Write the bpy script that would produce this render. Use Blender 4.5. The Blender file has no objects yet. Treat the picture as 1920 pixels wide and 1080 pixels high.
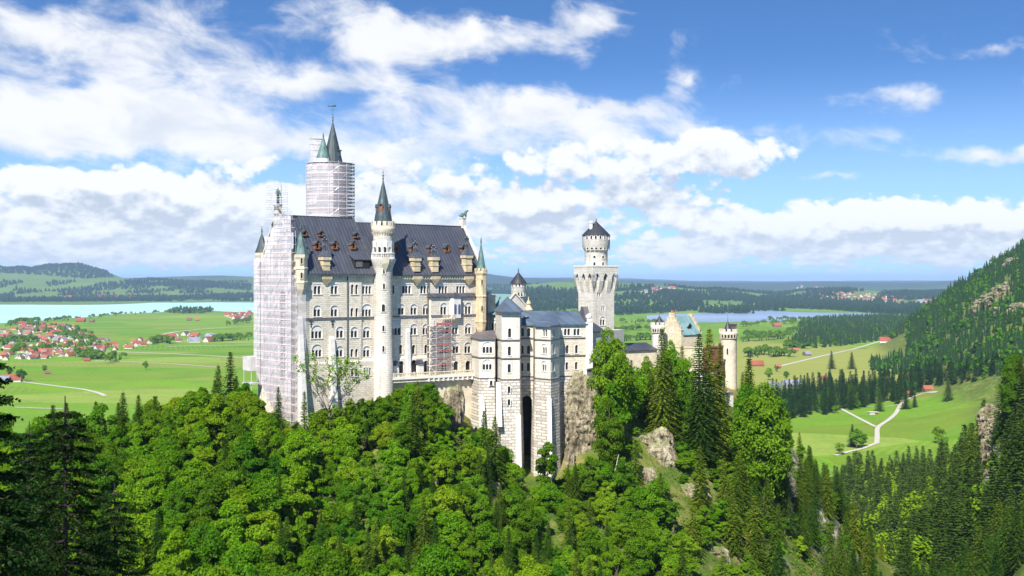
import bpy, bmesh, math, random
import numpy as np
from mathutils import Vector, Matrix
from mathutils.geometry import delaunay_2d_cdt
random.seed(7)
rng = np.random.default_rng(7)
SC = bpy.context.scene
COL = SC.collection
# ------------------------------------------------------------------ camera
HC = 180.0          # camera height above the plain (metres)
FPX = 2200.0        # focal length in pixels of a 1920 px wide picture
HOR = 527.0         # level line in that picture
cam = bpy.data.cameras.new('camera')
cam_ob = bpy.data.objects.new('camera', cam)
COL.objects.link(cam_ob)
cam_ob.location = (0, 0, HC)
cam_ob.rotation_euler = (math.radians(90), 0, 0)
cam.sensor_width = 36.0
cam.lens = 36.0 * FPX / 1920.0
cam.shift_y = (HOR - 540.0) / 1920.0
cam.clip_start = 0.5
cam.clip_end = 120000.0
SC.camera = cam_ob
SC.view_settings.view_transform = 'Standard'
SC.view_settings.look = 'None'
SC.view_settings.gamma = 1.0
SC.view_settings.exposure = 0.85
SC.cycles.max_bounces = 6
SC.cycles.diffuse_bounces = 3
SC.cycles.glossy_bounces = 2
SC.cycles.transmission_bounces = 4
SC.cycles.transparent_max_bounces = 12
SC.cycles.volume_bounces = 0
SC.cycles.caustics_reflective = False
SC.cycles.caustics_refractive = False
# ------------------------------------------------------------------ sun
SUN_H = Vector((-0.31, -0.951, 0)).normalized()
SUN_EL = math.radians(45)
SUN_DIR = Vector((SUN_H.x*math.cos(SUN_EL), SUN_H.y*math.cos(SUN_EL), math.sin(SUN_EL)))
sl = bpy.data.lights.new('sun', 'SUN')
sl.energy = 5.0
sl.angle = math.radians(0.5)
sl.color = (1.0, 0.955, 0.88)
so = bpy.data.objects.new('sun', sl)
COL.objects.link(so)
so.rotation_euler = SUN_DIR.to_track_quat('Z', 'Y').to_euler()
so.location = (0, 0, 400)
# ------------------------------------------------------------------ node helper
class NT:
    """small helper that adds nodes to a tree and links them"""
    def __init__(s, tree): s.t = tree; s.n = tree.nodes; s.l = tree.links
    def put(s, sock, v):
        if hasattr(v, 'is_output') or isinstance(v, bpy.types.NodeSocket): s.l.new(v, sock)
        elif v is not None:
            if hasattr(sock.default_value, '__len__') and not hasattr(v, '__len__'): v = [v]*len(sock.default_value)
            if hasattr(sock.default_value, '__len__') and len(sock.default_value) == 4 and len(v) == 3: v = (*v, 1)
            sock.default_value = v
    def m(s, op, a, b=None, c=None, clamp=False):
        n = s.n.new('ShaderNodeMath'); n.operation = op; n.use_clamp = clamp
        for i, v in enumerate((a, b, c)): s.put(n.inputs[i], v) if v is not None else None
        return n.outputs[0]
    def v(s, op, a, b=None, c=None):
        n = s.n.new('ShaderNodeVectorMath'); n.operation = op
        for i, x in enumerate((a, b, c)): s.put(n.inputs[i], x) if x is not None else None
        return n.outputs['Value'] if op in ('DOT_PRODUCT', 'LENGTH') else n.outputs[0]
    def xyz(s, x, y, z):
        n = s.n.new('ShaderNodeCombineXYZ')
        for i, q in enumerate((x, y, z)): s.put(n.inputs[i], q)
        return n.outputs[0]
    def sep(s, v):
        n = s.n.new('ShaderNodeSeparateXYZ'); s.put(n.inputs[0], v); return n.outputs
    def noise(s, vec, scale, detail=4, rough=0.5, dist=0.0, col=False):
        n = s.n.new('ShaderNodeTexNoise'); s.put(n.inputs['Vector'], vec)
        n.inputs['Scale'].default_value = scale; n.inputs['Detail'].default_value = detail
        n.inputs['Roughness'].default_value = rough; n.inputs['Distortion'].default_value = dist
        return n.outputs['Color' if col else 'Fac']
    def voro(s, vec, scale, feature='F1', detail=0, rnd=1.0, out='Distance', smooth=None):
        n = s.n.new('ShaderNodeTexVoronoi'); n.feature = feature; s.put(n.inputs['Vector'], vec)
        n.inputs['Scale'].default_value = scale; n.inputs['Randomness'].default_value = rnd
        if 'Detail' in n.inputs: n.inputs['Detail'].default_value = detail
        if smooth is not None: n.inputs['Smoothness'].default_value = smooth
        return n.outputs[out]
    def step(s, x, a, b, lo=0.0, hi=1.0, smooth=True):
        n = s.n.new('ShaderNodeMapRange'); n.interpolation_type = 'SMOOTHSTEP' if smooth else 'LINEAR'
        for i, q in enumerate((x, a, b, lo, hi)): s.put(n.inputs[i], q)
        return n.outputs[0]
    def mix(s, f, a, b, blend='MIX'):
        n = s.n.new('ShaderNodeMix'); n.data_type = 'RGBA'; n.blend_type = blend; n.clamp_factor = True
        s.put(n.inputs[0], f); s.put(n.inputs[6], a); s.put(n.inputs[7], b); return n.outputs[2]
    def ramp(s, f, stops, interp='LINEAR'):
        n = s.n.new('ShaderNodeValToRGB'); s.put(n.inputs[0], f); cr = n.color_ramp; cr.interpolation = interp
        while len(cr.elements) < len(stops): cr.elements.new(0.5)
        for e, (p, c) in zip(cr.elements, stops): e.position = p; e.color = (*c, 1) if len(c) == 3 else c
        return n.outputs[0]
    def new(s, typ, **kw):
        n = s.n.new(typ)
        for k, v in kw.items(): s.put(n.inputs[k], v)
        return n
# ------------------------------------------------------------------ world: sky texture with clouds by direction
W = bpy.data.worlds.new('World'); SC.world = W; W.use_nodes = True
W.cycles.sampling_method = 'MANUAL'; W.cycles.sample_map_resolution = 256
def build_world():
    nt = NT(W.node_tree); W.node_tree.nodes.clear()
    out = nt.n.new('ShaderNodeOutputWorld')
    d = nt.n.new('ShaderNodeTexCoord').outputs['Generated']
    dx, dy, dz = nt.sep(d)
    sky = nt.n.new('ShaderNodeTexSky'); sky.sky_type = 'NISHITA'; sky.sun_disc = False
    sky.sun_elevation = SUN_EL; sky.sun_rotation = math.atan2(SUN_H.x, SUN_H.y)
    sky.air_density = 1.0; sky.dust_density = 0.2; sky.ozone_density = 2.0; sky.altitude = 900
    # the air over the Alps is clear: look the sky up a little higher than the level line
    zz = nt.m('MULTIPLY_ADD', nt.m('MAXIMUM', dz, 0.0), 2.2, 0.085)
    nt.put(sky.inputs['Vector'], nt.v('NORMALIZE', nt.xyz(dx, dy, zz)))
    bgs = nt.n.new('ShaderNodeBackground'); bgs.inputs[1].default_value = SKY_STRENGTH
    hs = nt.n.new('ShaderNodeHueSaturation'); hs.inputs['Hue'].default_value = 0.504; hs.inputs['Saturation'].default_value = 1.24; hs.inputs['Value'].default_value = 1.62; hs.inputs['Value'].default_value = 1.0
    nt.put(hs.inputs['Color'], sky.outputs[0])
    # angular coordinates, in tenths of a radian
    A = nt.m('MULTIPLY', nt.m('ARCTAN2', dx, dy), 10.0)
    E = nt.m('MULTIPLY', nt.m('ARCSINE', dz), 10.0)
    AE = nt.xyz(A, E, 0)
    # pale blue air low over the plain
    nt.put(bgs.inputs[0], nt.mix(nt.step(E, 0.0, 1.9, 0.92, 0.0), hs.outputs[0], (2.6, 4.2, 6.3)))
    def ang(px, py):
        az = math.atan2(px-960, FPX); el = math.atan((HOR-py)*math.cos(az)/FPX)
        return az*10, el*10
    # ragged lookup: bend the blob coordinates with noise so no cloud is an ellipse
    nz = nt.noise(AE, 2.2, 5, 0.55, col=True)
    AEw = nt.v('ADD', AE, nt.v('MULTIPLY', nt.v('SUBTRACT', nz, (0.5, 0.5, 0.5)), (0.75, 0.40, 0)))
    def cover(blobs, P, base):
        acc = base
        for (px, py, rx, ry, amp) in blobs:
            a, e = ang(px, py); rx = rx/FPX*10; ry = ry/FPX*10
            q = nt.v('MULTIPLY_ADD', P, (1/rx, 1/ry, 0), (-a/rx, -e/ry, 0))
            g = nt.m('POWER', 0.36788, nt.v('DOT_PRODUCT', q, q))
            acc = nt.m('MULTIPLY_ADD', g, amp, acc)
        return acc
    # --- high soft sheets
    hi = [(60, 30, 300, 60, .62), (330, 95, 150, 55, .40), (60, 190, 330, 95, .72), (330, 225, 260, 55, .62), (120, 262, 460, 34, .50), (560, 270, 200, 24, .42), (480, 130, 90, 26, .45), (640, 150, 150, 26, .55), (820, 175, 200, 30, .50), (1000, 200, 200, 28, .48), (1150, 205, 110, 18, .40), (820, 225, 260, 26, .42), (620, 15, 90, 26, .50), (700, 60, 80, 34, .52), (1060, 45, 50, 40, .42), (1280, 75, 36, 45, .42), (1120, 30, 50, 30, .4), (1880, 105, 90, 18, .62), (1900, 285, 130, 20, .72), (1690, 190, 70, 26, .52), (1640, 250, 100, 28, .46), (1580, 180, 70, 16, .42), (1850, 240, 90, 12, .48), (1560, 320, 50, 12, .5), (1490, 385, 40, 12, .6), (780, 300, 160, 46, .45), (880, 60, 150, 50, .62), (760, 100, 200, 34, .45), (1090, 80, 60, 40, .5), (1280, 160, 80, 30, .45), (1000, 270, 260, 40, .42), (1380, 250, 160, 40, .35), (640, 60, 160, 30, .35), (1150, 230, 200, 40, .4)]
    E2 = nt.xyz(nt.m('MULTIPLY', A, 0.52), nt.m('MULTIPLY_ADD', A, 0.13, E), 0.3)
    n1 = nt.noise(E2, 3.2, 9, 0.60, 0.35)
    ch = nt.m('ADD', cover(hi, AEw, -0.37), nt.m('MULTIPLY', nt.m('SUBTRACT', n1, 0.5), 1.9))
    a_hi = nt.step(ch, -0.16, 0.62)
    sh_hi = nt.noise(nt.v('ADD', E2, (0.03, -0.09, 0)), 3.2, 4, 0.55, 0.35)
    c_hi = nt.mix(nt.step(sh_hi, 0.28, 0.60), (0.74, 0.785, 0.86), (0.97, 0.975, 0.985))
    # --- cumulus banks
    lo = [(60, 340, 160, 34, .72), (250, 355, 150, 40, .75), (430, 375, 140, 34, .70), (60, 420, 200, 45, .55), (330, 430, 220, 40, .50), (560, 400, 120, 50, .65), (450, 300, 70, 24, .62), (530, 285, 50, 15, .40),
          (850, 62, 120, 40, .62), (960, 50, 60, 26, .42), (770, 95, 130, 26, .35), (1088, 92, 40, 30, .55), (1282, 162, 54, 24, .58),
          (760, 262, 90, 26, .72), (700, 310, 120, 40, .45), (860, 330, 120, 40, .40), (1000, 300, 110, 26, .62), (1110, 265, 130, 26, .60), (1340, 255, 75, 26, .88), (1250, 300, 140, 30, .62), (1470, 272, 75, 18, .72), (1400, 300, 110, 26, .45), (1180, 330, 150, 40, .55),
          (1030, 375, 110, 24, .85), (960, 390, 60, 18, .5), (1250, 375, 100, 26, .40), (1050, 430, 120, 24, .45), (1270, 415, 60, 20, .55), (1400, 425, 90, 24, .62), (1530, 430, 100, 20, .55), (1620, 392, 110, 24, .92), (1740, 400, 90, 22, .85), (1880, 400, 80, 18, .72), (1800, 440, 160, 30, .60), (1560, 470, 300, 24, .40), (1250, 470, 200, 24, .30), (750, 430, 250, 60, .35), (250, 480, 330, 26, .36), (760, 370, 130, 40, .4), (1850, 490, 160, 20, .25)]
    # smaller and flatter towards the level line, as a deck seen edge on
    k = nt.m('DIVIDE', 1.0, nt.m('MULTIPLY_ADD', nt.m('MAXIMUM', E, 0.0), 0.50, 0.42))
    def field(off):
        P = nt.v('ADD', AE, off)
        px_, py_, _ = nt.sep(P)
        Q = nt.xyz(nt.m('MULTIPLY', px_, 0.95), nt.m('MULTIPLY', nt.m('LOGARITHM', nt.m('MULTIPLY_ADD', nt.m('MAXIMUM', py_, 0.0), 1.0, 0.55), 2.71828), 1.9), 1.7)
        f = nt.noise(Q, 2.1, 10, 0.60, 0.12)
        w = nt.voro(Q, 6.5, 'SMOOTH_F1', 3, 1.0, smooth=0.35)
        return nt.m('ADD', nt.m('MULTIPLY', nt.m('SUBTRACT', f, 0.5), 1.45), nt.m('MULTIPLY', nt.m('SUBTRACT', 0.42, w), 0.55))
    f0 = field((0, 0, 0)); f1 = field((-0.035, 0.085, 0))
    deck = nt.step(E, 0.45, 1.05, 0.02, -0.40)
    c0 = nt.m('MULTIPLY_ADD', cover(lo, AEw, deck), 1.3, 0.12)
    c1 = nt.m('MULTIPLY_ADD', cover(lo, nt.v('ADD', AEw, (-0.05, 0.16, 0)), deck), 1.3, 0.12)
    dl = nt.m('ADD', c0, f0); dl1 = nt.m('ADD', c1, f1)
    a_lo = nt.step(dl, -0.06, nt.step(E, 0.9, 1.8, 0.30, 0.60))
    lit = nt.m('MULTIPLY_ADD', nt.m('SUBTRACT', f0, f1), 1.55, 0.60)
    lit = nt.m('ADD', lit, nt.m('MULTIPLY', nt.m('SUBTRACT', c0, c1), 1.0))
    lit = nt.m('SUBTRACT', lit, nt.m('MULTIPLY', nt.m('MAXIMUM', dl1, 0.0), 0.20))
    lit = nt.m('ADD', nt.m('MULTIPLY_ADD', lit, 0.62, 0.24), nt.m('MULTIPLY', nt.m('SUBTRACT', nt.noise(nt.xyz(nt.m('MULTIPLY', A, 0.8), nt.m('MULTIPLY', E, 1.7), 4.2), 3.4, 7, 0.62), 0.5), 0.75))
    c_lo = nt.ramp(lit, [(0.05, (0.56, 0.61, 0.70)), (0.30, (0.70, 0.745, 0.81)), (0.55, (0.88, 0.90, 0.93)), (0.78, (1.0, 1.0, 0.99))])
    # distance veil on low clouds
    veil = nt.step(E, 0.0, 0.75, 0.62, 0.0)
    c_lo = nt.mix(nt.m('MULTIPLY', veil, 0.70), c_lo, (0.72, 0.815, 0.93))
    lowfade = nt.step(E, -0.05, 0.14)
    a_lo = nt.m('MULTIPLY', a_lo, nt.m('MULTIPLY_ADD', lowfade, 0.62, 0.28))
    bgh = nt.new('ShaderNodeBackground', Color=c_hi); bgh.inputs[1].default_value = CLOUD_STRENGTH
    bgl = nt.new('ShaderNodeBackground', Color=c_lo); bgl.inputs[1].default_value = CLOUD_STRENGTH
    m1 = nt.n.new('ShaderNodeMixShader'); nt.put(m1.inputs[0], nt.m('MULTIPLY', a_hi, 0.92)); nt.put(m1.inputs[1], bgs.outputs[0]); nt.put(m1.inputs[2], bgh.outputs[0])
    m2 = nt.n.new('ShaderNodeMixShader'); nt.put(m2.inputs[0], a_lo); nt.put(m2.inputs[1], m1.outputs[0]); nt.put(m2.inputs[2], bgl.outputs[0])
    nt.put(out.inputs['Surface'], m2.outputs[0])
HAZE = 2.6e-5
SKY_STRENGTH = 0.115
CLOUD_STRENGTH = 0.60
build_world()
# ------------------------------------------------------------------ mesh + object helpers
OFF = {}
class MB:
    """collects faces; build() links them as ONE mesh object"""
    def __init__(s): s.v = []; s.f = []; s.sm = []; s.mi = []
    def add(s, vs, fs, smooth=False, mi=0):
        b = len(s.v); s.v.extend([tuple(p) for p in vs])
        for f in fs: s.f.append([b+i for i in f]); s.sm.append(smooth); s.mi.append(mi)
    def hexa(s, p, mi=0):   # 8 corners: 4 bottom (ccw from above), 4 top
        s.add(p, [(3,2,1,0),(4,5,6,7),(0,1,5,4),(1,2,6,5),(2,3,7,6),(3,0,4,7)], False, mi)
    def box(s, fr, u0, u1, v0, v1, z0, z1, mi=0, top=0.0):  # in a frame; top = inset of the upper face
        t = top
        s.hexa([fr.p(u0,v1,z0), fr.p(u1,v1,z0), fr.p(u1,v0,z0), fr.p(u0,v0,z0)] and
               [fr.p(u0,v1,z0), fr.p(u1,v1,z0), fr.p(u1,v0,z0), fr.p(u0,v0,z0), fr.p(u0+t,v1-t,z1), fr.p(u1-t,v1-t,z1), fr.p(u1-t,v0+t,z1), fr.p(u0+t,v0+t,z1)], mi)
    def prism(s, pts, z0, z1, mi=0, scale_top=1.0):  # pts: ccw xy polygon
        n = len(pts); cx = sum(p[0] for p in pts)/n; cy = sum(p[1] for p in pts)/n
        top = [(cx+(p[0]-cx)*scale_top, cy+(p[1]-cy)*scale_top, z1) for p in pts]
        s.add([(p[0],p[1],z0) for p in pts]+top, [tuple(range(n))[::-1], tuple(range(n,2*n))]+[(i,(i+1)%n,n+(i+1)%n,n+i) for i in range(n)], False, mi)
    def lathe(s, c, prof, seg=24, mi=0, smooth=True, rot=0.0, a0=0.0, a1=2*math.pi):
        """prof: [(r, z)] bottom to top"""
        full = abs(a1-a0-2*math.pi) < 1e-6; m = seg if full else seg+1
        vs = []
        for r, z in prof:
            for i in range(m):
                a = a0+(a1-a0)*i/seg+rot; vs.append((c[0]+r*math.cos(a), c[1]+r*math.sin(a), z))
        fs = []
        for k in range(len(prof)-1):
            for i in range(seg):
                j = (i+1) % m
                fs.append((k*m+i, k*m+j, (k+1)*m+j, (k+1)*m+i))
        s.add(vs, fs, smooth, mi)
        if full:
            s.add([vs[i] for i in range(m)], [tuple(range(m))[::-1]], False, mi)
            s.add(vs[-m:], [tuple(range(m))], False, mi)
    def tube(s, p, q, r0, r1=None, seg=6, mi=0):
        p = Vector(p); q = Vector(q); r1 = r0 if r1 is None else r1
        d = (q-p).normalized(); a = d.orthogonal().normalized(); b = d.cross(a)
        vs = []
        for c, r in ((p, r0), (q, r1)):
            for i in range(seg):
                t = 2*math.pi*i/seg; vs.append(c+(a*math.cos(t)+b*math.sin(t))*r)
        s.add(vs, [(i,(i+1)%seg,seg+(i+1)%seg,seg+i) for i in range(seg)]+[tuple(range(seg))[::-1], tuple(range(seg,2*seg))], seg > 5, mi)
    def panel(s, fr, poly, holes=(), v=0.0, mi=0, flip=False):
        """flat wall in the (u, z) plane of a frame, with holes cut through"""
        vs = [Vector(p) for p in poly]; ed = [(i,(i+1)%len(poly)) for i in range(len(poly))]
        for h in holes:
            b = len(vs); vs += [Vector(p) for p in h]; ed += [(b+i, b+(i+1)%len(h)) for i in range(len(h))]
        V, E, Fc, *_ = delaunay_2d_cdt(vs, ed, [], 0, 1e-5)
        fs = []
        for f in Fc:
            cx = sum(V[i][0] for i in f)/len(f); cz = sum(V[i][1] for i in f)/len(f)
            if not inside(cx, cz, poly) or any(inside(cx, cz, h) for h in holes): continue
            a, b, c = (V[i] for i in f[:3])
            area = (b[0]-a[0])*(c[1]-a[1])-(c[0]-a[0])*(b[1]-a[1])
            fs.append(tuple(f) if (area > 0) else tuple(f)[::-1])
        s.add([fr.p(p[0], v, p[1]) for p in V], fs, False, mi)
    def reveal(s, fr, hole, v0, v1, mi=0):  # sides of an opening, facing inwards
        n = len(hole)
        s.add([fr.p(u, v0, z) for u, z in hole]+[fr.p(u, v1, z) for u, z in hole], [(i, n+i, n+(i+1)%n, (i+1)%n) for i in range(n)], False, mi)
    def mesh(s, name, mats, off=(0,0,0)):
        me = bpy.data.meshes.new(name)
        me.from_pydata([(p[0]-off[0], p[1]-off[1], p[2]-off[2]) for p in s.v], [], s.f)
        for m in (mats if isinstance(mats, (list, tuple)) else [mats]): me.materials.append(m)
        me.polygons.foreach_set('use_smooth', s.sm); me.polygons.foreach_set('material_index', s.mi)
        me.update(); return me
    def build(s, name, mats, parent=None, label=None):
        off = OFF.get(parent.name, (0,0,0)) if parent else (0,0,0)
        o = bpy.data.objects.new(name, s.mesh(name, mats, off)); COL.objects.link(o)
        if parent: o.parent = parent
        OFF[o.name] = off
        if label: o['label'] = label
        return o
def inside(x, y, poly):
    c = False; j = len(poly)-1
    for i in range(len(poly)):
        xi, yi = poly[i][0], poly[i][1]; xj, yj = poly[j][0], poly[j][1]
        if (yi > y) != (yj > y) and x < (xj-xi)*(y-yi)/(yj-yi)+xi: c = not c
        j = i
    return c
def tag(o, label=None, cat=None, group=None, kind=None):
    for k, v in (('label', label), ('category', cat), ('group', group), ('kind', kind)):
        if v: o[k] = v
    return o
def thing(name, label, cat, loc=(0,0,0), group=None):
    o = bpy.data.objects.new(name, None); COL.objects.link(o); o.location = loc; o.empty_display_size = 1
    OFF[o.name] = tuple(loc); return tag(o, label, cat, group)
class Frame:
    """a vertical wall plane: u runs along it, v out of it, z up"""
    def __init__(s, ox, oy, ang=None, to=None):
        if to is not None: ang = math.atan2(to[1]-oy, to[0]-ox); s.len = math.hypot(to[0]-ox, to[1]-oy)
        s.o = (ox, oy); s.t = (math.cos(ang), math.sin(ang)); s.n = (s.t[1], -s.t[0]); s.ang = ang
    def p(s, u, v, z): return (s.o[0]+u*s.t[0]+v*s.n[0], s.o[1]+u*s.t[1]+v*s.n[1], z)
    def u(s, px, v=0.0):
        k = (px-960)/FPX; ox = s.o[0]+v*s.n[0]; oy = s.o[1]+v*s.n[1]
        return (k*oy-ox)/(s.t[0]-k*s.t[1])
    def z(s, px, py, v=0.0):
        u = s.u(px, v); return HC-(py-HOR)/FPX*(s.o[1]+u*s.t[1]+v*s.n[1])
    def sub(s, u, v): return Frame(*s.p(u, v, 0)[:2], ang=s.ang)
def at(px, D, py=None): # a point seen in that direction at depth D
    return ((px-960)/FPX*D, D, HC-((py if py is not None else HOR)-HOR)/FPX*D)
def zat(py, D): return HC-(py-HOR)/FPX*D
# ------------------------------------------------------------------ materials
def material(name): 
    m = bpy.data.materials.new(name); m.use_nodes = True
    nt = NT(m.node_tree); b = m.node_tree.nodes['Principled BSDF']; return m, nt, b
def pos(nt): return nt.n.new('ShaderNodeNewGeometry').outputs['Position']
def simple(name, c, rough=0.7, var=0.25, scale=0.6, metal=0.0, spec=0.3):
    m, nt, b = material(name)
    f = nt.noise(pos(nt), scale, 5, 0.6)
    nt.put(b.inputs['Base Color'], nt.mix(nt.step(f, 0.3, 0.7), [x*(1-var) for x in c], [min(1, x*(1+var)) for x in c]))
    b.inputs['Roughness'].default_value = rough; b.inputs['Metallic'].default_value = metal; b.inputs['Specular IOR Level'].default_value = spec
    return m
def bump(nt, b, h, dist=0.05, strength=1.0):
    n = nt.n.new('ShaderNodeBump'); n.inputs['Distance'].default_value = dist; n.inputs['Strength'].default_value = strength
    nt.put(n.inputs['Height'], h); nt.put(b.inputs['Normal'], n.outputs[0])
def wallcoord(nt):
    x, y, z = nt.sep(pos(nt)); return x, y, z, nt.xyz(nt.m('MULTIPLY_ADD', y, 0.35, nt.m('MULTIPLY', x, 1.2)), z, 0)
def stone(name, base, dark, light, bw=1.1, bh=0.42, mortar=0.03, bumpd=0.04, stain=0.5, contrast=0.5):
    m, nt, b = material(name)
    x, y, z, uv = wallcoord(nt)
    br = nt.n.new('ShaderNodeTexBrick'); nt.put(br.inputs['Vector'], nt.v('ADD', uv, nt.v('MULTIPLY', nt.v('SUBTRACT', nt.noise(pos(nt), 1.5, 2, col=True), 0.5), (0.12, 0.12, 0))))
    br.inputs['Scale'].default_value = 1.0; br.inputs['Brick Width'].default_value = bw; br.inputs['Row Height'].default_value = bh
    br.inputs['Mortar Size'].default_value = mortar; br.inputs['Mortar Smooth'].default_value = 0.35; br.inputs['Bias'].default_value = 0.0
    for i, k in enumerate(('Color1', 'Color2', 'Mortar')): nt.put(br.inputs[k], [(0.25,)*3, (0.95,)*3, (0.0,)*3][i])
    blk = nt.m('MULTIPLY', br.outputs['Color'], 1.0)
    n1 = nt.noise(pos(nt), 0.22, 6, 0.65); n2 = nt.noise(pos(nt), 2.2, 4, 0.6)
    f = nt.m('ADD', nt.m('MULTIPLY', nt.m('SUBTRACT', blk, 0.55), contrast), nt.m('ADD', nt.m('MULTIPLY', n1, 0.6), nt.m('MULTIPLY', n2, 0.45)))
    c = nt.ramp(f, [(0.18, dark), (0.5, base), (0.85, light)])
    # rain streaks: narrow vertical stains
    st = nt.noise(nt.xyz(nt.m('MULTIPLY', x, 1.6), nt.m('MULTIPLY', y, 1.6), nt.m('MULTIPLY', z, 0.10)), 0.55, 5, 0.65)
    c = nt.mix(nt.m('MULTIPLY', nt.step(st, 0.52, 0.74), stain), c, [q*0.62 for q in dark])
    nt.put(b.inputs['Base Color'], c); b.inputs['Roughness'].default_value = 0.85; b.inputs['Specular IOR Level'].default_value = 0.2
    bump(nt, b, nt.m('ADD', nt.m('MULTIPLY', br.outputs['Fac'], -0.8), nt.m('ADD', nt.m('MULTIPLY', blk, 0.6), nt.m('MULTIPLY', n2, 0.7))), bumpd)
    return m
def roofing(name, base, patch, axis, seam=0.75, seamcol=(0.12, 0.12, 0.17), streak=(0.1, 0.1, 0.14), pf=0.5, rough=0.45):
    """standing-seam sheet metal; axis = unit xy direction along the eave"""
    m, nt, b = material(name)
    P = pos(nt); u = nt.v('DOT_PRODUCT', P, (axis[0], axis[1], 0)); z = nt.sep(P)[2]
    fr = nt.m('FRACT', nt.m('DIVIDE', u, seam)); ln = nt.m('LESS_THAN', nt.m('ABSOLUTE', nt.m('SUBTRACT', fr, 0.5)), 0.11)
    sheet = nt.n.new('ShaderNodeTexWhiteNoise'); sheet.noise_dimensions = '2D'
    nt.put(sheet.inputs['Vector'], nt.xyz(nt.m('FLOOR', nt.m('DIVIDE', u, seam)), nt.m('FLOOR', nt.m('DIVIDE', z, 2.4)), 0))
    n1 = nt.noise(nt.xyz(nt.m('MULTIPLY', u, 1.0), nt.m('MULTIPLY', z, 0.16), 0), 0.9, 6, 0.65)
    n2 = nt.noise(P, 0.13, 4, 0.6)
    c = nt.mix(nt.step(n2, 0.5-pf*0.4, 0.75-pf*0.3), base, patch)
    c = nt.mix(nt.step(n1, 0.5, 0.75, 0, 0.7), c, streak)
    c = nt.mix(0.5, c, nt.mix(sheet.outputs[0], [q*0.72 for q in base], [q*1.3 for q in patch]), 'MIX')
    c = nt.mix(nt.m('MULTIPLY', ln, 0.55), c, seamcol)
    nt.put(b.inputs['Base Color'], c); b.inputs['Roughness'].default_value = rough; b.inputs['Specular IOR Level'].default_value = 0.45
    bump(nt, b, ln, 0.06, 0.8)
    return m
def cone_roofing(name, base, green, gf=0.5):
    """weathered copper on spires: dark with verdigris runs"""
    m, nt, b = material(name); P = pos(nt); x, y, z = nt.sep(P)
    n1 = nt.noise(nt.xyz(nt.m('MULTIPLY', x, 2.2), nt.m('MULTIPLY', y, 2.2), nt.m('MULTIPLY', z, 0.22)), 0.7, 5, 0.65)
    n2 = nt.noise(P, 1.4, 3, 0.6)
    c = nt.mix(nt.step(n1, 0.62-gf*0.4, 0.82-gf*0.4), base, green)
    c = nt.mix(nt.step(n2, 0.4, 0.8, 0, 0.5), c, [q*0.55 for q in base])
    nt.put(b.inputs['Base Color'], c); b.inputs['Roughness'].default_value = 0.5; b.inputs['Specular IOR Level'].default_value = 0.4
    return m
M = {}
TH = math.radians(41.0)
TX, TY = math.cos(TH), math.sin(TH)
M['lime'] = stone('limestone', (0.655, 0.58, 0.455), (0.47, 0.41, 0.32), (0.75, 0.685, 0.565), 1.4, 0.5, 0.03, 0.05, 0.60, 0.55)
M['lime_bright'] = stone('limestone_clean', (0.62, 0.575, 0.49), (0.47, 0.435, 0.365), (0.70, 0.66, 0.58), 1.4, 0.5, 0.025, 0.03, 0.50, 0.40)
M['tower_stone'] = stone('tower_limestone', (0.56, 0.52, 0.445), (0.42, 0.39, 0.33), (0.64, 0.60, 0.53), 1.2, 0.5, 0.04, 0.05, 0.50, 0.6)
M['rust'] = stone('rusticated_limestone', (0.60, 0.55, 0.47), (0.40, 0.36, 0.30), (0.70, 0.65, 0.57), 1.9, 0.80, 0.11, 0.35, 0.40, 0.9)
M['brickstone'] = stone('courtyard_stone', (0.57, 0.535, 0.475), (0.43, 0.40, 0.345), (0.67, 0.64, 0.58), 0.9, 0.40, 0.035, 0.04, 0.30, 0.5)
M['smooth'] = simple('dressed_stone', (0.63, 0.60, 0.545), 0.8, 0.10, 0.8)
M['trim'] = simple('window_stone', (0.64, 0.61, 0.555), 0.8, 0.10, 0.8)
M['ochre'] = simple('ochre_stone', (0.50, 0.405, 0.255), 0.85, 0.22, 0.7)
M['ochre_pale'] = simple('pale_ochre_stone', (0.56, 0.49, 0.365), 0.85, 0.15, 0.5)
M['glass'] = simple('window_glass', (0.014, 0.013, 0.014), 0.35, 0.4, 0.6, spec=0.5)
M['glass_blue'] = simple('blue_window_glass', (0.08, 0.10, 0.22), 0.2, 0.3, 0.6, spec=0.6)
M['dark'] = simple('dark_opening', (0.02, 0.019, 0.018), 0.9, 0.3)
M['slate'] = roofing('palace_roof', (0.038, 0.043, 0.054), (0.052, 0.056, 0.068), (TX, TY), 1.05, (0.12, 0.12, 0.15), (0.075, 0.07, 0.08))
M['copper_roof'] = roofing('copper_roof', (0.040, 0.055, 0.085), (0.085, 0.125, 0.165), (TX, TY), 0.8, (0.09, 0.10, 0.13), (0.24, 0.27, 0.28), 0.5, 0.5)
M['copper_green'] = roofing('green_copper_roof', (0.10, 0.195, 0.21), (0.17, 0.265, 0.27), (TX, TY), 0.8, (0.2, 0.35, 0.34), (0.12, 0.22, 0.24), 0.6, 0.5)
M['roof_brown'] = roofing('brown_sheet_roof', (0.085, 0.075, 0.08), (0.12, 0.105, 0.105), (TX, TY), 0.7, (0.14, 0.13, 0.13), (0.16, 0.15, 0.15), 0.5, 0.55)
M['roof_black'] = roofing('dark_slate_roof', (0.035, 0.037, 0.048), (0.055, 0.056, 0.07), (TX, TY), 0.7, (0.07, 0.07, 0.09), (0.07, 0.065, 0.075), 0.5, 0.45)
M['spire'] = cone_roofing('spire_copper_dark', (0.040, 0.055, 0.060), (0.10, 0.17, 0.165), 0.25)
M['spire_green'] = cone_roofing('spire_copper_green', (0.045, 0.085, 0.08), (0.10, 0.19, 0.17), 0.6)
M['spire_black'] = cone_roofing('cone_roof_slate', (0.030, 0.031, 0.038), (0.06, 0.06, 0.07), 0.3)
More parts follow.
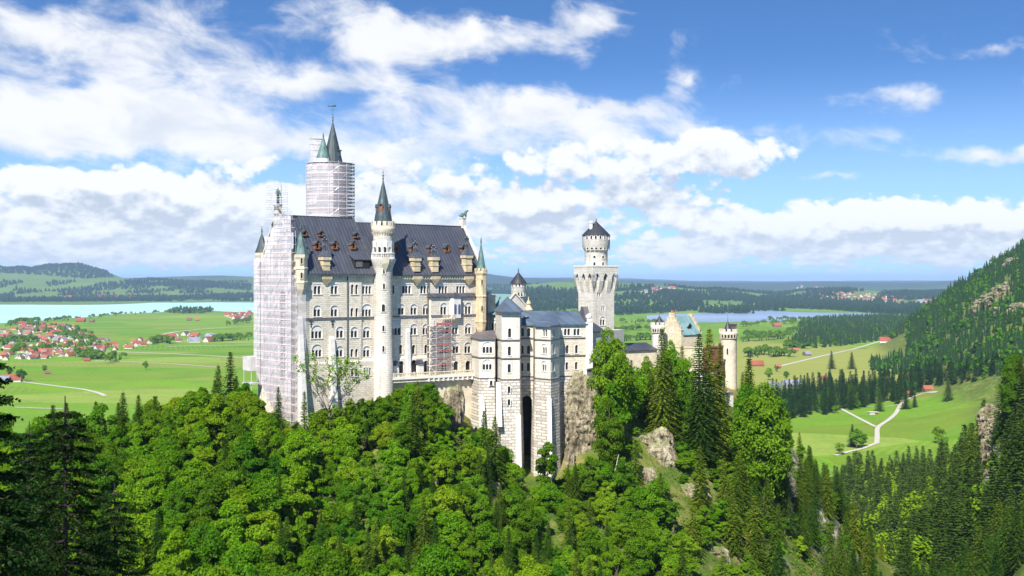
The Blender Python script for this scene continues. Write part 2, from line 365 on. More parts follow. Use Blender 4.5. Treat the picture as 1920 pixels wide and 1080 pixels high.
M['bronze'] = simple('weathered_bronze', (0.07, 0.12, 0.10), 0.6, 0.4, 2.0)
M['metal'] = simple('grey_metal', (0.16, 0.17, 0.19), 0.4, 0.3, 1.5, 0.6)
M['pipe'] = simple('dark_downpipe', (0.06, 0.055, 0.055), 0.5, 0.2, 1.0)
M['wood'] = simple('dormer_timber', (0.20, 0.078, 0.03), 0.7, 0.25, 3.0)
M['steel'] = simple('scaffold_steel', (0.55, 0.55, 0.56), 0.4, 0.15, 1.0, 0.3)
M['steel_dark'] = simple('scaffold_tube_dark', (0.20, 0.20, 0.21), 0.5, 0.15, 1.0, 0.3)
M['deck'] = simple('scaffold_deck', (0.74, 0.66, 0.63), 0.8, 0.25, 1.0)
M['deck_red'] = simple('red_toe_board', (0.42, 0.12, 0.10), 0.7, 0.2, 1.0)
M['toe'] = simple('scaffold_toe_board', (0.78, 0.58, 0.56), 0.7, 0.15, 1.0)
def netting(name, col, open_, fold):
    m, nt, b = material(name); out = m.node_tree.nodes['Material Output']
    x, y, z, uv = wallcoord(nt); P_ = pos(nt)
    n0 = nt.noise(P_, 0.5, 5, 0.6)
    wn = nt.n.new('ShaderNodeTexWhiteNoise'); wn.noise_dimensions = '3D'
    nt.put(wn.inputs['Vector'], nt.xyz(nt.m('FLOOR', nt.m('DIVIDE', x, 1.6)), nt.m('FLOOR', nt.m('DIVIDE', y, 3.5)), nt.m('FLOOR', nt.m('DIVIDE', z, 2.1))))
    n = nt.m('ADD', nt.m('MULTIPLY', n0, 0.6), nt.m('MULTIPLY', wn.outputs[0], 0.4))
    d = nt.n.new('ShaderNodeBsdfDiffuse'); t = nt.n.new('ShaderNodeBsdfTranslucent'); tr = nt.n.new('ShaderNodeBsdfTransparent')
    c = nt.mix(nt.step(n, 0.35, 0.7), [q*0.90 for q in col], col)
    nt.put(d.inputs[0], c); nt.put(t.inputs[0], c)
    a = nt.n.new('ShaderNodeMixShader'); a.inputs[0].default_value = 0.25; nt.put(a.inputs[1], d.outputs[0]); nt.put(a.inputs[2], t.outputs[0])
    e = nt.n.new('ShaderNodeMixShader'); nt.put(e.inputs[0], nt.step(n, 0.3, 0.75, open_+fold, open_-fold)); nt.put(e.inputs[1], a.outputs[0]); nt.put(e.inputs[2], tr.outputs[0])
    nt.put(out.inputs[0], e.outputs[0]); return m
M['net'] = netting('scaffold_netting', (0.82, 0.76, 0.76), 0.36, 0.08)
M['net_thin'] = netting('thin_scaffold_netting', (0.82, 0.76, 0.77), 0.60, 0.12)
# ------------------------------------------------------------------ terrain
def softplus(x, k): return np.logaddexp(0, x/k)*k
_cp = []
def c_(px, D, z): _cp.append(((px-960)/FPX*D, D, z))
for a in [(560,297,149),(620,302,150),(715,308,146),(800,314,154),(700,350,152),(520,318,146),(900,338,147),(960,346,147),(1060,348,149),(1120,365,150),(1200,385,148),(1300,402,146),(1380,405,144),(1340,386,142),
          (500,385,110),(700,425,102),(900,440,100),(1100,462,100),(1300,472,98),(1450,460,92),(700,520,45),(1000,560,40),(1300,570,35),(400,480,45),(1500,540,45),
          (560,284,142),(560,262,131),(560,232,123),(560,200,114),(560,160,104),(560,120,96),
          (640,296,142),(640,286,136.5),(640,262,131),(700,300,144.5),(670,298,143),
          (780,304,153.5),(790,296,149),(780,275,134),(780,250,124),(780,220,116),(780,190,108),(780,150,100),(740,302,149),
          (860,314,143),(870,302,134),(988,319,125.5),(988,327,128),(1010,306,125),(985,312,128),(985,290,120),(985,260,112),(985,220,104),(985,180,97),(985,130,90),
          (1100,338,148),(1100,312,130),(1100,290,121),(1150,350,148),(1120,342,149),(1165,350,148),(1110,334,147),(1150,325,138),
          (1250,378,144),(1250,350,135),(1250,320,125),(1250,290,116),(1250,260,109),(1250,220,101),(1250,180,94),(1250,130,88),
          (1400,392,140),(1400,362,128),(1400,320,116),(1400,280,105),(1400,240,97),(1400,190,90),
          (1500,402,120),(1500,360,108),(1500,320,98),(1500,270,90),(1500,210,84),(1600,420,88),(1600,360,78),(1600,290,72),(1600,210,72),
          (1700,470,52),(1760,620,25),(1700,800,8),(1500,700,12),(1300,750,8),(1000,760,6),(700,740,6),(400,700,6),(100,680,5),(-200,660,5),(1850,780,40),(2000,800,90),(1600,1000,2),(1200,1000,0),(800,1000,0),(400,1000,0),(0,1000,0),
          (450,307,144),(400,292,141),(300,282,138),(200,268,137),(100,253,135),(0,242,134),(-150,242,135),(300,240,128),(300,200,118),(300,160,110),(100,200,125),(100,160,119),(100,120,117),(-100,120,130),(-100,60,145),(-150,180,130),
          (300,332,118),(300,405,68),(100,330,108),(100,420,50),(450,362,114),(-150,350,100),(-200,450,40),(-400,300,120),
          (0,28,157),(100,45,147),(300,60,133),(600,80,110),(960,80,96),(1300,100,88),(1700,150,76),(960,30,120),(1900,60,95),(2200,150,90),(1500,40,110),
          (1900,560,116),(2000,560,146),(1845,560,84),(1790,600,44),(1900,480,104),(2000,420,140),(1880,690,98),(1850,860,60),(1900,350,95),(2100,300,125),(1800,480,62),(1780,380,62),(2050,700,150)]: c_(*a)
_cp = np.array(_cp)
def _tps(r2): 
    return 0.5*r2*np.log(r2+1e-9)
def _fit():
    P = _cp[:, :2]/100.0; n = len(P)
    K = _tps(((P[:, None]-P[None])**2).sum(-1))+np.eye(n)*0.02
    A = np.zeros((n+3, n+3)); A[:n, :n] = K; A[:n, n] = 1; A[:n, n+1:] = P; A[n, :n] = 1; A[n+1:, :n] = P.T
    return np.linalg.solve(A, np.concatenate([_cp[:, 2], [0, 0, 0]]))
_w = _fit()
def hill_raw(x, y):
    P = _cp[:, :2]/100.0; x = np.asarray(x, float)/100; y = np.asarray(y, float)/100; n = len(P)
    out = _w[n]+_w[n+1]*x+_w[n+2]*y
    for i in range(n): out = out+_w[i]*_tps((x-P[i, 0])**2+(y-P[i, 1])**2)
    return out
def _hash(ix, iy, s): 
    h = np.sin(ix*127.1+iy*311.7+s*74.7)*43758.5453; return h-np.floor(h)
def vnoise(x, y, s=0):
    ix = np.floor(x); iy = np.floor(y); fx = x-ix; fy = y-iy; fx = fx*fx*(3-2*fx); fy = fy*fy*(3-2*fy)
    return (_hash(ix,iy,s)*(1-fx)+_hash(ix+1,iy,s)*fx)*(1-fy)+(_hash(ix,iy+1,s)*(1-fx)+_hash(ix+1,iy+1,s)*fx)*fy
def fbm(x, y, oct=4, s=0):
    a = 0.5; t = 0
    for k in range(oct): t = t+a*vnoise(x*2**k, y*2**k, s+k); a *= 0.5
    return t
RIDGES = [  # depth, half width, [(px, py of the skyline)]
    (16500, 1500, [(-300,505),(-60,494),(30,500),(60,503),(90,497),(150,494),(190,503),(215,514),(240,524),(300,545),(330,600)]),
    (14600, 1000, [(-300,520),(0,518),(120,520),(240,523),(330,527),(420,533),(470,536),(560,545),(700,560),(760,600)]),
    (18500, 1800, [(-100,600),(180,560),(260,524),(330,521),(400,522),(470,519),(560,523),(700,527),(800,530),(900,532),(1000,536),(1100,540),(1200,542),(1500,548),(1700,560),(1800,600)]),
    (24000, 2500, [(-300,530),(100,525),(300,521),(420,517),(520,520),(700,523),(800,518),(870,511),(910,512),(935,516),(970,521),(1030,523),(1150,524),(1300,529),(1400,531),(1480,530),(1560,528),(1640,531),(1720,530),(1790,526),(1900,524),(2200,524)]),
    (36000, 5000, [(-300,524),(300,522),(700,522),(1000,521),(1150,522),(1300,527),(1500,528),(1600,527),(2200,524)]),
    (9300, 650, [(600,600),(940,560),(1000,545),(1050,552),(1100,556),(1180,548),(1260,552),(1330,562),(1420,572),(1500,590),(1600,620)]),
    (11500, 1000, [(900,600),(980,535),(1040,529),(1120,531),(1200,533),(1300,541),(1380,545),(1450,552),(1520,560),(1600,580),(1700,610)]),
    (12000, 1200, [(1200,600),(1400,560),(1500,548),(1560,545),(1640,546),(1720,548),(1790,545),(1900,545),(2100,550)]),
]
def xe(D): return np.interp(D, [300,900,1200,1500,2000,2500,3000,3500,4500,7000], [560,480,490,585,680,790,930,1350,1850,3500])
def height(x, y):
    x = np.asarray(x, float); y = np.asarray(y, float)
    h = np.zeros(np.broadcast(x, y).shape)
    near = (y < 1000) & (np.abs(x) < 520)
    if near.any():
        xb, yb = np.broadcast_to(x, h.shape)[near], np.broadcast_to(y, h.shape)[near]
        r = np.maximum(hill_raw(xb, yb), 0)
        r = r+(fbm(xb/13, yb/13, 4, 3)-0.47)*7*np.clip(r/70, 0, 1)*np.clip((np.hypot(xb-20, yb-340)-45)/60, 0.0, 1)
        e = np.clip((1000-yb)/250, 0, 1)*np.clip((520-np.abs(xb))/120, 0, 1)
        h[near] = r*e*e*(3-2*e)
    px = 960+FPX*x/np.maximum(y, 1)
    # wooded mountain slope on the east side
    m = softplus(x-xe(y), 28)*0.74
    fade = np.clip((y-850)/350, 0, 1)*np.clip((5200-y)/1500, 0, 1)
    m = m*fade*fade*(3-2*fade); m = m+np.clip(m/60, 0, 1)*(fbm(x/70, y/70, 5, 9)-0.47)*46
    m = m-softplus(m-290, 22)
    f = np.zeros_like(h)
    for D, w, pts in RIDGES:
        p = np.array(pts, float); top = HC-(np.interp(px, p[:, 0], p[:, 1])-HOR)/FPX*D
        d = (y-D)/w; prof = np.where(d < 0, np.exp(-0.5*(d/1.35)**2), np.exp(-0.5*(d/1.6)**2))
        f = np.maximum(f, np.maximum(top, 0)*prof)
    rough = (fbm(x/900, y/900, 4, 21)-0.47)*60*np.clip((y-6500)/3000, 0, 1)*np.clip(f/60, 0, 1)
    f = f+rough
    return np.maximum(np.maximum(h, m), f)
def ground(px, py, lo=120, hi=40000):
    """where the line of sight through a picture point meets the terrain"""
    D = np.exp(np.linspace(math.log(lo), math.log(hi), 1400)); X = (px-960)/FPX*D
    z = HC-(py-HOR)/FPX*D; g = height(X, D); k = np.argmax(g >= z)
    if not (g >= z).any(): return None
    return float(X[k]), float(D[k]), float(g[k])
def plain(px, py):
    D = HC*FPX/(py-HOR); return (px-960)/FPX*D, D
# ---- ground material
def ground_material():
    m, nt, b = material('ground'); P = pos(nt); x, y, z = nt.sep(P)
    nrm = nt.sep(nt.n.new('ShaderNodeNewGeometry').outputs['Normal'])[2]
    # meadow strips on the plain: stretched cells, long edges towards the lake
    xr = nt.m('MULTIPLY_ADD', y, 0.45, x); yr = nt.m('MULTIPLY_ADD', x, -0.12, y)
    uv = nt.xyz(nt.m('MULTIPLY', xr, 1/420), nt.m('MULTIPLY', yr, 1/170), 0)
    uv = nt.v('ADD', uv, nt.v('MULTIPLY', nt.v('SUBTRACT', nt.noise(P, 0.002, 3, 0.5, col=True), 0.5), 0.8))
    cell = nt.voro(uv, 1.0, 'F1', 0, 0.9, 'Color'); cr, cg, cb = nt.sep(cell)
    c = nt.ramp(cr, [(0.0, (0.078, 0.205, 0.003)), (0.30, (0.110, 0.250, 0.005)), (0.52, (0.150, 0.290, 0.007)), (0.68, (0.130, 0.215, 0.010)), (0.84, (0.20, 0.24, 0.035)), (1.0, (0.24, 0.32, 0.05))], 'LINEAR')
    n1 = nt.noise(P, 0.012, 6, 0.6); n2 = nt.noise(nt.xyz(nt.m('MULTIPLY', xr, 0.25), yr, 0), 0.03, 5, 0.6)
    c = nt.mix(nt.step(n2, 0.36, 0.72, 0, 0.58), c, (0.19, 0.25, 0.035)); c = nt.mix(nt.step(n1, 0.45, 0.8, 0, 0.55), c, (0.055, 0.155, 0.012))
    wv = nt.m('SINE', nt.m('MULTIPLY_ADD', nt.m('ADD', xr, nt.m('MULTIPLY', yr, nt.m('SUBTRACT', nt.m('MULTIPLY', cg, 3.0), 1.5))), 0.45, nt.m('MULTIPLY', nt.noise(P, 0.01, 3), 6.0)))
    c = nt.mix(nt.m('MULTIPLY', nt.step(wv, -0.2, 0.9, 0, 0.5), nt.step(cb, 0.35, 0.7)), c, (0.20, 0.30, 0.035))
    n6 = nt.noise(P, 0.15, 5, 0.65); c = nt.mix(nt.step(n6, 0.4, 0.75, 0, 0.35), c, (0.045, 0.12, 0.01))
    # the dry hay meadows before the mountain
    ex = nt.m('DIVIDE', nt.m('SUBTRACT', x, 640.0), 420.0); ey = nt.m('DIVIDE', nt.m('SUBTRACT', y, 2650.0), 820.0)
    er = nt.m('ADD', nt.m('ADD', nt.m('MULTIPLY', ex, ex), nt.m('MULTIPLY', ey, ey)), nt.m('MULTIPLY', nt.m('SUBTRACT', nt.noise(P, 0.006, 4), 0.5), 1.8))
    c = nt.mix(nt.step(er, 1.25, 0.75, 0, 0.8), c, nt.mix(n2, (0.20, 0.22, 0.035), (0.33, 0.31, 0.085)))
    # hills beyond the lakes: duller pasture
    far = nt.step(y, 5500, 9500); pasture = nt.mix(nt.noise(P, 0.0022, 5, 0.6), (0.07, 0.145, 0.025), (0.15, 0.225, 0.05))
    c = nt.mix(far, c, pasture)
    c = nt.mix(nt.step(nt.m('ADD', y, nt.m('MULTIPLY', nt.noise(P, 0.0006, 3), 9000.0)), 18500, 25000, 0, 0.9), c, (0.018, 0.045, 0.026))
    # steep ground: brush, earth and bare rock
    ax = nt.noise(P, 0.05, 5, 0.6); bx = nt.noise(P, 0.35, 6, 0.65)
    brush = nt.ramp(nt.noise(P, 0.12, 6, 0.7), [(0.3, (0.035, 0.075, 0.012)), (0.5, (0.09, 0.13, 0.02)), (0.64, (0.20, 0.17, 0.06)), (0.8, (0.24, 0.19, 0.11))])
    rock = nt.ramp(bx, [(0.28, (0.09, 0.075, 0.06)), (0.45, (0.26, 0.22, 0.18)), (0.62, (0.46, 0.42, 0.37)), (0.8, (0.62, 0.59, 0.54))])
    steep = nt.step(nt.m('ADD', nrm, nt.m('MULTIPLY', nt.m('SUBTRACT', ax, 0.5), 0.35)), 0.66, 0.44)
    high = nt.step(z, 7, 26); nearm = nt.step(y, 4500, 4000)
    hm = nt.m('MULTIPLY', high, nearm)
    c = nt.mix(nt.m('MULTIPLY', hm, nt.step(y, 1200, 1000, 0.85, 1.0)), c, brush); c = nt.mix(nt.m('MULTIPLY', steep, hm), c, rock)
    nt.put(b.inputs['Base Color'], c); b.inputs['Roughness'].default_value = 0.95; b.inputs['Specular IOR Level'].default_value = 0.1
    h = nt.m('MULTIPLY', nt.m('ADD', bx, nt.m('MULTIPLY', ax, 2)), nt.m('MULTIPLY', hm, 1.0)); bump(nt, b, h, 0.9, 0.7)
    return m
M['ground'] = ground_material()
def build_ground():
    na, nr = 560, 760
    az = np.radians(np.linspace(-38, 38, na)); R = np.exp(np.linspace(math.log(16), math.log(60000), nr))
    a, r = np.meshgrid(az, R); X = np.tan(a)*r; Y = r*np.ones_like(a)
    Z = height(X, Y)
    co = np.stack([X, Y, Z], -1).reshape(-1, 3)
    i = np.arange((nr-1)*(na-1)); rr, cc = i//(na-1), i % (na-1); v0 = rr*na+cc
    q = np.stack([v0, v0+1, v0+na+1, v0+na], 1)
    me = quick_mesh('ground', co, q, M['ground'], True)
    o = bpy.data.objects.new('ground', me); COL.objects.link(o); o['kind'] = 'structure'
    return o
def quick_mesh(name, co, faces, mat, smooth=False, mi=None):
    """faces: (n, k) int array, all with k corners"""
    me = bpy.data.meshes.new(name); n, k = faces.shape
    me.vertices.add(len(co)); me.vertices.foreach_set('co', np.ascontiguousarray(co, dtype=np.float32).ravel())
    me.loops.add(n*k); me.loops.foreach_set('vertex_index', np.ascontiguousarray(faces, dtype=np.int32).ravel())
    me.polygons.add(n); me.polygons.foreach_set('loop_start', np.arange(0, n*k, k, dtype=np.int32))
    for m_ in (mat if isinstance(mat, (list, tuple)) else [mat]): me.materials.append(m_)
    if mi is not None: me.polygons.foreach_set('material_index', np.ascontiguousarray(mi, dtype=np.int32))
    me.polygons.foreach_set('use_smooth', np.full(n, smooth)); me.update(calc_edges=True); me.validate(); return me
build_ground()
# ---- lakes
def lake(name, pts, col, deep, z=0.35):
    m, nt, b = material(name); P = pos(nt); x, y, zz = nt.sep(P)
    n = nt.noise(nt.xyz(nt.m('MULTIPLY', x, 0.12), y, 0), 0.0016, 5, 0.55)
    nt.put(b.inputs['Base Color'], nt.mix(nt.step(n, 0.4, 0.68), col, deep)); b.inputs['Roughness'].default_value = 0.28
    b.inputs['IOR'].default_value = 1.2
    bump(nt, b, nt.noise(P, 0.25, 3), 0.4, 0.15)
    mb = MB(); mb.add([(*plain(*p), z) for p in pts], [tuple(range(len(pts)))])
    o = mb.build(name, m); o['kind'] = 'structure'; return o
lake('turquoise_lake', [(-260,566.5),(0,566.7),(120,566.5),(200,565.5),(260,563),(330,562),(420,560.5),(480,559.6),(560,559),(680,560),(700,580),(600,584),(480,586.5),(420,584),(395,582.5),(330,583),(300,585.5),(240,588),(205,590),(170,594),(120,597.5),(70,602),(0,606),(-260,612)][::-1], (0.36, 0.68, 0.66), (0.50, 0.76, 0.76))
lake('blue_lake', [(1212,592),(1245,588.5),(1300,585.5),(1370,583),(1410,580.3),(1440,579.8),(1500,580.5),(1560,582),(1600,585.5),(1650,589),(1670,590.5),(1620,593),(1540,596),(1500,600),(1440,602.5),(1340,604.5),(1250,604),(1214,600)][::-1], (0.17, 0.24, 0.33), (0.27, 0.34, 0.44))
# ------------------------------------------------------------------ castle helpers
def arch(cu, z0, w, h, rise, seg=8):
    """outline of an arched opening: rectangle w x h with an arch of that rise on top (ccw in u, z)"""
    p = [(cu-w/2, z0), (cu+w/2, z0)]
    for i in range(seg+1):
        a = math.pi*i/seg; p.append((cu+w/2*math.cos(a), z0+h+rise*math.sin(a)))
    return p
def window(parent, fr, px, py, n=2, kind='A', lh=2.2, lw=0.82, v=0.0, glass='glass', u=None, z=None, name='window', blind=False, trim='trim', sill=True):
    """an arched window of n lights: the pane, with its stone frame and sill as children; returns the opening to cut in the wall"""
    u = fr.u(px, v) if u is None else u
    zc = fr.z(px, py, v) if z is None else z
    z0 = zc-lh/2; g = 0.2; lw = lw*1.08; lh = lh*1.05; W_ = n*lw+(n-1)*g
    if kind == 'A': Wo = W_+0.3; hole = arch(u, z0, Wo, lh*0.86, Wo*0.46, 10); vp = v-0.16
    elif kind == 'F': Wo = W_+0.36; hole = [(u-Wo/2, z0), (u+Wo/2, z0), (u+Wo/2, z0+lh+0.12), (u-Wo/2, z0+lh+0.12)]; vp = v-0.04
    else: Wo = W_+0.06; hole = arch(u, z0, Wo, lh-Wo*0.5, Wo*0.5, 8); vp = v-0.30
    top = max(q[1] for q in hole)
    mb = MB()
    mb.panel(fr, hole, (), v-0.42)
    w = mb.build(name, M['trim' if blind else glass], parent)
    fb = MB()
    if kind in 'AF' and not blind:
        lights = [arch(u-W_/2+lw/2+i*(lw+g), z0+0.02, lw, lh*0.86-lw*0.5, lw*0.5, 7) for i in range(n)]
        fb.panel(fr, hole, lights, vp)
        for l in lights: fb.reveal(fr, l, vp, v-0.42)
    # raised surround
    cu = u; cz = z0+lh*0.5; e = 0.20 if kind != 'F' else 0.15
    outl = [(q[0]+(e if q[0] > cu+1e-6 else -e if q[0] < cu-1e-6 else 0), q[1]+(e if q[1] > z0+lh*0.3 else -0.02)) for q in hole]
    k = len(hole); A_ = [fr.p(q[0], v+0.05, q[1]) for q in hole]; B_ = [fr.p(q[0], v+0.05, q[1]) for q in outl]; C_ = [fr.p(q[0], v-0.02, q[1]) for q in outl]
    fb.add(A_+B_+C_, [(i, (i+1)%k, k+(i+1)%k, k+i) for i in range(1, k)]+[(k+i, k+(i+1)%k, 2*k+(i+1)%k, 2*k+i) for i in range(1, k)])
    fb.build('frame', M[trim], w)
    if sill:
        sb = MB(); sb.box(fr, u-Wo/2-0.22, u+Wo/2+0.22, v-0.30, v+0.14, z0-0.2, z0-0.003); sb.build('sill', M[trim], w)
    return hole
def wall_of(mb, fr, poly, holes, v=0.0, mi=0):
    mb.panel(fr, poly, holes, v, mi)
    for h in holes: mb.reveal(fr, h, v, v-0.44, mi)
def slot(parent, c, r, px, z, w=0.55, h=1.5, mat='dark', trim='trim', name='window'):
    """small arched window on a round tower of radius r at centre c, facing the picture column px"""
    k = (px-960)/FPX
    best = None
    for i in range(-80, 81):
        a = -math.pi/2+i*math.pi/160; x = c[0]+r*math.cos(a); y = c[1]+r*math.sin(a)
        if best is None or abs(x-k*y) < best[0]: best = (abs(x-k*y), a)
    a = best[1]; f = Frame(c[0]+(r)*math.cos(a), c[1]+(r)*math.sin(a), ang=a+math.pi/2)
    o = arch(0, z-h/2, w, h-w/2, w/2, 6)
    mb = MB(); mb.panel(f, o, (), 0.03); p = mb.build(name, M[mat], parent)
    fb = MB(); e = 0.16; out = [(q[0]*(1+2*e/w), q[1]+(e if q[1] > z else -e)) for q in o]; kk = len(o)
    fb.add([f.p(q[0], 0.13, q[1]) for q in o]+[f.p(q[0], 0.13, q[1]) for q in out]+[f.p(q[0], -0.2, q[1]) for q in out]+[f.p(q[0], 0.02, q[1]) for q in o],
           [(i, (i+1)%kk, kk+(i+1)%kk, kk+i) for i in range(kk)]+[(kk+i, kk+(i+1)%kk, 2*kk+(i+1)%kk, 2*kk+i) for i in range(kk)]+[(3*kk+i, 3*kk+(i+1)%kk, (i+1)%kk, i) for i in range(kk)])
    fb.build('frame', M[trim], p); return p
def battlement(mb, c, r, z0, z1, n, t=0.35, mi=0, duty=0.6):
    for i in range(n):
        a = 2*math.pi*i/n; da = math.pi/n*duty*1.0
        vs = []
        for z in (z0, z1):
            for rr, aa in ((r, a-da), (r, a+da), (r-t, a+da), (r-t, a-da)): vs.append((c[0]+rr*math.cos(aa), c[1]+rr*math.sin(aa), z))
        mb.hexa(vs, mi)
def corbel_ring(mb, c, r0, r1, z0, z1, n, mi=0):
    """small wedge corbels carrying a wider drum"""
    for i in range(n):
        a = 2*math.pi*(i+0.5)/n; da = math.pi/n*0.42
        vs = []
        for z, rr in ((z0, r0+0.06), (z1, r1)):
            for q, aa in ((rr, a-da), (rr, a+da), (r0-0.3, a+da), (r0-0.3, a-da)): vs.append((c[0]+q*math.cos(aa), c[1]+q*math.sin(aa), z))
        mb.hexa(vs, mi)
def finial(parent, c, z, h, vane=False):
    mb = MB(); mb.lathe(c, [(0.16,z-0.4),(0.16,z+h*.15),(0.32,z+h*.2),(0.12,z+h*.26),(0.12,z+h*.36),(0.36,z+h*.44),(0.10,z+h*.52),(0.08,z+h*.7),(0.20,z+h*.75),(0.05,z+h*.80),(0.04,z+h)], 8)
    f = mb.build('finial', M['bronze'], parent)
    if vane:
        vb = MB(); x, y = c[:2]; zt = z+h
        vb.tube((x,y,zt-0.1), (x,y,zt+2.6), 0.05); vb.tube((x-1.0,y,zt+0.5),(x+1.0,y,zt+0.5), 0.045)
        vb.tube((x-1.1,y-.03,zt+1.45), (x+0.9,y+.03,zt+1.65), 0.10, 0.28); vb.tube((x-1.1,y,zt+1.45), (x-1.5,y,zt+1.95), 0.14, 0.05); vb.tube((x+.3,y,zt+1.6),(x+.7,y,zt+2.2),0.12,0.03)
        vb.build('weather_vane', M['bronze'], f)
def gable_box(mb, fr, u0, u1, v0, v1, ze, zr, over=0.3, mi=0, axis='v'):
    """two-slope roof over a rectangle; ridge runs along the axis"""
    th = 0.22
    if axis == 'v':
        um = (u0+u1)/2
        for (a, s) in ((u0-over, 1), (u1+over, -1)):
            zz = ze-over*(zr-ze)/(um-u0)
            P = [fr.p(a, v1+over, zz), fr.p(um, v1+over, zr), fr.p(um, v0-over, zr), fr.p(a, v0-over, zz)]
            Q = [(p[0], p[1], p[2]+th) for p in P]
            mb.hexa(P+Q if s < 0 else [P[1],P[0],P[3],P[2],Q[1],Q[0],Q[3],Q[2]], mi)
    else:
        vm = (v0+v1)/2
        for (a, s) in ((v1+over, 1), (v0-over, -1)):
            zz = ze-over*(zr-ze)/(v1-vm)
            P = [fr.p(u0-over, a, zz), fr.p(u1+over, a, zz), fr.p(u1+over, vm, zr), fr.p(u0-over, vm, zr)]
            Q = [(p[0], p[1], p[2]+th) for p in P]
            mb.hexa(P+Q if s > 0 else [P[1],P[0],P[3],P[2],Q[1],Q[0],Q[3],Q[2]], mi)
def plane_hit(px, py, p0, nrm):
    d = Vector(((px-960)/FPX, 1, -(py-HOR)/FPX)); o = Vector((0,0,HC)); t = (Vector(p0)-o).dot(nrm)/d.dot(nrm); return o+d*t
# ================================================================== the main palace block
SWX, SWY, _ = at(556, 293)
FS = Frame(SWX, SWY, ang=TH)               # south wall, u runs east
PW = 19.5                                   # width of the block
UE = FS.u(909)                              # east end
ZE, ZR, ZR2, ZB = 181.8, 196.9, 195.8, 138.0
FW = Frame(*FS.p(0, -PW, 0)[:2], ang=TH-math.pi/2)   # west gable, u runs south
FE = Frame(*FS.p(UE, 0, 0)[:2], ang=TH+math.pi/2)    # east gable
FN = Frame(*FS.p(UE, -PW, 0)[:2], ang=TH+math.pi)
palace = thing('palace_building', 'long pale limestone palace block with steep dark roof, rows of arched windows and orange dormers', 'palace', FS.p(UE/2, -PW/2, 150))
wb = MB()
U1 = FS.u(678); U2 = FS.u(808, 1.0); U3 = FS.u(893, 1.0)
zl = FS.z(640, 676)                         # ledge of the battered base
VB = 0.45
def prow(rows, v, par=palace, fr=FS, **k):
    return [window(par, fr, px, py, n, kd, lh, lw, v=v, **k) for px, py, n, kd, lh, lw in rows]
h1 = prow([(595.3,543,2,'F',2.3,.82),(627,543,2,'F',2.3,.82),(660.6,543,1,'S',2.4,.72),(668.8,543,1,'S',2.4,.72),
           (595,586,2,'A',2.0,.80),(627,586,2,'A',2.0,.80),(660,586,1,'S',2.1,.72),(669,586,1,'S',2.1,.72),
           (594,627,3,'A',2.0,.80),(637.5,626,2,'A',2.0,.84),(664.5,626,2,'A',1.9,.80),
           (594.5,662,3,'A',1.9,.74),(637,662,2,'A',1.9,.80),(660,662,1,'S',2.0,.72),(668.5,662,1,'S',2.0,.72)], 0.0)
wall_of(wb, FS, [(0,zl),(U1,zl),(U1,ZE),(0,ZE)], h1, 0.0)
h2 = prow([(688,543,3,'F',2.3,.74),(688,586,3,'A',2.0,.74),(687.5,626,2,'A',2.0,.84),(687.5,662,2,'A',2.0,.82),
           (737,543,1,'S',2.2,.7),(762.5,542.5,3,'F',2.3,.80),(797,542.5,3,'F',2.3,.80),(831,542.5,3,'F',2.3,.80),(864,542.5,3,'F',2.3,.80),
           (752.5,583,2,'A',2.0,.82),(776,583,2,'A',2.0,.82),(799,583,2,'A',2.0,.82),
           (742.5,621,3,'A',2.1,.84),(776,620.5,2,'A',2.0,.84),(798.5,620.5,2,'A',2.0,.84),
           (751.5,655.5,1,'S',2.3,.95),(775.5,655.5,1,'S',2.3,.95),(798.7,655,1,'S',2.3,.95)], -0.3)
wall_of(wb, FS, [(U1,zl),(UE,zl),(UE,ZE),(U1,ZE)], h2, -0.3)
wb.box(FS, U1-0.3, U1, -0.6, -0.003, zl, ZE)
# battered base
h3 = prow([(661,698.5,1,'S',1.9,.8),(668.5,698.5,1,'S',1.9,.8),(638.5,697,1,'S',2.4,1.1),(684,697,1,'S',1.9,.7),(688.5,697,1,'S',1.9,.7),(693,697,1,'S',1.9,.7)], VB)
wall_of(wb, FS, [(0,ZB),(FS.u(716),ZB),(FS.u(716),zl-0.5),(0,zl-0.5)], h3, VB)
UT = FS.u(716)
h3b = prow([(752,690,1,'S',3.4,1.7),(776,690,1,'S',4.0,2.0),(798.8,689,1,'S',3.4,1.7)], 0.1)
wall_of(wb, FS, [(UT,ZB),(U2,ZB),(U2,zl-0.5),(UT,zl-0.5)], h3b, 0.1)
for a, b, vv in ((0, UT, VB), (UT, UE, 0.1)):
    wb.add([FS.p(a,vv,zl-0.5), FS.p(b,vv,zl-0.5), FS.p(b,-0.32,zl+0.25), FS.p(a,-0.32,zl+0.25)], [(0,1,2,3)])
wb.add([FS.p(UT,VB,ZB), FS.p(UT,0.1,ZB), FS.p(UT,0.1,zl-0.5), FS.p(UT,VB,zl-0.5)], [(0,1,2,3)])
# west, north, east walls
hw = [window(palace, FW, 0, 0, 2, 'A', 2.2, 0.9, u=u_, z=z_) for u_ in (4.5, 9.75, 15.0) for z_ in (176.5, 170.5, 164.5)]
wall_of(wb, FW, [(0,ZB-6),(PW,ZB-6),(PW,ZE),(PW/2,ZR+0.3),(0,ZE)], hw)
wb.panel(FE, [(0,ZB),(PW,ZB),(PW,ZE),(PW/2,ZR2+0.3),(0,ZE)])
wb.panel(FN, [(0,ZB),(UE,ZB),(UE,ZE),(0,ZE)])
wb.build('wall', M['lime'], palace)
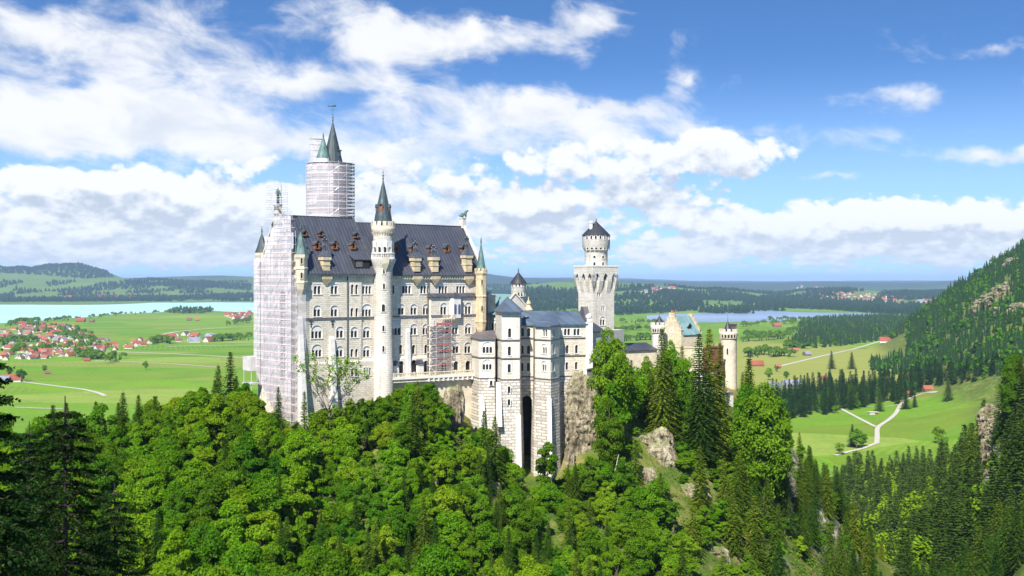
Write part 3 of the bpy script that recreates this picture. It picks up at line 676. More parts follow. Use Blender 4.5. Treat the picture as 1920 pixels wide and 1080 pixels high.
# projecting bay with its own low roof
bz = FS.z(850, 557, 1.0)
bb = MB()
hb = prow([(832,582,2,'A',2.4,.86),(878,581,2,'A',2.4,.86),(836,619.5,2,'A',2.0,.82),(853.5,619.5,2,'A',2.0,.82),(878,619,2,'A',2.0,.86),
           (832,655,2,'A',2.1,.9),(855,655,2,'A',2.1,.9),(877.3,655,2,'A',2.1,.9),(832,690,1,'S',3.2,1.6),(855,689,1,'S',3.2,1.6),(877.5,688,1,'S',3.2,1.6)], 1.0)
wall_of(bb, FS, [(U2,ZB),(U3,ZB),(U3,bz),(U2,bz)], hb, 1.0)
for uu, s in ((U2, 1), (U3, -1)):
    q = [FS.p(uu,-0.3,ZB), FS.p(uu,1.0,ZB), FS.p(uu,1.0,bz), FS.p(uu,-0.3,bz)]; bb.add(q if s > 0 else q[::-1], [(0,1,2,3)])
bay = bb.build('projecting_bay', M['lime'], palace)
rb = MB(); rb.hexa([FS.p(U2-.5,1.5,bz-.1), FS.p(U3+.5,1.5,bz-.1), FS.p(U3+.5,-.2,bz-.05), FS.p(U2-.5,-.2,bz-.05), FS.p(U2-.5,1.5,bz+.12), FS.p(U3+.5,1.5,bz+.12), FS.p(U3+.2,-.25,bz+1.1), FS.p(U2-.2,-.25,bz+1.1)])
rb.build('bay_roof', M['roof_black'], bay)
# oriel with balcony on the bay
uo = FS.u(853, 1.0); zo0 = FS.z(850, 596, 1.0)
ob = MB(); of = FS.sub(uo, 1.0)
oc = [(-1.9,0),(-1.25,1.1),(1.25,1.1),(1.9,0)]
def facets(mb, base, pts, z0, z1, mi=0):
    for (a, b), (c, d) in zip(pts, pts[1:]):
        mb.add([base.p(a,b,z0), base.p(c,d,z0), base.p(c,d,z1), base.p(a,b,z1)], [(0,1,2,3)], False, mi)
facets(ob, of, oc, zo0, bz-0.1)
ob.add([of.p(a,b,bz-0.1) for a,b in oc], [(0,1,2,3)]); ob.add([of.p(a,b,zo0) for a,b in oc], [(3,2,1,0)])
n_ = len(oc); ob.add([of.p(a,b,zo0) for a,b in oc]+[of.p(a*.35,b*.1,zo0-1.9) for a,b in oc], [(n_+i, n_+i+1, i+1, i) for i in range(n_-1)], False, 1)
oriel = ob.build('oriel', [M['smooth'], M['ochre_pale']], palace)
for a in (-0.7, 0.7):
    p0 = of.sub(a, 1.1); mb = MB(); mb.panel(p0, arch(0, zo0+1.0, 0.85, 2.4, 0.42), (), 0.03); w_ = mb.build('window', M['glass_blue'], oriel)
rb = MB(); top = of.p(0, 0, bz+1.4); ring = [of.p(a*1.15, b*1.25, bz-0.1) for a, b in oc]; rb.add(ring+[top], [(0,1,4),(1,2,4),(2,3,4)]); rb.build('oriel_roof', M['roof_black'], oriel)
kb = MB(); ub0, ub1 = FS.u(826, 1.0)-uo, FS.u(848, 1.0)-uo
kb.box(of, ub0, ub1, 0.0, 1.25, zo0-0.35, zo0-0.1)
kb.box(of, ub0, ub1, 1.12, 1.25, zo0+0.75, zo0+0.92)
for i in range(9):
    a = ub0+(ub1-ub0)*i/8; kb.box(of, a-0.07, a+0.07, 1.13, 1.24, zo0-0.1, zo0+0.75)
for a in (ub0+0.4, (ub0+ub1)/2, ub1-0.4): kb.add([of.p(a-.2,0,zo0-1.4), of.p(a+.2,0,zo0-1.4), of.p(a+.2,1.1,zo0-.36), of.p(a-.2,1.1,zo0-.36), of.p(a-.2,0,zo0-.36), of.p(a+.2,0,zo0-.36)], [(0,1,2,3),(1,5,2),(0,3,4)])
kb.build('balcony', M['ochre_pale'], palace)
# string courses and cornice
sb = MB(); zs = FS.z(640, 596)
sb.box(FS, 0, U1, -0.1, 0.28, zs-0.17, zs+0.17); sb.box(FS, U1, U2, -0.4, 0.02, zs-0.17, zs+0.17); sb.box(FS, U2, U3+.2, 0.9, 1.25, zs-0.17, zs+0.17); sb.box(FS, U3+.3, UE, -0.4, 0.0, zs-0.17, zs+0.17)
sb.build('string_course', M['roof_brown'], palace)
cb = MB()
cb.box(FS, 0.3, UE, -0.25, 0.32, ZE-0.55, ZE-0.02); cb.box(FS, 0.3, UE, -0.25, 0.10, ZE-1.45, ZE-0.553)
k = int(UE/0.85)
for i in range(k):
    a = 0.6+i*0.85; cb.box(FS, a, a+0.36, 0.0, 0.30, ZE-1.2, ZE-0.552)
cb.build('cornice', M['ochre_pale'], palace)
# roof: two sections, the western one standing a little higher
UR = FS.u(700)
def roof_section(u0, u1, zr, lift):
    mb = MB(); vm = -PW/2
    for s in (1, -1):
        ve = 0.55+lift*0.4 if s > 0 else -PW-0.55; ze = ZE-0.1+lift*0.2
        P = [FS.p(u0,ve,ze), FS.p(u1,ve,ze), FS.p(u1,vm,zr), FS.p(u0,vm,zr)]
        if s < 0: P = [P[1], P[0], P[3], P[2]]
        mb.hexa([(p[0],p[1],p[2]-0.35) for p in P]+P)
    mb.tube(FS.p(u0,vm,zr), FS.p(u1,vm,zr), 0.16, None, 6)
    return mb
UL0 = 0.6
roof1 = roof_section(UL0, UR, ZR, 1.0).build('roof', M['slate'], palace, 'taller western roof section')
roof2 = roof_section(UR-0.4, UE-0.4, ZR2, 0.0).build('roof', M['slate'], palace)
vb = MB(); vb.hexa([FS.p(UR-.25,1.0,ZE+.05), FS.p(UR+.25,1.0,ZE+.05), FS.p(UR+.25,-PW/2,ZR+.1), FS.p(UR-.25,-PW/2,ZR+.1)]+[FS.p(UR-.25,1.0,ZE+.3), FS.p(UR+.25,1.0,ZE+.3), FS.p(UR+.25,-PW/2,ZR+.3), FS.p(UR-.25,-PW/2,ZR+.3)])
vb.build('verge', M['metal'], roof1)
def gable_coping(fr, name):
    mb = MB()
    for s in (0, 1):
        a = (-0.5 if s == 0 else PW+0.5); zz = ZE-0.3; top = (ZR if fr is FW else ZR2)+0.9
        P = [fr.p(a,-0.75,zz), fr.p(a,0.15,zz), fr.p(PW/2,0.15,top), fr.p(PW/2,-0.75,top)]
        if s: P = P[::-1]
        mb.hexa([P[1],P[0],P[3],P[2]]+[(p[0],p[1],p[2]+0.75) for p in (P[1],P[0],P[3],P[2])])
    mb.box(fr, PW/2-0.9, PW/2+0.9, -0.9, 0.3, (ZR if fr is FW else ZR2)-0.5, (ZR if fr is FW else ZR2)+2.3)
    mb.box(fr, PW/2-1.05, PW/2+1.05, -1.05, 0.45, (ZR if fr is FW else ZR2)+2.303, (ZR if fr is FW else ZR2)+2.6)
    return mb.build(name, M['ochre_pale'] if fr is FW else M['brickstone'], palace)
gable_coping(FW, 'gable_coping'); gable_coping(FE, 'gable_coping')
# dormers
rn = (Vector(FS.p(0,0.55,ZE))-Vector(FS.p(0,-PW/2,ZR))).cross(Vector((TX,TY,0))).normalized()
rn = Vector((FS.n[0]*(ZR-ZE), FS.n[1]*(ZR-ZE), PW/2+0.5)).normalized()
def dormer(px, py, w, h, d):
    lift = 1 if px < 700 else 0
    p = plane_hit(px, py, FS.p(0,0.55+lift*.4,ZE-.1+lift*.2), Vector((FS.n[0]*((ZR if lift else ZR2)-ZE), FS.n[1]*((ZR if lift else ZR2)-ZE), PW/2+0.5)).normalized())
    f = Frame(p.x, p.y, ang=TH); z0 = p.z-0.2
    mb = MB(); pent = [(-w/2,z0),(w/2,z0),(w/2,z0+h*.62),(0,z0+h),(-w/2,z0+h*.62)]
    hole = arch(0, z0+0.3, w*.5, h*.33, w*.25, 6)
    mb.panel(f, pent, [hole], 0.5); mb.reveal(f, hole, 0.5, 0.2)
    for s in (-1, 1):
        q = [f.p(s*w/2,0.5,z0), f.p(s*w/2,-d,z0), f.p(s*w/2,-d,z0+h*.62), f.p(s*w/2,0.5,z0+h*.62)]; mb.add(q if s < 0 else q[::-1], [(0,1,2,3)])
    dm = mb.build('dormer', M['wood'], palace)
    pb = MB(); pb.panel(f, hole, (), 0.2); pb.build('pane', M['dark'], dm)
    gb = MB(); gable_box(gb, f, -w/2, w/2, -d-.6, 0.5, z0+h*.62, z0+h, 0.22); gb.build('dormer_roof', M['slate'], dm)
for px, py in ((594,466),(627,466),(661.5,466),(742,471),(773,471),(806,472),(837,472),(867.5,472)): dormer(px, py, 1.5, 2.2, 1.8)
for px, py in ((570,441),(601,441.5),(666.5,444.5)): dormer(px, py, 1.25, 1.35, 1.2)
# the big shed dormer near the junction
p = plane_hit(677.5, 500, FS.p(0,0.95,ZE+.1), rn); f = Frame(p.x, p.y, ang=TH)
mb = MB(); mb.box(f, -2.3, 2.3, -2.5, 0.35, p.z-0.4, p.z+1.75); sd = mb.build('shed_dormer', M['dark'], palace)
mb = MB(); mb.hexa([f.p(-2.6,0.7,p.z+1.7), f.p(2.6,0.7,p.z+1.7), f.p(2.6,-3.4,p.z+4.0), f.p(-2.6,-3.4,p.z+4.0)]+[f.p(-2.6,0.7,p.z+1.95), f.p(2.6,0.7,p.z+1.95), f.p(2.6,-3.4,p.z+4.25), f.p(-2.6,-3.4,p.z+4.25)]); mb.build('shed_roof', M['slate'], sd)
mb = MB(); mb.box(f, -1.9, 0.1, 0.0, 0.45, p.z-0.1, p.z+1.5); mb.build('shutter', M['roof_brown'], sd)
# chimney turrets standing on the eave
def chimney(px, ybot, ytop, yhood, w=2.0, pipes=3, hood=True):
    u = FS.u(px); f = FS.sub(u, 0.1); z0 = FS.z(px, ybot); z1 = FS.z(px, yhood); z2 = FS.z(px, ytop)
    mb = MB(); mb.box(f, -w/2, w/2, -1.5, 0.3, z0-0.3, z1-0.9); mb.box(f, -w/2-.25, w/2+.25, -1.75, 0.55, z1-0.9, z1); mb.box(f, -w/2-.12, w/2+.12, -1.6, 0.42, (z0+z1)/2-.6, (z0+z1)/2-.3)
    # pendant corbel under the eave
    mb.add([f.p(-w/2-.5,0.05,ZE-0.5), f.p(w/2+.5,0.05,ZE-0.5), f.p(w/2+.5,0.62,ZE-0.5), f.p(-w/2-.5,0.62,ZE-0.5), f.p(-w/2-.5,0.05,ZE-1.5), f.p(w/2+.5,0.05,ZE-1.5), f.p(w/2+.5,0.62,ZE-1.3), f.p(-w/2-.5,0.62,ZE-1.3), f.p(0,0.03,ZE-3.2)],
           [(0,1,2,3),(3,2,6,7),(2,1,5,6),(0,3,7,4),(7,6,8),(6,5,8),(4,7,8)])
    c = mb.build('chimney', M['ochre'], palace)
    if hood:
        hb_ = MB(); hb_.box(f, -w/2-.35, w/2+.35, -1.85, 0.65, z1+.003, z1+1.5, top=0.75); hb_.build('hood', M['metal'], c)
    for i in range(pipes):
        a = (i-(pipes-1)/2)*0.5
        pb = MB(); x, y, _ = f.p(a, -0.6, 0); zt = z2-abs(a)*0.9
        pb.lathe((x,y), [(0.20,z1+.3),(0.20,z1+(zt-z1)*.55),(0.27,z1+(zt-z1)*.6),(0.2,z1+(zt-z1)*.65),(0.2,zt-.35),(0.28,zt-.3),(0.28,zt-.1),(0.1,zt)], 8); pb.build('flue_pipe', M['metal'], c)
chimney(611, 506, 444, 481); chimney(781, 507, 451, 483); chimney(815, 508, 458, 482, hood=False, pipes=4); chimney(877.5, 508, 442, 478, w=2.3)
# corner turrets
def turret(px, D, r, z0, z1, zs, zcor, seg, mat, roofm, crown=False, lbl=None):
    c = at(px, D)[:2]; mb = MB()
    mb.lathe(c, [(0.15,zcor),(r*.55,zcor+(z0-zcor)*.4),(r*.8,zcor+(z0-zcor)*.62),(r*1.02,z0),(r*1.1,z0+.1),(r*1.1,z0+.5),(r,z0+.6),(r,z0+(z1-z0)*.5-.2),(r*1.1,z0+(z1-z0)*.5),(r*1.1,z0+(z1-z0)*.5+.3),(r,z0+(z1-z0)*.5+.4),(r,z1-1.3),(r*1.18,z1-.7),(r*1.2,z1)], seg, 0, False, math.pi/seg+TH)
    if crown: battlement(mb, c, r*1.2, z1, z1+0.75, 10, 0.3)
    t = mb.build('corner_turret', M[mat], palace, lbl)
    sp = MB(); rr = r*(1.0 if crown else 1.22); sp.lathe(c, [(rr,z1+.02),(rr*.82,z1+(zs-z1)*.16),(0.07,zs)], seg, 0, False, math.pi/seg+TH); s = sp.build('spire', M[roofm], t)
    finial(s, c, zs, 1.7)
    for zz in (z0+(z1-z0)*.28, z0+(z1-z0)*.78):
        slot(t, c, r*.97, px+2, zz, 0.5, 1.5, 'dark', mat)
turret(563.5, 293.5, 1.7, zat(532,293), zat(477,293), zat(432,293), zat(560,293), 6, 'ochre_pale', 'spire_green', lbl='pale ochre corner turret with green copper spire')
turret(902, 330, 1.55, zat(605,330), zat(508,330), zat(455,330), zat(640,330), 8, 'ochre', 'spire_green', True, 'ochre octagonal corner turret with battlements and green spire')
turret(491, 309, 1.5, zat(530,309), zat(474,309), zat(436,309), zat(560,309), 6, 'ochre_pale', 'spire', lbl='dark corner spire behind the scaffolding')
# buttresses
def buttress(px0, px1, ytop, v0, v1, ybot, base=None):
    u0 = FS.u(px0); u1 = FS.u(px1); zt = FS.z(px0, ytop); zb = FS.z(px0, ybot)-4
    mb = MB(); mb.hexa([FS.p(u0-.1,v1,zb), FS.p(u1+.1,v1,zb), FS.p(u1+.1,-.2,zb), FS.p(u0-.1,-.2,zb), FS.p(u0,v0,zt), FS.p(u1,v0,zt), FS.p(u1,-.2,zt+.9), FS.p(u0,-.2,zt+.9)])
    mb.build('buttress', M['smooth'], palace)
buttress(557, 565.5, 598, 0.5, 3.6, 795); buttress(617, 625.5, 635, 0.55, 2.2, 745); buttress(761.5, 767.5, 622, 0.3, 0.9, 690)
mb = MB(); mb.tube(FS.p(FS.u(651),0.15,ZE-0.3), FS.p(FS.u(651),0.15,ZB+5), 0.16); mb.build('downpipe', M['pipe'], palace)
mb = MB(); mb.tube(FS.p(U2-.35,0.1,ZE-0.3), FS.p(U2-.35,0.1,ZB+15), 0.16); mb.build('downpipe', M['pipe'], palace)
# iron wall anchors
for px in (583, 623.5):
    u = FS.u(px); z = FS.z(px, 604); mb = MB(); mb.box(FS, u-.12, u+.12, 0.02, 0.14, z-1.3, z+.6); mb.box(FS, u-.6, u+.6, 0.02, 0.16, z+.15, z+.4); mb.box(FS, u-.35, u+.35, 0.02, 0.15, z-.55, z-.35); mb.build('wall_anchor', M['pipe'], palace)
# sculptures on the gables
def blob_mesh(spec, mat, name, subs=2):
    """one continuous skinned body: spec = ([(x,y,z,r)...], [(i,j)...])"""
    me = bpy.data.meshes.new(name); me.from_pydata([p[:3] for p in spec[0]], spec[1], [])
    o = bpy.data.objects.new(name, me); COL.objects.link(o)
    sk = o.modifiers.new('s', 'SKIN'); sk.use_smooth_shade = True
    for v, p in zip(me.skin_vertices[0].data, spec[0]): v.radius = (p[3], p[3]); v.use_root = False
    me.skin_vertices[0].data[0].use_root = True
    ss = o.modifiers.new('d', 'SUBSURF'); ss.levels = subs; ss.render_levels = subs
    dg = bpy.context.evaluated_depsgraph_get(); m2 = bpy.data.meshes.new_from_object(o.evaluated_get(dg)); m2.name = name
    bpy.data.objects.remove(o); m2.materials.clear(); m2.materials.append(mat)
    m2.polygons.foreach_set('use_smooth', [True]*len(m2.polygons)); return m2
lion_m = blob_mesh(([(0,0,.95,.42),(.7,0,1.15,.46),(1.05,0,1.75,.42),(1.45,0,2.05,.30),(1.85,0,1.95,.17),(-.55,0,.75,.42),(-.25,.32,.3,.26),(.25,.36,.12,.13),(-.25,-.32,.3,.26),(.25,-.36,.12,.13),(.95,.28,.7,.19),(1.05,.28,.1,.13),(.95,-.28,.7,.19),(1.05,-.28,.1,.13),(-.95,0,.35,.10),(-1.2,0,.9,.07)],
    [(0,1),(1,2),(2,3),(3,4),(0,5),(5,6),(6,7),(5,8),(8,9),(1,10),(10,11),(1,12),(12,13),(5,14),(14,15)]), M['bronze'], 'lion_statue')
lion = bpy.data.objects.new('lion_statue', lion_m); COL.objects.link(lion); q = FE.p(PW/2, -0.3, ZR2+2.6); lion.location = q; lion.rotation_euler = (0,0,TH-0.4)
tag(lion, 'seated bronze lion statue on the east gable of the palace roof', 'statue')
kn = blob_mesh(([(0,0,2.0,.36),(0,0,2.75,.40),(0,0,3.15,.16),(0,0,3.5,.24),(.18,0,1.1,.24),(.2,.05,.1,.17),(-.18,0,1.1,.24),(-.2,.05,.1,.17),(.5,0,2.8,.16),(.65,.1,2.2,.12),(.6,.35,1.8,.1),(-.5,0,2.8,.16),(-.75,.1,2.4,.12),(-.7,.4,2.2,.1)],
    [(0,1),(1,2),(2,3),(0,4),(4,5),(0,6),(6,7),(1,8),(8,9),(9,10),(1,11),(11,12),(12,13)]), M['bronze'], 'knight_statue')
q = FW.p(PW/2, -0.3, ZR+2.6); kt = thing('knight_statue', 'dark standing figure statue on the scaffolded west gable top', 'statue', q)
kt_b = bpy.data.objects.new('figure', kn); COL.objects.link(kt_b); kt_b.parent = kt; kt_b.scale = (1.25,1.25,1.25); kt_b.rotation_euler = (0,0,-0.7)
mb = MB(); mb.tube((q[0]+.9,q[1]-.3,q[2]), (q[0]+.9,q[1]-.3,q[2]+5.2), 0.07); OFF[kt.name] = q; mb.build('lance', M['bronze'], kt)
# ================================================================== round stair tower on the south wall
ct = FS.p(FS.u(715.5), 0.7, 0)[:2]; Dt = ct[1]
st = thing('stair_tower', 'round white stair tower with balcony and dark pointed roof on the palace front', 'tower', (*ct, 150))
R1 = 17.6/FPX*Dt; zb_ = zat(485, Dt)
mb = MB()
mb.lathe(ct, [(R1*1.10,138),(R1*1.06,zat(676,Dt)),(R1*1.0,zat(674,Dt)),(R1,zat(600,Dt)),(R1,zat(505,Dt)),(R1*1.12,zat(498,Dt)),(R1*1.38,zat(488,Dt)),(R1*1.38,zb_)], 32)
R2 = 18.3/FPX*Dt
mb.lathe(ct, [(R2,zb_-.2),(R2,zat(438,Dt))], 32)
mb.build('shaft', M['tower_stone'], st)
mb = MB(); mb.lathe(ct, [(R2,zat(439,Dt)),(R2*1.16,zat(434,Dt)),(R2*1.22,zat(430,Dt)),(R2*1.22,zat(424,Dt)),(R2*1.1,zat(423.8,Dt))], 32); corbel_ring(mb, ct, R2, R2*1.2, zat(442,Dt), zat(435,Dt), 26)
battlement(mb, ct, R2*1.24, zat(425,Dt), zat(415.5,Dt), 14, 0.3, 0, 0.68); mb.build('crown', M['ochre_pale'], st)
mb = MB(); zt0 = zat(419,Dt); mb.lathe(ct, [(17.5/FPX*Dt,zt0),(15.5/FPX*Dt,zat(405,Dt)),(0.1,zat(337,Dt))], 16, 0, False); sp = mb.build('spire', M['spire'], st); finial(sp, ct, zat(338,Dt), zat(318,Dt)-zat(338,Dt))
for da, zz in ((-1.75,391),(-0.25,392),(-2.9,392)):
    a = da; z = zat(zz,Dt); r = 12.0/FPX*Dt; f = Frame(ct[0]+r*math.cos(a), ct[1]+r*math.sin(a), ang=a+math.pi/2)
    mb = MB(); mb.box(f, -.45,.45,-1.2,.25,z-.7,z+.5); dmr = mb.build('dormer', M['wood'], sp); gb = MB(); gable_box(gb, f, -.45,.45,-1.2,.25,z+.5,z+1.1,.12); gb.build('dormer_roof', M['spire'], dmr)
# arcade gallery
mb = MB(); n = 12; zg0 = zat(480,Dt); zg1 = zat(456,Dt)
for i in range(n):
    a = 2*math.pi*(i+.5)/n-math.pi/2; f = Frame(ct[0]+R2*math.cos(a), ct[1]+R2*math.sin(a), ang=a+math.pi/2); w = 2*math.pi*R2/n
    o = arch(0, zg0, w*.72, (zg1-zg0)*.55, w*.36, 7); poly = [(-w/2,zg0),(w/2,zg0),(w/2,zg1+.6),(-w/2,zg1+.6)]
    mb.panel(f, poly, [[(p_[0], p_[1]+.002) for p_ in o]], 0.22); mb.reveal(f, o, 0.22, 0.0)
ar = mb.build('arcade', M['trim'], st)
for px in (704, 722, 712): slot(st, ct, R2, px, zat(470,Dt), 0.75, 2.2, 'dark')
mb = MB(); Rb = 22.3/FPX*Dt
mb.lathe(ct, [(R1*1.38,zb_),(Rb,zb_+.02),(Rb,zb_+.25),(R2,zb_+.26)], 32); mb.lathe(ct, [(Rb-.2,zat(476.5,Dt)),(Rb,zat(476.5,Dt)),(Rb,zat(474,Dt)),(Rb-.2,zat(474,Dt))], 32)
for i in range(40):
    a = 2*math.pi*i/40; x, y = ct[0]+(Rb-.1)*math.cos(a), ct[1]+(Rb-.1)*math.sin(a); mb.tube((x,y,zb_+.2), (x,y,zat(476,Dt)), 0.09, None, 5)
mb.build('balcony', M['trim'], st)
for px, py, w, h in ((720,508,.55,1.5),(720,536.5,.55,1.5),(719,577,.85,2.0),(719,615,.55,1.6),(719,653,.55,1.6),(719.5,690,.6,1.6)): slot(st, ct, R1*1.02, px, zat(py,Dt), w, h)
mb = MB(); a = -1.25; f = Frame(ct[0]+R1*math.cos(a), ct[1]+R1*math.sin(a), ang=a+math.pi/2); z = zat(497,Dt); mb.add([f.p(-1,.0,z+2),f.p(1,.0,z+2),f.p(1,1.2,z+2),f.p(-1,1.2,z+2),f.p(-1,0,z),f.p(1,0,z),f.p(.8,1.0,z+.4),f.p(-.8,1.0,z+.4),f.p(0,0,z-2.2)], [(0,1,2,3)][:0]+[(3,2,6,7),(2,1,5,6),(0,3,7,4),(7,6,8),(6,5,8),(4,7,8)]); mb.build('corbel', M['ochre_pale'], st)
# ================================================================== tall north tower
cn = at(619.5, 333)[:2]; Dn = 333.0
nt_ = thing('tall_tower', 'tallest round tower with dark green spire and weather vane, wrapped in scaffolding', 'tower', (*cn, 170))
mb = MB(); rN = 31/FPX*Dn
mb.lathe(cn, [(rN,150),(rN,zat(350,Dn)),(rN*1.05,zat(345,Dn)),(rN*1.05,zat(330,Dn)),(rN*.8,zat(326,Dn)),(rN*.72,zat(308,Dn))], 32); mb.build('shaft', M['brickstone'], nt_)
mb = MB(); c2 = (cn[0]+4.5/FPX*Dn, cn[1]); mb.lathe(c2, [(20/FPX*Dn,zat(311,Dn)),(15/FPX*Dn,zat(288,Dn)),(0.1,zat(228,Dn))], 16, 0, False); sp = mb.build('spire', M['spire'], nt_); finial(sp, c2, zat(229,Dn), zat(209,Dn)-zat(229,Dn), True)
mb = MB(); f = Frame(c2[0]+1.9, c2[1]-1.2, ang=0.6); z = zat(290,Dn); mb.box(f,-.5,.5,-1.2,.3,z-.6,z+.9); mb.box(f,-.7,.7,-1.2,.5,z+.903,z+1.2); mb.build('dormer', M['spire'], sp)
c3 = (cn[0]-10.5/FPX*Dn, cn[1]-2.6); mb = MB(); mb.lathe(c3, [(1.75,zat(330,Dn)),(1.75,zat(297,Dn))], 20); sm = mb.build('stair_turret', M['smooth'], nt_)
mb = MB(); mb.lathe(c3, [(1.95,zat(297.5,Dn)),(1.5,zat(288,Dn)),(0.08,zat(258,Dn))], 16, 0, False); s3 = mb.build('turret_roof', M['spire_green'], sm); finial(s3, c3, zat(259,Dn), 1.3)
# ================================================================== scaffolding
def pole(par, p, q, r=0.06, name='pole', mat='steel'):
    mb = MB(); mb.tube(p, q, r, None, 5); return mb.build(name, M[mat], par)
# --- round the tall tower
sct = thing('tower_scaffolding', 'netted steel scaffolding ringing the tallest tower under its green spire', 'scaffolding', (*cn, zat(404,Dn)))
rs = 44/FPX*Dn; zbot, ztop = zat(415,Dn), zat(310,Dn); nlev = 8
for i in range(16):
    a = 2*math.pi*i/16+0.1
    for rr in (rs+.16,):
        pole(sct, (cn[0]+rr*math.cos(a), cn[1]+rr*math.sin(a), zbot-2), (cn[0]+rr*math.cos(a), cn[1]+rr*math.sin(a), ztop+.8))
for k in range(nlev):
    z = zbot+(ztop-zbot)*(k+.6)/nlev
    mb = MB(); mb.lathe(cn, [(rs-1.1,z),(rs-.1,z),(rs-.1,z+.12),(rs-1.1,z+.12)], 32, 0, False); mb.build('deck', M['deck'], sct)
    mb = MB(); mb.lathe(cn, [(rs+.13,z+.12),(rs+.17,z+.12),(rs+.17,z+.30),(rs+.13,z+.30)], 32, 0, False); mb.build('toe_board', M['toe'], sct)
    for h in (1.1,):
        mb = MB(); mb.lathe(cn, [(rs+.13,z+h),(rs+.19,z+h),(rs+.19,z+h+.07),(rs+.13,z+h+.07)], 32, 0, False); mb.build('guard_rail', M['steel'], sct)
    for i in range(16):
        if (i+k) % 3 == 0:
            a, b = 2*math.pi*i/16+.1, 2*math.pi*(i+1)/16+.1; z2 = z+(ztop-zbot)/nlev
            pole(sct, (cn[0]+(rs+.17)*math.cos(a), cn[1]+(rs+.17)*math.sin(a), z), (cn[0]+(rs+.17)*math.cos(b), cn[1]+(rs+.17)*math.sin(b), z2), 0.05, 'brace', 'steel')
mb = MB(); mb.lathe(cn, [(rs+.1,zbot),(rs+.1,ztop)], 48, 0, False, 0, math.radians(120), math.radians(285)); mb.build('netting', M['net'], sct)
mb = MB(); mb.lathe(cn, [(rs+.1,zbot),(rs+.1,ztop)], 32, 0, False, 0, math.radians(285), math.radians(340)); mb.build('netting', M['net_thin'], sct)
# narrower upper lift beside the spire
ux, uy = cn[0]-25/FPX*Dn, cn[1]-1.0; fu = Frame(ux, uy, ang=0.35); zt = zat(256,Dn)
for (a, b) in ((-1.9,-1.4),(1.9,-1.4),(-1.9,1.4),(1.9,1.4),(0,1.4)): pole(sct, fu.p(a,b,ztop-1), fu.p(a,b,zt+.9*(1 if a <= 0 else 0)))
for k in range(5):
    z = ztop+(zt-ztop)*(k+.5)/5
    mb = MB(); mb.box(fu, -1.9,1.9,-1.4,1.4,z,z+.1); mb.build('deck', M['deck'], sct)
    mb = MB()
    for h in (.6, 1.15): mb.box(fu, -1.95,1.95,1.38,1.45,z+h,z+h+.07); mb.box(fu,-1.95,1.95,-1.45,-1.38,z+h,z+h+.07)
    mb.build('guard_rail', M['steel'], sct)
mb = MB(); mb.add([fu.p(-2,1.5,ztop), fu.p(2,1.5,ztop), fu.p(2,1.5,zt-2.5), fu.p(-2,1.5,zt-1)], [(0,1,2,3)]); mb.build('netting', M['net_thin'], sct)
# --- over the west gable
scg = thing('gable_scaffolding', 'tall white netted scaffolding covering the whole west gable of the palace', 'scaffolding', FW.p(PW/2, 1.2, 140))
VN = 1.7
def fz(py, u): 
    y = FW.p(u, VN, 0)[1]; return HC-(py-HOR)/FPX*y
uL = FW.u(477, VN); uR = PW+0.6
steps = [(uL, 486), (FW.u(489, VN), 478), (FW.u(497, VN), 444), (FW.u(507, VN), 428), (FW.u(514, VN), 404)]
right = [(FW.u(541, VN), 404), (FW.u(546, VN), 436), (FW.u(551, VN), 466), (uR, 478)]
prof = []
lv = []
edge = []
for i, (u, py) in enumerate(steps):
    if i: edge.append((u, fz(steps[i-1][1], u)))
    edge.append((u, fz(py, u)))
for i, (u, py) in enumerate(right):
    edge.append((u, fz(right[i-1][1] if i else 404, u)) if i else (u, fz(404, u)))
    edge.append((u, fz(py, u)))
def ztop_at(u):
    z = -1e9
    for (a, za), (b, zb__) in zip(edge, edge[1:]):
        if a-1e-6 <= u <= b+1e-6: z = max(z, za if abs(b-a) < 1e-6 else za+(zb__-za)*(u-a)/(b-a))
    return z
def zbot_at(u): return np.interp(u, [uL, FW.u(500, VN), uR], [fz(692,uL), fz(742,FW.u(500, VN)), fz(812,uR)])
uwin0, uwin1 = FW.u(525.5, VN), FW.u(536, VN); zw1, zw0 = fz(547,uwin0), fz(712,uwin0)
netpoly = [(uL, zbot_at(uL)), (FW.u(500, VN), zbot_at(FW.u(500, VN))), (uR, zbot_at(uR))]+edge[::-1]
mb = MB(); mb.panel(FW, netpoly, [[(uwin0,zw0),(uwin1,zw0),(uwin1,zw1),(uwin0,zw1)]], VN+.10); mb.build('netting', M['net'], scg)
mb = MB(); mb.add([FW.p(uwin0,VN-.1,zw0),FW.p(uwin1,VN-.1,zw0),FW.p(uwin1,VN-.1,zw1),FW.p(uwin0,VN-.1,zw1)], [(0,1,2,3)]); mb.build('netting', M['net_thin'], scg)
mb = MB(); mb.panel(FS, [(-VN-.1, zbot_at(uR)), (2.2, zbot_at(uR)+2), (2.2, 181), (-VN-.1, 181.5)], (), 4.0 if False else 0.9); mb.build('netting', M['net_thin'], scg)
npole = 11
for i in range(npole+1):
    u = uL+.05+(uR-.1-uL)*i/npole
    for v in (VN+.2, 0.6): pole(scg, FW.p(u, v, zbot_at(u)-1.2), FW.p(u, v, ztop_at(u)+.5), 0.055, 'pole', 'steel' if i not in (2,) else 'steel_dark')
z = 145.0; k = 0
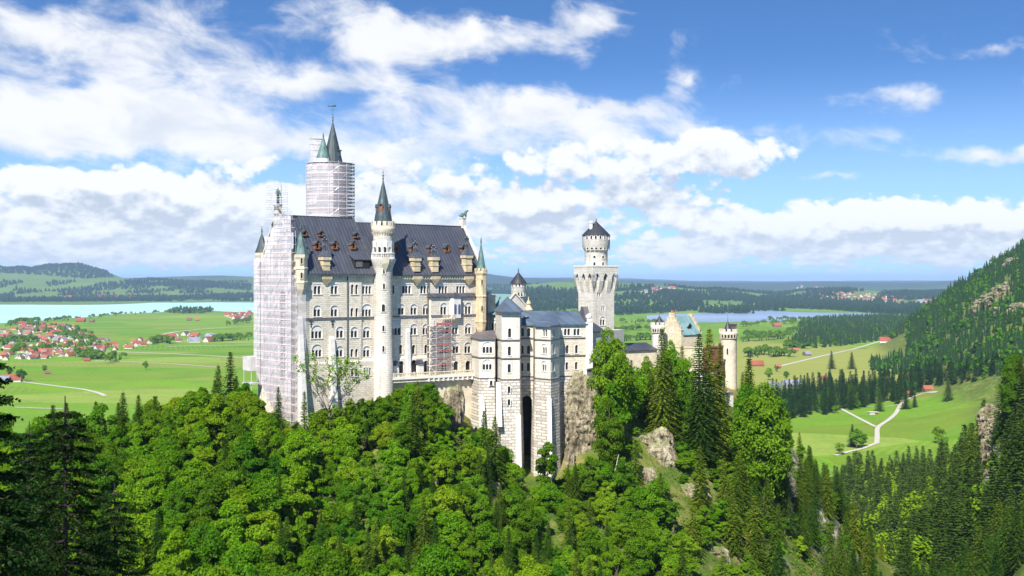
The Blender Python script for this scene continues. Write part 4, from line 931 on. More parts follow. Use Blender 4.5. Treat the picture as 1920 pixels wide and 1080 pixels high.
while z < fz(404,PW/2):
    us = [u for u in np.linspace(uL, uR, 160) if zbot_at(u) < z < ztop_at(u)-.3]
    if len(us) > 3:
        a, b = us[0], us[-1]
        mb = MB(); mb.box(FW, a, b, 0.55, VN-.06, z, z+.1); mb.build('deck', M['deck'], scg)
        mb = MB(); mb.box(FW, a, b, VN+.13, VN+.18, z+.1, z+.28); mb.build('toe_board', M['toe'], scg)
        mb = MB(); mb.box(FW, a, b, VN+.13, VN+.19, z+1.1, z+1.18); mb.build('guard_rail', M['steel'], scg)
        for i in range(npole):
            if (i*2+k) % 5 == 0:
                u0 = uL+(uR-uL)*i/npole; u1 = uL+(uR-uL)*(i+1)/npole
                if u0 >= a and u1 <= b: pole(scg, FW.p(u0, VN+.17, z), FW.p(u1, VN+.17, z+2.1), 0.045, 'brace', 'steel')
    z += 2.1; k += 1
# cage round the statue
for (u, v) in ((PW/2-2.6,1.6),(PW/2,1.6),(PW/2+2.6,1.6),(PW/2-2.6,-1.6),(PW/2+2.6,-1.6)): pole(scg, FW.p(u,v,ZR-2), FW.p(u,v,zat(361,300)), 0.05)
for j in range(5):
    z = ZR-1+j*1.85
    mb = MB(); mb.box(FW, PW/2-2.7, PW/2+2.7, .9, 1.6, z, z+.1); mb.box(FW, PW/2-2.7, PW/2+2.7, -1.6, -1.0, z, z+.1); mb.build('deck', M['deck'], scg)
    mb = MB()
    for h in (.6, 1.1):
        for v in (1.6, -1.6): mb.box(FW, PW/2-2.7, PW/2+2.7, v-.03, v+.03, z+h, z+h+.06)
        for u in (-2.7, 2.7): mb.box(FW, PW/2+u-.03, PW/2+u+.03, -1.57, 1.57, z+h, z+h+.06)
    mb.build('guard_rail', M['steel'], scg)
# loading platform at the foot
mb = MB(); pu = FW.u(468, 2.5); mb.box(FW, pu-2, pu+2.4, 0.6, 3.4, fz(694,pu), fz(668,pu)); mb.build('netting', M['net'], scg)
mb = MB(); mb.box(FW, pu-2, pu+2.6, 0.5, 3.6, fz(717,pu)-.3, fz(717,pu)); mb.build('deck', M['steel'], scg)
for a in (-1.8, 2.2): pole(scg, FW.p(pu+a,3.2,fz(730,pu)-3), FW.p(pu+a,3.2,fz(694,pu)), 0.08)
# --- in front of the bay
scb = thing('bay_scaffolding', 'narrow open scaffolding with red toe boards in front of the projecting bay', 'scaffolding', FS.p(FS.u(828,2.2), 2.2, 154))
ua, um_, ub = FS.u(805.5,2.4), FS.u(818,2.4), FS.u(847,2.4); zb0, zb1 = FS.z(828,700,2.4), FS.z(828,600,2.4)
for u in (ua, um_, (um_+ub)/2, ub):
    for v in (1.3, 2.4): pole(scb, FS.p(u,v,zb0), FS.p(u,v,zb1+(.5 if u > ua else 0)), 0.06)
for j in range(8):
    z = zb0+.4+(zb1-zb0)*j/8
    mb = MB(); mb.box(FS, ua, ub, 1.3, 2.35, z, z+.09); mb.build('deck', M['deck'], scb)
    if j % 1 == 0 and j >= 1:
        mb = MB(); mb.box(FS, um_, ub, 2.42, 2.47, z+.09, z+(.36 if j < 7 else .7)); mb.build('toe_board', M['deck_red'], scb)
    mb = MB()
    for h in (.65, 1.15): mb.box(FS, ua, ub, 2.38, 2.44, z+h, z+h+.06)
    mb.build('guard_rail', M['steel'], scb)
    z2 = z+(zb1-zb0)/8
    pole(scb, FS.p(ua, 1.9, z), FS.p(um_, 1.9, z2), 0.12, 'stair', 'steel') if j % 2 else pole(scb, FS.p(um_, 1.9, z), FS.p(ua, 1.9, z2), 0.12, 'stair', 'steel')
    if j in (1,3,5,6): pole(scb, FS.p(um_, 2.45, z), FS.p(ub, 2.45, z2), 0.05, 'brace', 'steel')
# ================================================================== terrace in front of the palace
ta, tb = FS.u(737, 3.0), FS.u(893, 5.0)
ter = thing('terrace', 'stone terrace with balustrade running along the palace foot to the lower wing', 'terrace', FS.p((ta+tb)/2, 2, 150))
FT0 = FS.p(ta, 2.6, 0); FT1 = at(890, 322.5); FTr = Frame(FT0[0], FT0[1], to=FT1[:2]); Lt = FTr.len
zt_ = zat(709, FT0[1]); zt2 = zt_
mb = MB(); mb.hexa([FT0[:2]+(zt_-1.3,), FT1[:2]+(zt_-1.3,), FS.p(UE,-.2,zt_-1.3), FS.p(ta,-.2,zt_-1.3), FT0[:2]+(zt_,), FT1[:2]+(zt_,), FS.p(UE,-.2,zt_), FS.p(ta,-.2,zt_)]); mb.build('floor_slab', M['lime'], ter)
mb = MB(); mb.box(FTr, 0, Lt, -.25, .15, zt_+.95, zt_+1.2); mb.box(FTr, 0, Lt, -.2, .1, zt_+.003, zt_+.2)
i = 0.3
while i < Lt:
    mb.box(FTr, i, i+.22, -.12, .05, zt_+.2, zt_+.95); i += 0.62
for q in (0.1, Lt*.25, Lt*.5, Lt*.75, Lt-.5): mb.box(FTr, q, q+.5, -.3, .2, zt_+.003, zt_+1.35)
mb.build('balustrade', M['ochre_pale'], ter)
mb = MB(); mb.box(FTr, -.2, Lt, -.3, .35, zt_-.5, zt_-.003)
i = Lt*.42
while i < Lt: mb.box(FTr, i, i+.5, -.3, .3, zt_-1.4, zt_-.503); i += 1.5
mb.build('bracket', M['trim'], ter)
UA = FTr.u(842, 0)
mb = MB(); sub0 = FTr.p(UA,-.6,0); 
mb.panel(FTr, [(0,zt_-5),(UA*0.6,zt_-5),(UA*0.9,zt_-7),(UA,122),(Lt+1,122),(Lt+1,zt_-1.3),(0,zt_-1.3)], [[(UA+1.6,zt_-4.8),(UA+2.8,zt_-4.8),(UA+2.8,zt_-3.4),(UA+1.6,zt_-3.4)],[(UA+1.7,zt_-7.8),(UA+2.6,zt_-7.8),(UA+2.6,zt_-6.7),(UA+1.7,zt_-6.7)]], -1.3)
for zz, w_ in ((zt_-4.8,1.4),(zt_-7.8,1.1)): mb.add([FTr.p(UA+1.6,-1.6,zz),FTr.p(UA+2.9,-1.6,zz),FTr.p(UA+2.9,-1.6,zz+w_),FTr.p(UA+1.6,-1.6,zz+w_)], [(0,1,2,3)], False, 1)
mb.build('retaining_wall', [M['ochre_pale'], M['dark']], ter)
for px in (741, 787.5):
    f = FS.sub(FS.u(px, .6), .6); mb = MB(); mb.box(f, -.9,.9,-.5,.5,zt_,zt_+3.1); b_ = mb.build('entrance_porch', M['smooth'], ter); mb = MB(); mb.hexa([f.p(-1.2,.8,zt_+3.103),f.p(1.2,.8,zt_+3.103),f.p(1.2,-.7,zt_+3.103),f.p(-1.2,-.7,zt_+3.103),f.p(-.9,.6,zt_+3.5),f.p(.9,.6,zt_+3.5),f.p(.9,-.7,zt_+4.5),f.p(-.9,-.7,zt_+4.5)]); mb.build('porch_roof', M['roof_black'], b_)
# ================================================================== the lower wing (bower)
kem = thing('bower_building', 'white many-sided lower wing with blue copper roof on tall rusticated foundations', 'castle wing', at(1000, 325, 700))
zc1, zc2, zc3 = zat(637,316), zat(671,316), zat(710,316)
ZK2, ZK1, ZK = zat(583.5,314), zat(635,317), zat(609,320)
def facet_frames(pts):
    P = [at(px, D)[:2] for px, D in pts]; return [Frame(a[0], a[1], to=b) for a, b in zip(P, P[1:])], P
def block(name, pts, ztop, zmid, zbot, wins, batter, wallm='lime_bright', basem='rust', par=kem, courses=()):
    """a many-sided bay: wall, battered base, string courses; wins: per facet lists of window specs"""
    fr, P = facet_frames(pts); mb = MB()
    for i, f in enumerate(fr):
        hs = [window(par, f, px, py, n, kd, lh, lw, **({'blind': True} if 'b' in fl else {})) for (px, py, n, kd, lh, lw, fl) in wins.get(i, [])]
        wall_of(mb, f, [(0,zmid),(f.len,zmid),(f.len,ztop),(0,ztop)], hs)
    w = mb.build('wall', M[wallm], par)
    bb_ = MB(); cx = sum(p[0] for p in P)/len(P); cy = max(p[1] for p in P)+3
    def out(p, d):
        q = Vector((p[0]-cx, p[1]-cy)); q = q.normalized()*d; return (p[0]+q.x, p[1]+q.y)
    for a, b in zip(P, P[1:]):
        a2, b2 = out(a, batter), out(b, batter); a1, b1 = out(a, .12), out(b, .12)
        bb_.add([(*a2,zbot),(*b2,zbot),(*b1,zmid),(*a1,zmid)], [(0,1,2,3)]); bb_.add([(*a1,zmid),(*b1,zmid),(*b,zmid+.25),(*a,zmid+.25)], [(0,1,2,3)])
    bs = bb_.build('foundation', M[basem], par)
    for z in courses:
        c_b = MB()
        for a, b in zip(P, P[1:]):
            a1, b1 = out(a, .28), out(b, .28)
            c_b.add([(*a,z-.16),(*b,z-.16),(*b,z+.16),(*a,z+.16),(*a1,z-.14),(*b1,z-.14),(*b1,z+.10),(*a1,z+.10)], [(0,1,5,4),(4,5,6,7),(7,6,2,3)])
        c_b.build('string_course', M['roof_brown'], par)
    return P, bs
C3 = (zc1, zc2, zc3)
P1, _b1 = block('k1', [(884.5,325),(898,317),(927.5,317.5),(931,322)], ZK1, zc3, 119, {1: [(914,655.5,3,'A',1.9,.66,''),(913.5,687.5,3,'A',1.7,.62,'')]}, 2.4, courses=C3[1:])
P2, _b2 = block('k2', [(929,324),(940.5,313),(974.5,313.8),(977.5,324)], ZK2, zc3, 112, {1: [(955.5,624.5,1,'S',2.3,.72,''),(955,658.5,1,'S',2.3,.72,''),(954.8,691,1,'S',2.2,.72,'')]}, 2.0, courses=C3)
P3, _b3 = block('k3', [(975,323),(1001.5,323)], ZK, zc3, zc3-1, {0: [(979.5,623,1,'S',2.2,.75,''),(991.5,623,1,'S',2.2,.75,''),(979,656,1,'S',2.2,.7,''),(991,656,1,'S',2.2,.7,''),(978.7,688.3,1,'S',2.2,.7,''),(990.8,688.3,1,'S',2.2,.7,'')]}, 0.1, wallm='lime', courses=C3)
P4, _b4 = block('k4', [(1000.5,324),(1003.5,318),(1032.5,313),(1047.5,318.5),(1050,324)], ZK, zc3, 110, {1: [(1021.5,623.5,2,'F',2.0,.78,''),(1020.7,656.5,2,'A',1.9,.72,''),(1020,689,2,'A',1.9,.72,'')], 2: [(1038,623.5,2,'F',2.0,.72,''),(1038,656.5,2,'A',1.9,.8,'b'),(1037.5,689,2,'A',1.9,.8,'b')]}, 2.2, courses=C3)
P5, _b5 = block('k5', [(1049,323.5),(1102,327)], ZK, zc3, 124, {0: [(1063.5,622,2,'F',2.0,.78,''),(1081.5,622,2,'F',2.0,.78,''),(1063.7,655.3,1,'S',2.2,.78,''),(1081,655,1,'S',2.2,.78,''),(1063,686.5,1,'S',2.0,.74,''),(1080.5,686,1,'S',2.0,.74,'')]}, 1.2, wallm='lime', courses=C3)
# lancet niche between the two foundations
f3, _ = facet_frames([(975,323.3),(1001.5,323.3)]); f3 = f3[0]
nu0, nu1 = f3.u(978.5), f3.u(997.5); nz1 = f3.z(988, 742); nw = nu1-nu0
niche = arch((nu0+nu1)/2, 113, nw, nz1-nw*.5-113, nw*.5, 12)
mb = MB(); mb.panel(f3, [(0,112),(f3.len,112),(f3.len,zc3),(0,zc3)], [[(p[0],p[1]+.01) for p in niche]]); mb.reveal(f3, niche, 0, -3.2); 
mb.panel(f3, niche, (), -3.2, 1); mb.build('niche_wall', [M['rust'], M['dark']], kem)
slotwin = [(954.5,730,f'') , (954.3,754,'')]
for px, py in ((954.5,730),(954.3,754)):
    fr_, _ = facet_frames([(940.5,312.4),(974.5,313.2)]); window(kem, fr_[0], px, py, 1, 'S', 1.5, .6, v=.35, sill=False)
window(kem, f3, 993, 717, 1, 'F', 1.3, .7, v=.06, sill=False); window(kem, facet_frames([(898,316.6),(927,317)])[0][0], 921, 718, 1, 'F', 1.5, .7, v=.3, sill=False)
# pale buttresses on the foundations
def pier(px0, px1, D, ytop, ybot, d=1.6, Db=None):
    Db = Db or D-2.6; a, b = at(px0,D), at(px1,D); a2, b2 = at(px0,Db), at(px1,Db); z1, z0 = zat(ytop,D), zat(ybot,Db)
    mb = MB(); mb.hexa([(a2[0],a2[1],z0),(b2[0]+.3,b2[1],z0),(b[0]+.3,D+3,z0),(a[0],D+3,z0),(a[0],a[1],z1),(b[0],b[1],z1),(b[0],D+3,z1+.5),(a[0],D+3,z1+.5)]); mb.build('buttress', M['smooth'], kem)
pier(968.5,976.5,312.6,780,905); pier(1027,1034,312.2,748,925,Db=309.8); pier(930,939.5,312.8,722,800); pier(899.5,908,316,745,815)
# roofs
def roof_to(par, name, P, ze, apex, mat, over=.35):
    """roof from a many-sided eave up to a ridge or a point"""
    mb = MB(); cx = sum(p[0] for p in P)/len(P); cy = sum(p[1] for p in P)/len(P); n = len(P)
    R_ = [(p[0]+(p[0]-cx)*over/5, p[1]+(p[1]-cy)*over/5, ze) for p in P]; R0 = [(p[0], p[1], ze-.3) for p in R_]
    mb.add(R_+R0, [(n+i, n+(i+1)%n, (i+1)%n, i) for i in range(n)]+[tuple(range(n,2*n))[::-1]])
    if len(apex) == 1:
        mb.add(R_+[apex[0]], [(i,(i+1)%n,n) for i in range(n)])
    else:
        near = [min(range(len(apex)), key=lambda k: (apex[k][0]-p[0])**2+(apex[k][1]-p[1])**2) for p in R_]
        fs = []
        for i in range(n):
            j = (i+1)%n; f_ = [i, j, n+near[j]]
            if near[i] != near[j]: f_.append(n+near[i])
            fs.append(tuple(f_))
        mb.add(R_+list(apex), fs)
    return mb.build(name, M[mat], par)
P1b = P1+[at(934,331)[:2], at(882,333)[:2]]
roof_to(kem, 'roof', P1b, ZK1, [(*at(893,330)[:2], zat(621,330)), (*at(931,329)[:2], zat(619,329))], 'roof_brown')
P2b = [at(927,324)[:2], at(939.5,312)[:2], at(976,312.8)[:2], at(980,324)[:2]]
r2 = roof_to(kem, 'roof', P2b, ZK2, [(*at(951.5,319)[:2], zat(556,319))], 'copper_roof', .2)
mb = MB(); c2a = [at(929,324)[:2], at(977.5,324)[:2]]; mb.add([(*c2a[0],zc3),(*c2a[1],zc3),(*c2a[1],ZK2),(*c2a[0],ZK2)], [(3,2,1,0)]); mb.build('rear_wall', M['lime_bright'], kem)
P45 = [at(974,322.4)[:2], at(1001,322.4)[:2], at(1003,317)[:2], at(1032.5,312)[:2], at(1048.5,317.8)[:2], at(1050,323)[:2], at(1103,326.4)[:2], at(1103,341)[:2], at(974,339)[:2]]
mb = MB(); ridge = [(*at(977,331)[:2], zat(582.5,331)), (*at(1032,330)[:2], zat(583,330)), (*at(1090,334)[:2], zat(583.5,334))]
E_ = [(p[0],p[1],ZK+.05) for p in P45]; zk = ZK+.05
nE = len(E_); mb.add(E_+ridge, [(0,1,nE+1,nE),(1,2,nE+1),(2,3,nE+1),(3,4,nE+1),(4,5,nE+1),(5,6,nE+2,nE+1),(6,7,nE+2),(7,8,nE,nE+1,nE+2),(8,0,nE)])
mb.add([(p[0],p[1],ZK-.35) for p in P45]+E_, [(i,(i+1)%nE,nE+(i+1)%nE,nE+i) for i in range(nE)])
rf = mb.build('roof', M['copper_roof'], kem)
mb = MB(); f = Frame(*at(1104,327)[:2], ang=0.25); mb.box(f, -1.0, 1.0, -8.5, .5, 140, zat(604,327)); mb.box(f, -.6,.6,-.6,.6, zat(604,327)+.002, zat(596,327)); mb.lathe(f.p(0,0,0)[:2], [(.85,zat(596,327)),(.9,zat(592,327)),(.2,zat(588,327))], 8, 0, False); mb.build('end_pier', M['smooth'], kem)
mb = MB(); mb.hexa([f.p(-.9,.2,zat(601,328)),f.p(.6,.2,zat(601,328)),f.p(.6,-7,zat(601,328)),f.p(-.9,-7,zat(601,328)),f.p(-.9,-2.6,zat(575,330)),f.p(.6,-2.6,zat(575,330)),f.p(.6,-4.4,zat(575,330)),f.p(-.9,-4.4,zat(575,330))]); mb.build('gable_parapet', M['roof_brown'], kem)
mb = MB(); fa, _ = facet_frames([(1102,342),(974,340)]); mb.panel(fa[0], [(0,zc3-4),(fa[0].len,zc3-4),(fa[0].len,ZK),(0,ZK)]); mb.build('rear_wall', M['lime'], kem)
mb = MB(); mb.lathe(at(1023.5-880+143+0,1)[:2], [], 1) if False else None
q = Vector((*at(986.5,326)[:2], zat(598,326))); mb.lathe((q.x,q.y), [(.08,q.z-.6),(.08,q.z+.4)], 6); mb.lathe((q.x,q.y), [(.1,q.z+.35),(.75,q.z+.55),(.8,q.z+.75)], 14); mb.build('satellite_dish', M['steel'], rf)
mb = MB(); mb.tube((*at(1000.8,321)[:2], ZK-.3), (*at(1000.8,321)[:2], 140), .14); mb.build('downpipe', M['pipe'], kem)
# ================================================================== courtyard house behind
ch_ = thing('courtyard_house', 'gabled courtyard house with bright green copper roof rising behind the lower wing', 'house', at(950, 345, 640))
FC = Frame(*at(966, 341)[:2], ang=math.radians(33)); zCe, zCr = zat(589,345), zat(553,341)
mb = MB(); mb.panel(FC, [(-6.2,148),(6.2,148),(6.2,zCe),(0,zCr),(-6.2,zCe)])
mb.add([FC.p(-6.2,0,148), FC.p(-6.2,0,zCe), FC.p(-6.2,-16,zCe), FC.p(-6.2,-16,148)], [(0,1,2,3)]); mb.add([FC.p(6.2,0,148), FC.p(6.2,-16,148), FC.p(6.2,-16,zCe), FC.p(6.2,0,zCe)], [(0,1,2,3)])
mb.build('wall', M['brickstone'], ch_); mb = MB(); gable_box(mb, FC, -6.2, 6.2, -17, -.3, zCe, zCr, .3); mb.build('roof', M['copper_green'], ch_)
mb = MB()
for s in (-1, 1):
    P = [FC.p(s*6.6,-.4,zCe-.4), FC.p(s*6.6,.25,zCe-.4), FC.p(0,.25,zCr+.35), FC.p(0,-.4,zCr+.35)]
    if s < 0: P = P[::-1]
    mb.hexa([P[1],P[0],P[3],P[2]] and [P[0],P[1],P[2],P[3]]+[(p[0],p[1],p[2]+.5) for p in P])
mb.build('gable_coping', M['ochre_pale'], ch_)
mb = MB(); f = Frame(*at(917,338)[:2], ang=TH); mb.box(f,-1.4,1.4,-1.2,1.2,158,zat(556,338)); mb.box(f,-1.7,1.7,-1.5,1.5,zat(556,338),zat(553,338)); mb.box(f,-.5,.5,-.4,.4,zat(553,338),zat(546,338)); mb.build('chimney', M['ochre_pale'], ch_)
mb = MB(); c = at(991,335)[:2]; mb.lathe(c, [(1.0,150),(1.0,zat(585,335)),(1.3,zat(581,335)),(1.0,zat(578,335)),(.5,zat(572,335)),(.75,zat(569,335)),(.2,zat(563,335)),(.05,zat(556,335))], 8, 0, False); mb.build('stair_pinnacle', M['ochre'], ch_)
mb = MB(); fL, _ = facet_frames([(903,338),(934,335)]); fL = fL[0]; hs = [window(ch_, fL, 926, 612, 2, 'A', 2.4, .7)]; wall_of(mb, fL, [(0,150),(fL.len,150),(fL.len,zat(590,336)),(0,zat(590,336))], hs); mb.build('link_wall', M['brickstone'], ch_)
mb = MB(); mb.hexa([*[(p[0],p[1],zat(590,336)+dz) for dz in (0,) for p in (at(902,337)[:2], at(934,334)[:2], at(936,346)[:2], at(904,347)[:2])], *[(p[0],p[1],z) for p, z in ((at(902,337)[:2],zat(588,336)),(at(934,334)[:2],zat(588,336)),(at(936,346)[:2],zat(570,346)),(at(904,347)[:2],zat(570,346)))]]); mb.build('link_roof', M['copper_green'], ch_)
# small round tower with slate cone
cr = at(972, 368)[:2]; Dr = 368
rt = thing('round_tower', 'small round grey tower with dark conical roof between palace and square tower', 'tower', (*cr, 160))
mb = MB(); k = Dr/FPX
mb.lathe(cr, [(11*k,148),(11*k,zat(556,Dr)),(12.8*k,zat(549,Dr)),(14*k,zat(547,Dr)),(14*k,zat(531,Dr))], 28); corbel_ring(mb, cr, 11*k, 14*k, zat(559,Dr), zat(547,Dr), 16); mb.build('shaft', M['brickstone'], rt)
mb = MB(); mb.lathe(cr, [(16.5*k,zat(532,Dr)),(12*k,zat(525,Dr)),(.08,zat(510,Dr))], 24, 0, False); rr_ = mb.build('roof', M['spire_black'], rt); finial(rr_, cr, zat(511,Dr), 1.6)
for px in (962,968,974,980): slot(rt, cr, 14*k, px, zat(535,Dr), .5, .9)
slot(rt, cr, 11*k, 976, zat(570,Dr), .5, 1.8)
for px in (961.5,967,972.5,978,983): slot(rt, cr, 12.6*k, px, zat(550.5,Dr), .7, 1.5)
# ================================================================== square tower
DQ = 368; qc = at(1113, DQ)[:2]; FQ = Frame(*qc, ang=math.radians(33)); aq = FQ.u(1151.5)
FQL = Frame(*FQ.p(0,-aq,0)[:2], ang=math.radians(33-90))
sq = thing('square_tower', 'tall white square tower with overhanging arched parapet and a round turret on top', 'tower', FQ.p(aq/2,-aq/2,150))
zq0 = zat(524,DQ); zq1 = zat(500,DQ); zqb = zat(550,DQ)
mb = MB(); hs = [window(sq, FQ, 1123, 551, 2, 'F', 1.7, .5, sill=False), window(sq, FQ, 1131, 578, 2, 'F', 1.7, .5, sill=False), window(sq, FQ, 1130, 604, 2, 'A', 2.0, .75), window(sq, FQ, 1121.5, 634.5, 2, 'A', 2.6, .9)]
wall_of(mb, FQ, [(0,142),(aq,142),(aq,zq0),(0,zq0)], hs)
hs = [window(sq, FQL, 0, 0, 1, 'F', 1.8, .5, u=aq*.5, z=zat(550,DQ), sill=False), window(sq, FQL, 0, 0, 1, 'F', 1.8, .5, u=aq*.6, z=zat(577,DQ), sill=False)]
wall_of(mb, FQL, [(0,142),(aq,142),(aq,zq0),(0,zq0)], hs)
for fr_ in (Frame(*FQ.p(aq,0,0)[:2], ang=math.radians(123)), Frame(*FQ.p(aq,-aq,0)[:2], ang=math.radians(213))): mb.panel(fr_, [(0,142),(aq,142),(aq,zq0),(0,zq0)])
mb.build('wall', M['tower_stone'], sq)
# overhanging parapet on pointed arches
ov = 0.95; hb_ = MB()
for fr_ in (FQ, FQL, Frame(*FQ.p(aq,0,0)[:2], ang=math.radians(123)), Frame(*FQ.p(aq,-aq,0)[:2], ang=math.radians(213))):
    w = (aq+2*ov)/3; zs_ = zat(527,DQ); poly = [(-ov,zs_)]
    piers = [-ov]
    for i in range(3):
        u0 = -ov+w*i; a, b = u0+w*.22, u0+w*.78; mid = u0+w*.5
        poly += [(a,zs_),(a,zs_+.6),(a+(mid-a)*.35,zs_+1.7),(mid,zs_+2.5),(b-(b-mid)*.35,zs_+1.7),(b,zs_+.6),(b,zs_)]
    poly += [(aq+ov,zs_),(aq+ov,zq1),(-ov,zq1)]
    hb_.panel(fr_, poly, (), ov)
    segs = [(-ov,-ov+w*.22)]+[(-ov+w*i+w*.78,-ov+w*(i+1)+w*.22) for i in range(2)]+[(aq+ov-w*.22,aq+ov)]
    for a, b in segs:
        a2, b2 = max(a,0), min(b,aq); m2 = (a+b)/2; m2 = min(max(m2,.1),aq-.1)
        a2 = min(a2, m2-.05) if a >= 0 else 0; 
        hb_.add([fr_.p(a,ov,zs_), fr_.p(b,ov,zs_), fr_.p(min(max(b,0.2),aq),0,zqb), fr_.p(min(max(a,0),aq-.2),0,zqb), fr_.p(a,0,zs_), fr_.p(b,0,zs_)], [(0,3,2,1),(0,4,3),(1,2,5)])
        hb_.add([fr_.p(a,ov,zs_), fr_.p(a,0,zs_), fr_.p(a,0,zs_+2), fr_.p(a,ov,zs_+2)], [(0,1,2,3)]); hb_.add([fr_.p(b,ov,zs_), fr_.p(b,0,zs_), fr_.p(b,0,zs_+2), fr_.p(b,ov,zs_+2)], [(3,2,1,0)])
hd = hb_.build('parapet', M['tower_stone'], sq)
mb = MB(); mb.box(FQ, -ov-.15, aq+ov+.15, -aq-ov-.15, ov+.15, zq1, zq1+.4); mb.build('parapet_cap', M['trim'], sq)
cq = FQ.p(aq/2,-aq/2,0)[:2]; kq = cq[1]/FPX; Dq = cq[1]
mb = MB(); mb.lathe(cq, [(21.5*kq,zq1+.4),(21.5*kq,zat(472,Dq)),(22.5*kq,zat(469,Dq)),(26*kq,zat(463,Dq)),(26*kq,zat(443,Dq))], 32); corbel_ring(mb, cq, 21.5*kq, 26.3*kq, zat(471,Dq), zat(462,Dq), 20); tt = mb.build('turret', M['tower_stone'], sq)
mb = MB(); mb.lathe(cq, [(27.5*kq,zat(442,Dq)),(22*kq,zat(436,Dq)),(.1,zat(415,Dq))], 24, 0, False); rq = mb.build('roof', M['spire_black'], tt); finial(rq, cq, zat(416,Dq), 1.3)
mb = MB(); x, y = cq[0]-10*kq, cq[1]-1.5; mb.lathe((x,y), [(.55,zat(432,Dq)),(.55,zat(419,Dq)),(.75,zat(418.5,Dq)),(.75,zat(415.5,Dq)),(.2,zat(414.5,Dq))], 8, 0, False); mb.build('chimney', M['trim'], tt)
for px in (1098,1106,1114,1122.5,1131,1139): slot(tt, cq, 26*kq, px+3, zat(445.8,Dq), .6, 1.1)
for px in (1113,1129): slot(tt, cq, 21.5*kq, px+1.5, zat(496,Dq), .75, 1.5)
for px in (1113,1129): slot(tt, cq, 21.5*kq, px+1.5, zat(482,Dq), .8, .8)
for px in (1099,1107,1115,1123,1131,1138.5): slot(tt, cq, 24.4*kq, px+3, zat(464.5,Dq), .8, 1.4)
# ================================================================== link building and walls east of the lower wing
lk = thing('gallery_building', 'low plain stone gallery between the lower wing and the square tower', 'building', at(1128, 340, 690))
fr_, _ = facet_frames([(1101,331),(1170,350)]); f = fr_[0]; zE = zat(622,334)
mb = MB(); mb.panel(f, [(0,140),(f.len,140),(f.len,zE),(0,zE)]); mb.panel(Frame(*f.p(f.len,0,0)[:2], ang=f.ang+math.pi/2), [(0,140),(9,140),(9,zE),(0,zE)]); mb.build('wall', M['brickstone'], lk)
mb = MB(); mb.hexa([f.p(-.2,.4,zE-.2),f.p(f.len*.45,.4,zE-.2),f.p(f.len*.45,-8,zE-.2),f.p(-.2,-8,zE-.2),f.p(-.2,.4,zE+.05),f.p(f.len*.45,.4,zE+.05),f.p(f.len*.45,-5,zE+3.2),f.p(-.2,-5,zE+3.2)]); mb.build('roof', M['roof_black'], lk)
mb = MB(); g_ = Frame(*at(1100,322)[:2], to=at(1150,338)[:2]); mb.box(g_, 0, g_.len, -1, 0, 138, zat(691,326)); mb.box(g_, -.1, g_.len, -1.1, .15, zat(691,326)+.002, zat(689,326)); mb.build('courtyard_wall', M['smooth'], lk)
lw_ = thing('low_wing', 'long low stone wing with flat dark roof behind the trees before the gatehouse', 'building', at(1195, 388, 660))
fr_, _ = facet_frames([(1160,384),(1232,392)]); f = fr_[0]; zE = zat(657,388)
mb = MB(); mb.panel(f, [(0,140),(f.len,140),(f.len,zE),(0,zE)]); mb.build('wall', M['ochre_pale'], lw_)
mb = MB(); mb.hexa([f.p(-.4,.5,zE-.2),f.p(f.len,.5,zE-.2),f.p(f.len,-9,zE-.2),f.p(-.4,-9,zE-.2),f.p(-.4,.5,zE+.1),f.p(f.len,.5,zE+.1),f.p(f.len,-6,zE+2.2),f.p(-.4,-6,zE+2.2)]); mb.build('roof', M['roof_black'], lw_)
# ================================================================== gatehouse
M['red_brick'] = stone('red_brick', (0.42, 0.17, 0.09), (0.30, 0.12, 0.07), (0.50, 0.23, 0.13), .5, .18, .02, .02, .3, .4)
M['yellow_stone'] = stone('yellow_sandstone', (0.60, 0.53, 0.36), (0.44, 0.37, 0.24), (0.68, 0.62, 0.46), .8, .4, .03, .04, .35, .5)
M['white_plaster'] = simple('white_plaster', (0.72, 0.68, 0.62), .8, .12, .5)
DG = 398
gh = thing('gatehouse', 'yellow and red gatehouse with stepped gable, green roof and two battlemented round towers', 'gatehouse', at(1305, DG, 740))
gw = 9.6; FGs = Frame(*at(1277.5, DG-3)[:2], ang=math.radians(38)); FGw = Frame(*FGs.p(0,-gw,0)[:2], ang=math.radians(38-90)); gl = 10.0
zge, zgr = zat(626,DG), zat(594,DG)
def stepped(fr, w, n=5):
    pts = [(0,zge-1)]
    left = []
    for i in range(n):
        u = w/2*i/n; z = zge+(zgr+1.0-zge)*(i+1)/n; left += [(u, z-(zgr+1-zge)/n if i else zge-1), (u, z)]
    left = left[1:]
    return left+[(w-p[0], p[1]) for p in left[::-1]]
mb = MB(); sp_ = stepped(FGw, gw); mb.panel(FGw, [(0,138),(gw,138)]+sp_[::-1], (), .0); mb.panel(FGw, [(0,zge-2),(gw,zge-2)]+sp_[::-1], (), -.9)
n_ = len(sp_); mb.add([FGw.p(u,0.02,z) for u,z in sp_]+[FGw.p(u,-.92,z) for u,z in sp_], [(i+1,i,n_+i,n_+i+1) for i in range(n_-1)])
for i in range(0, n_-1):
    u, z = sp_[i]
    if i % 2 == 0 and i+1 < n_:
        u2 = sp_[i+1][0]; 
        if abs(u2-u) > .3: mb.box(FGw, min(u,u2)-.05, max(u,u2)+.05, -1.0, .1, z+.002, z+.3)
mb.panel(FGs, [(0,138),(gl,138),(gl,zge),(0,zge)], (), 0.0)
for (u, z) in ((2.6,164.4),(4.8,165.6),(6.9,164.2),(4.0,167.2),(5.6,167.2)): mb.box(FGw, u-.3, u+.3, .0, .05, z-.5, z+.5, 1)
mb.build('wall', [M['yellow_stone'], M['ochre']], gh)
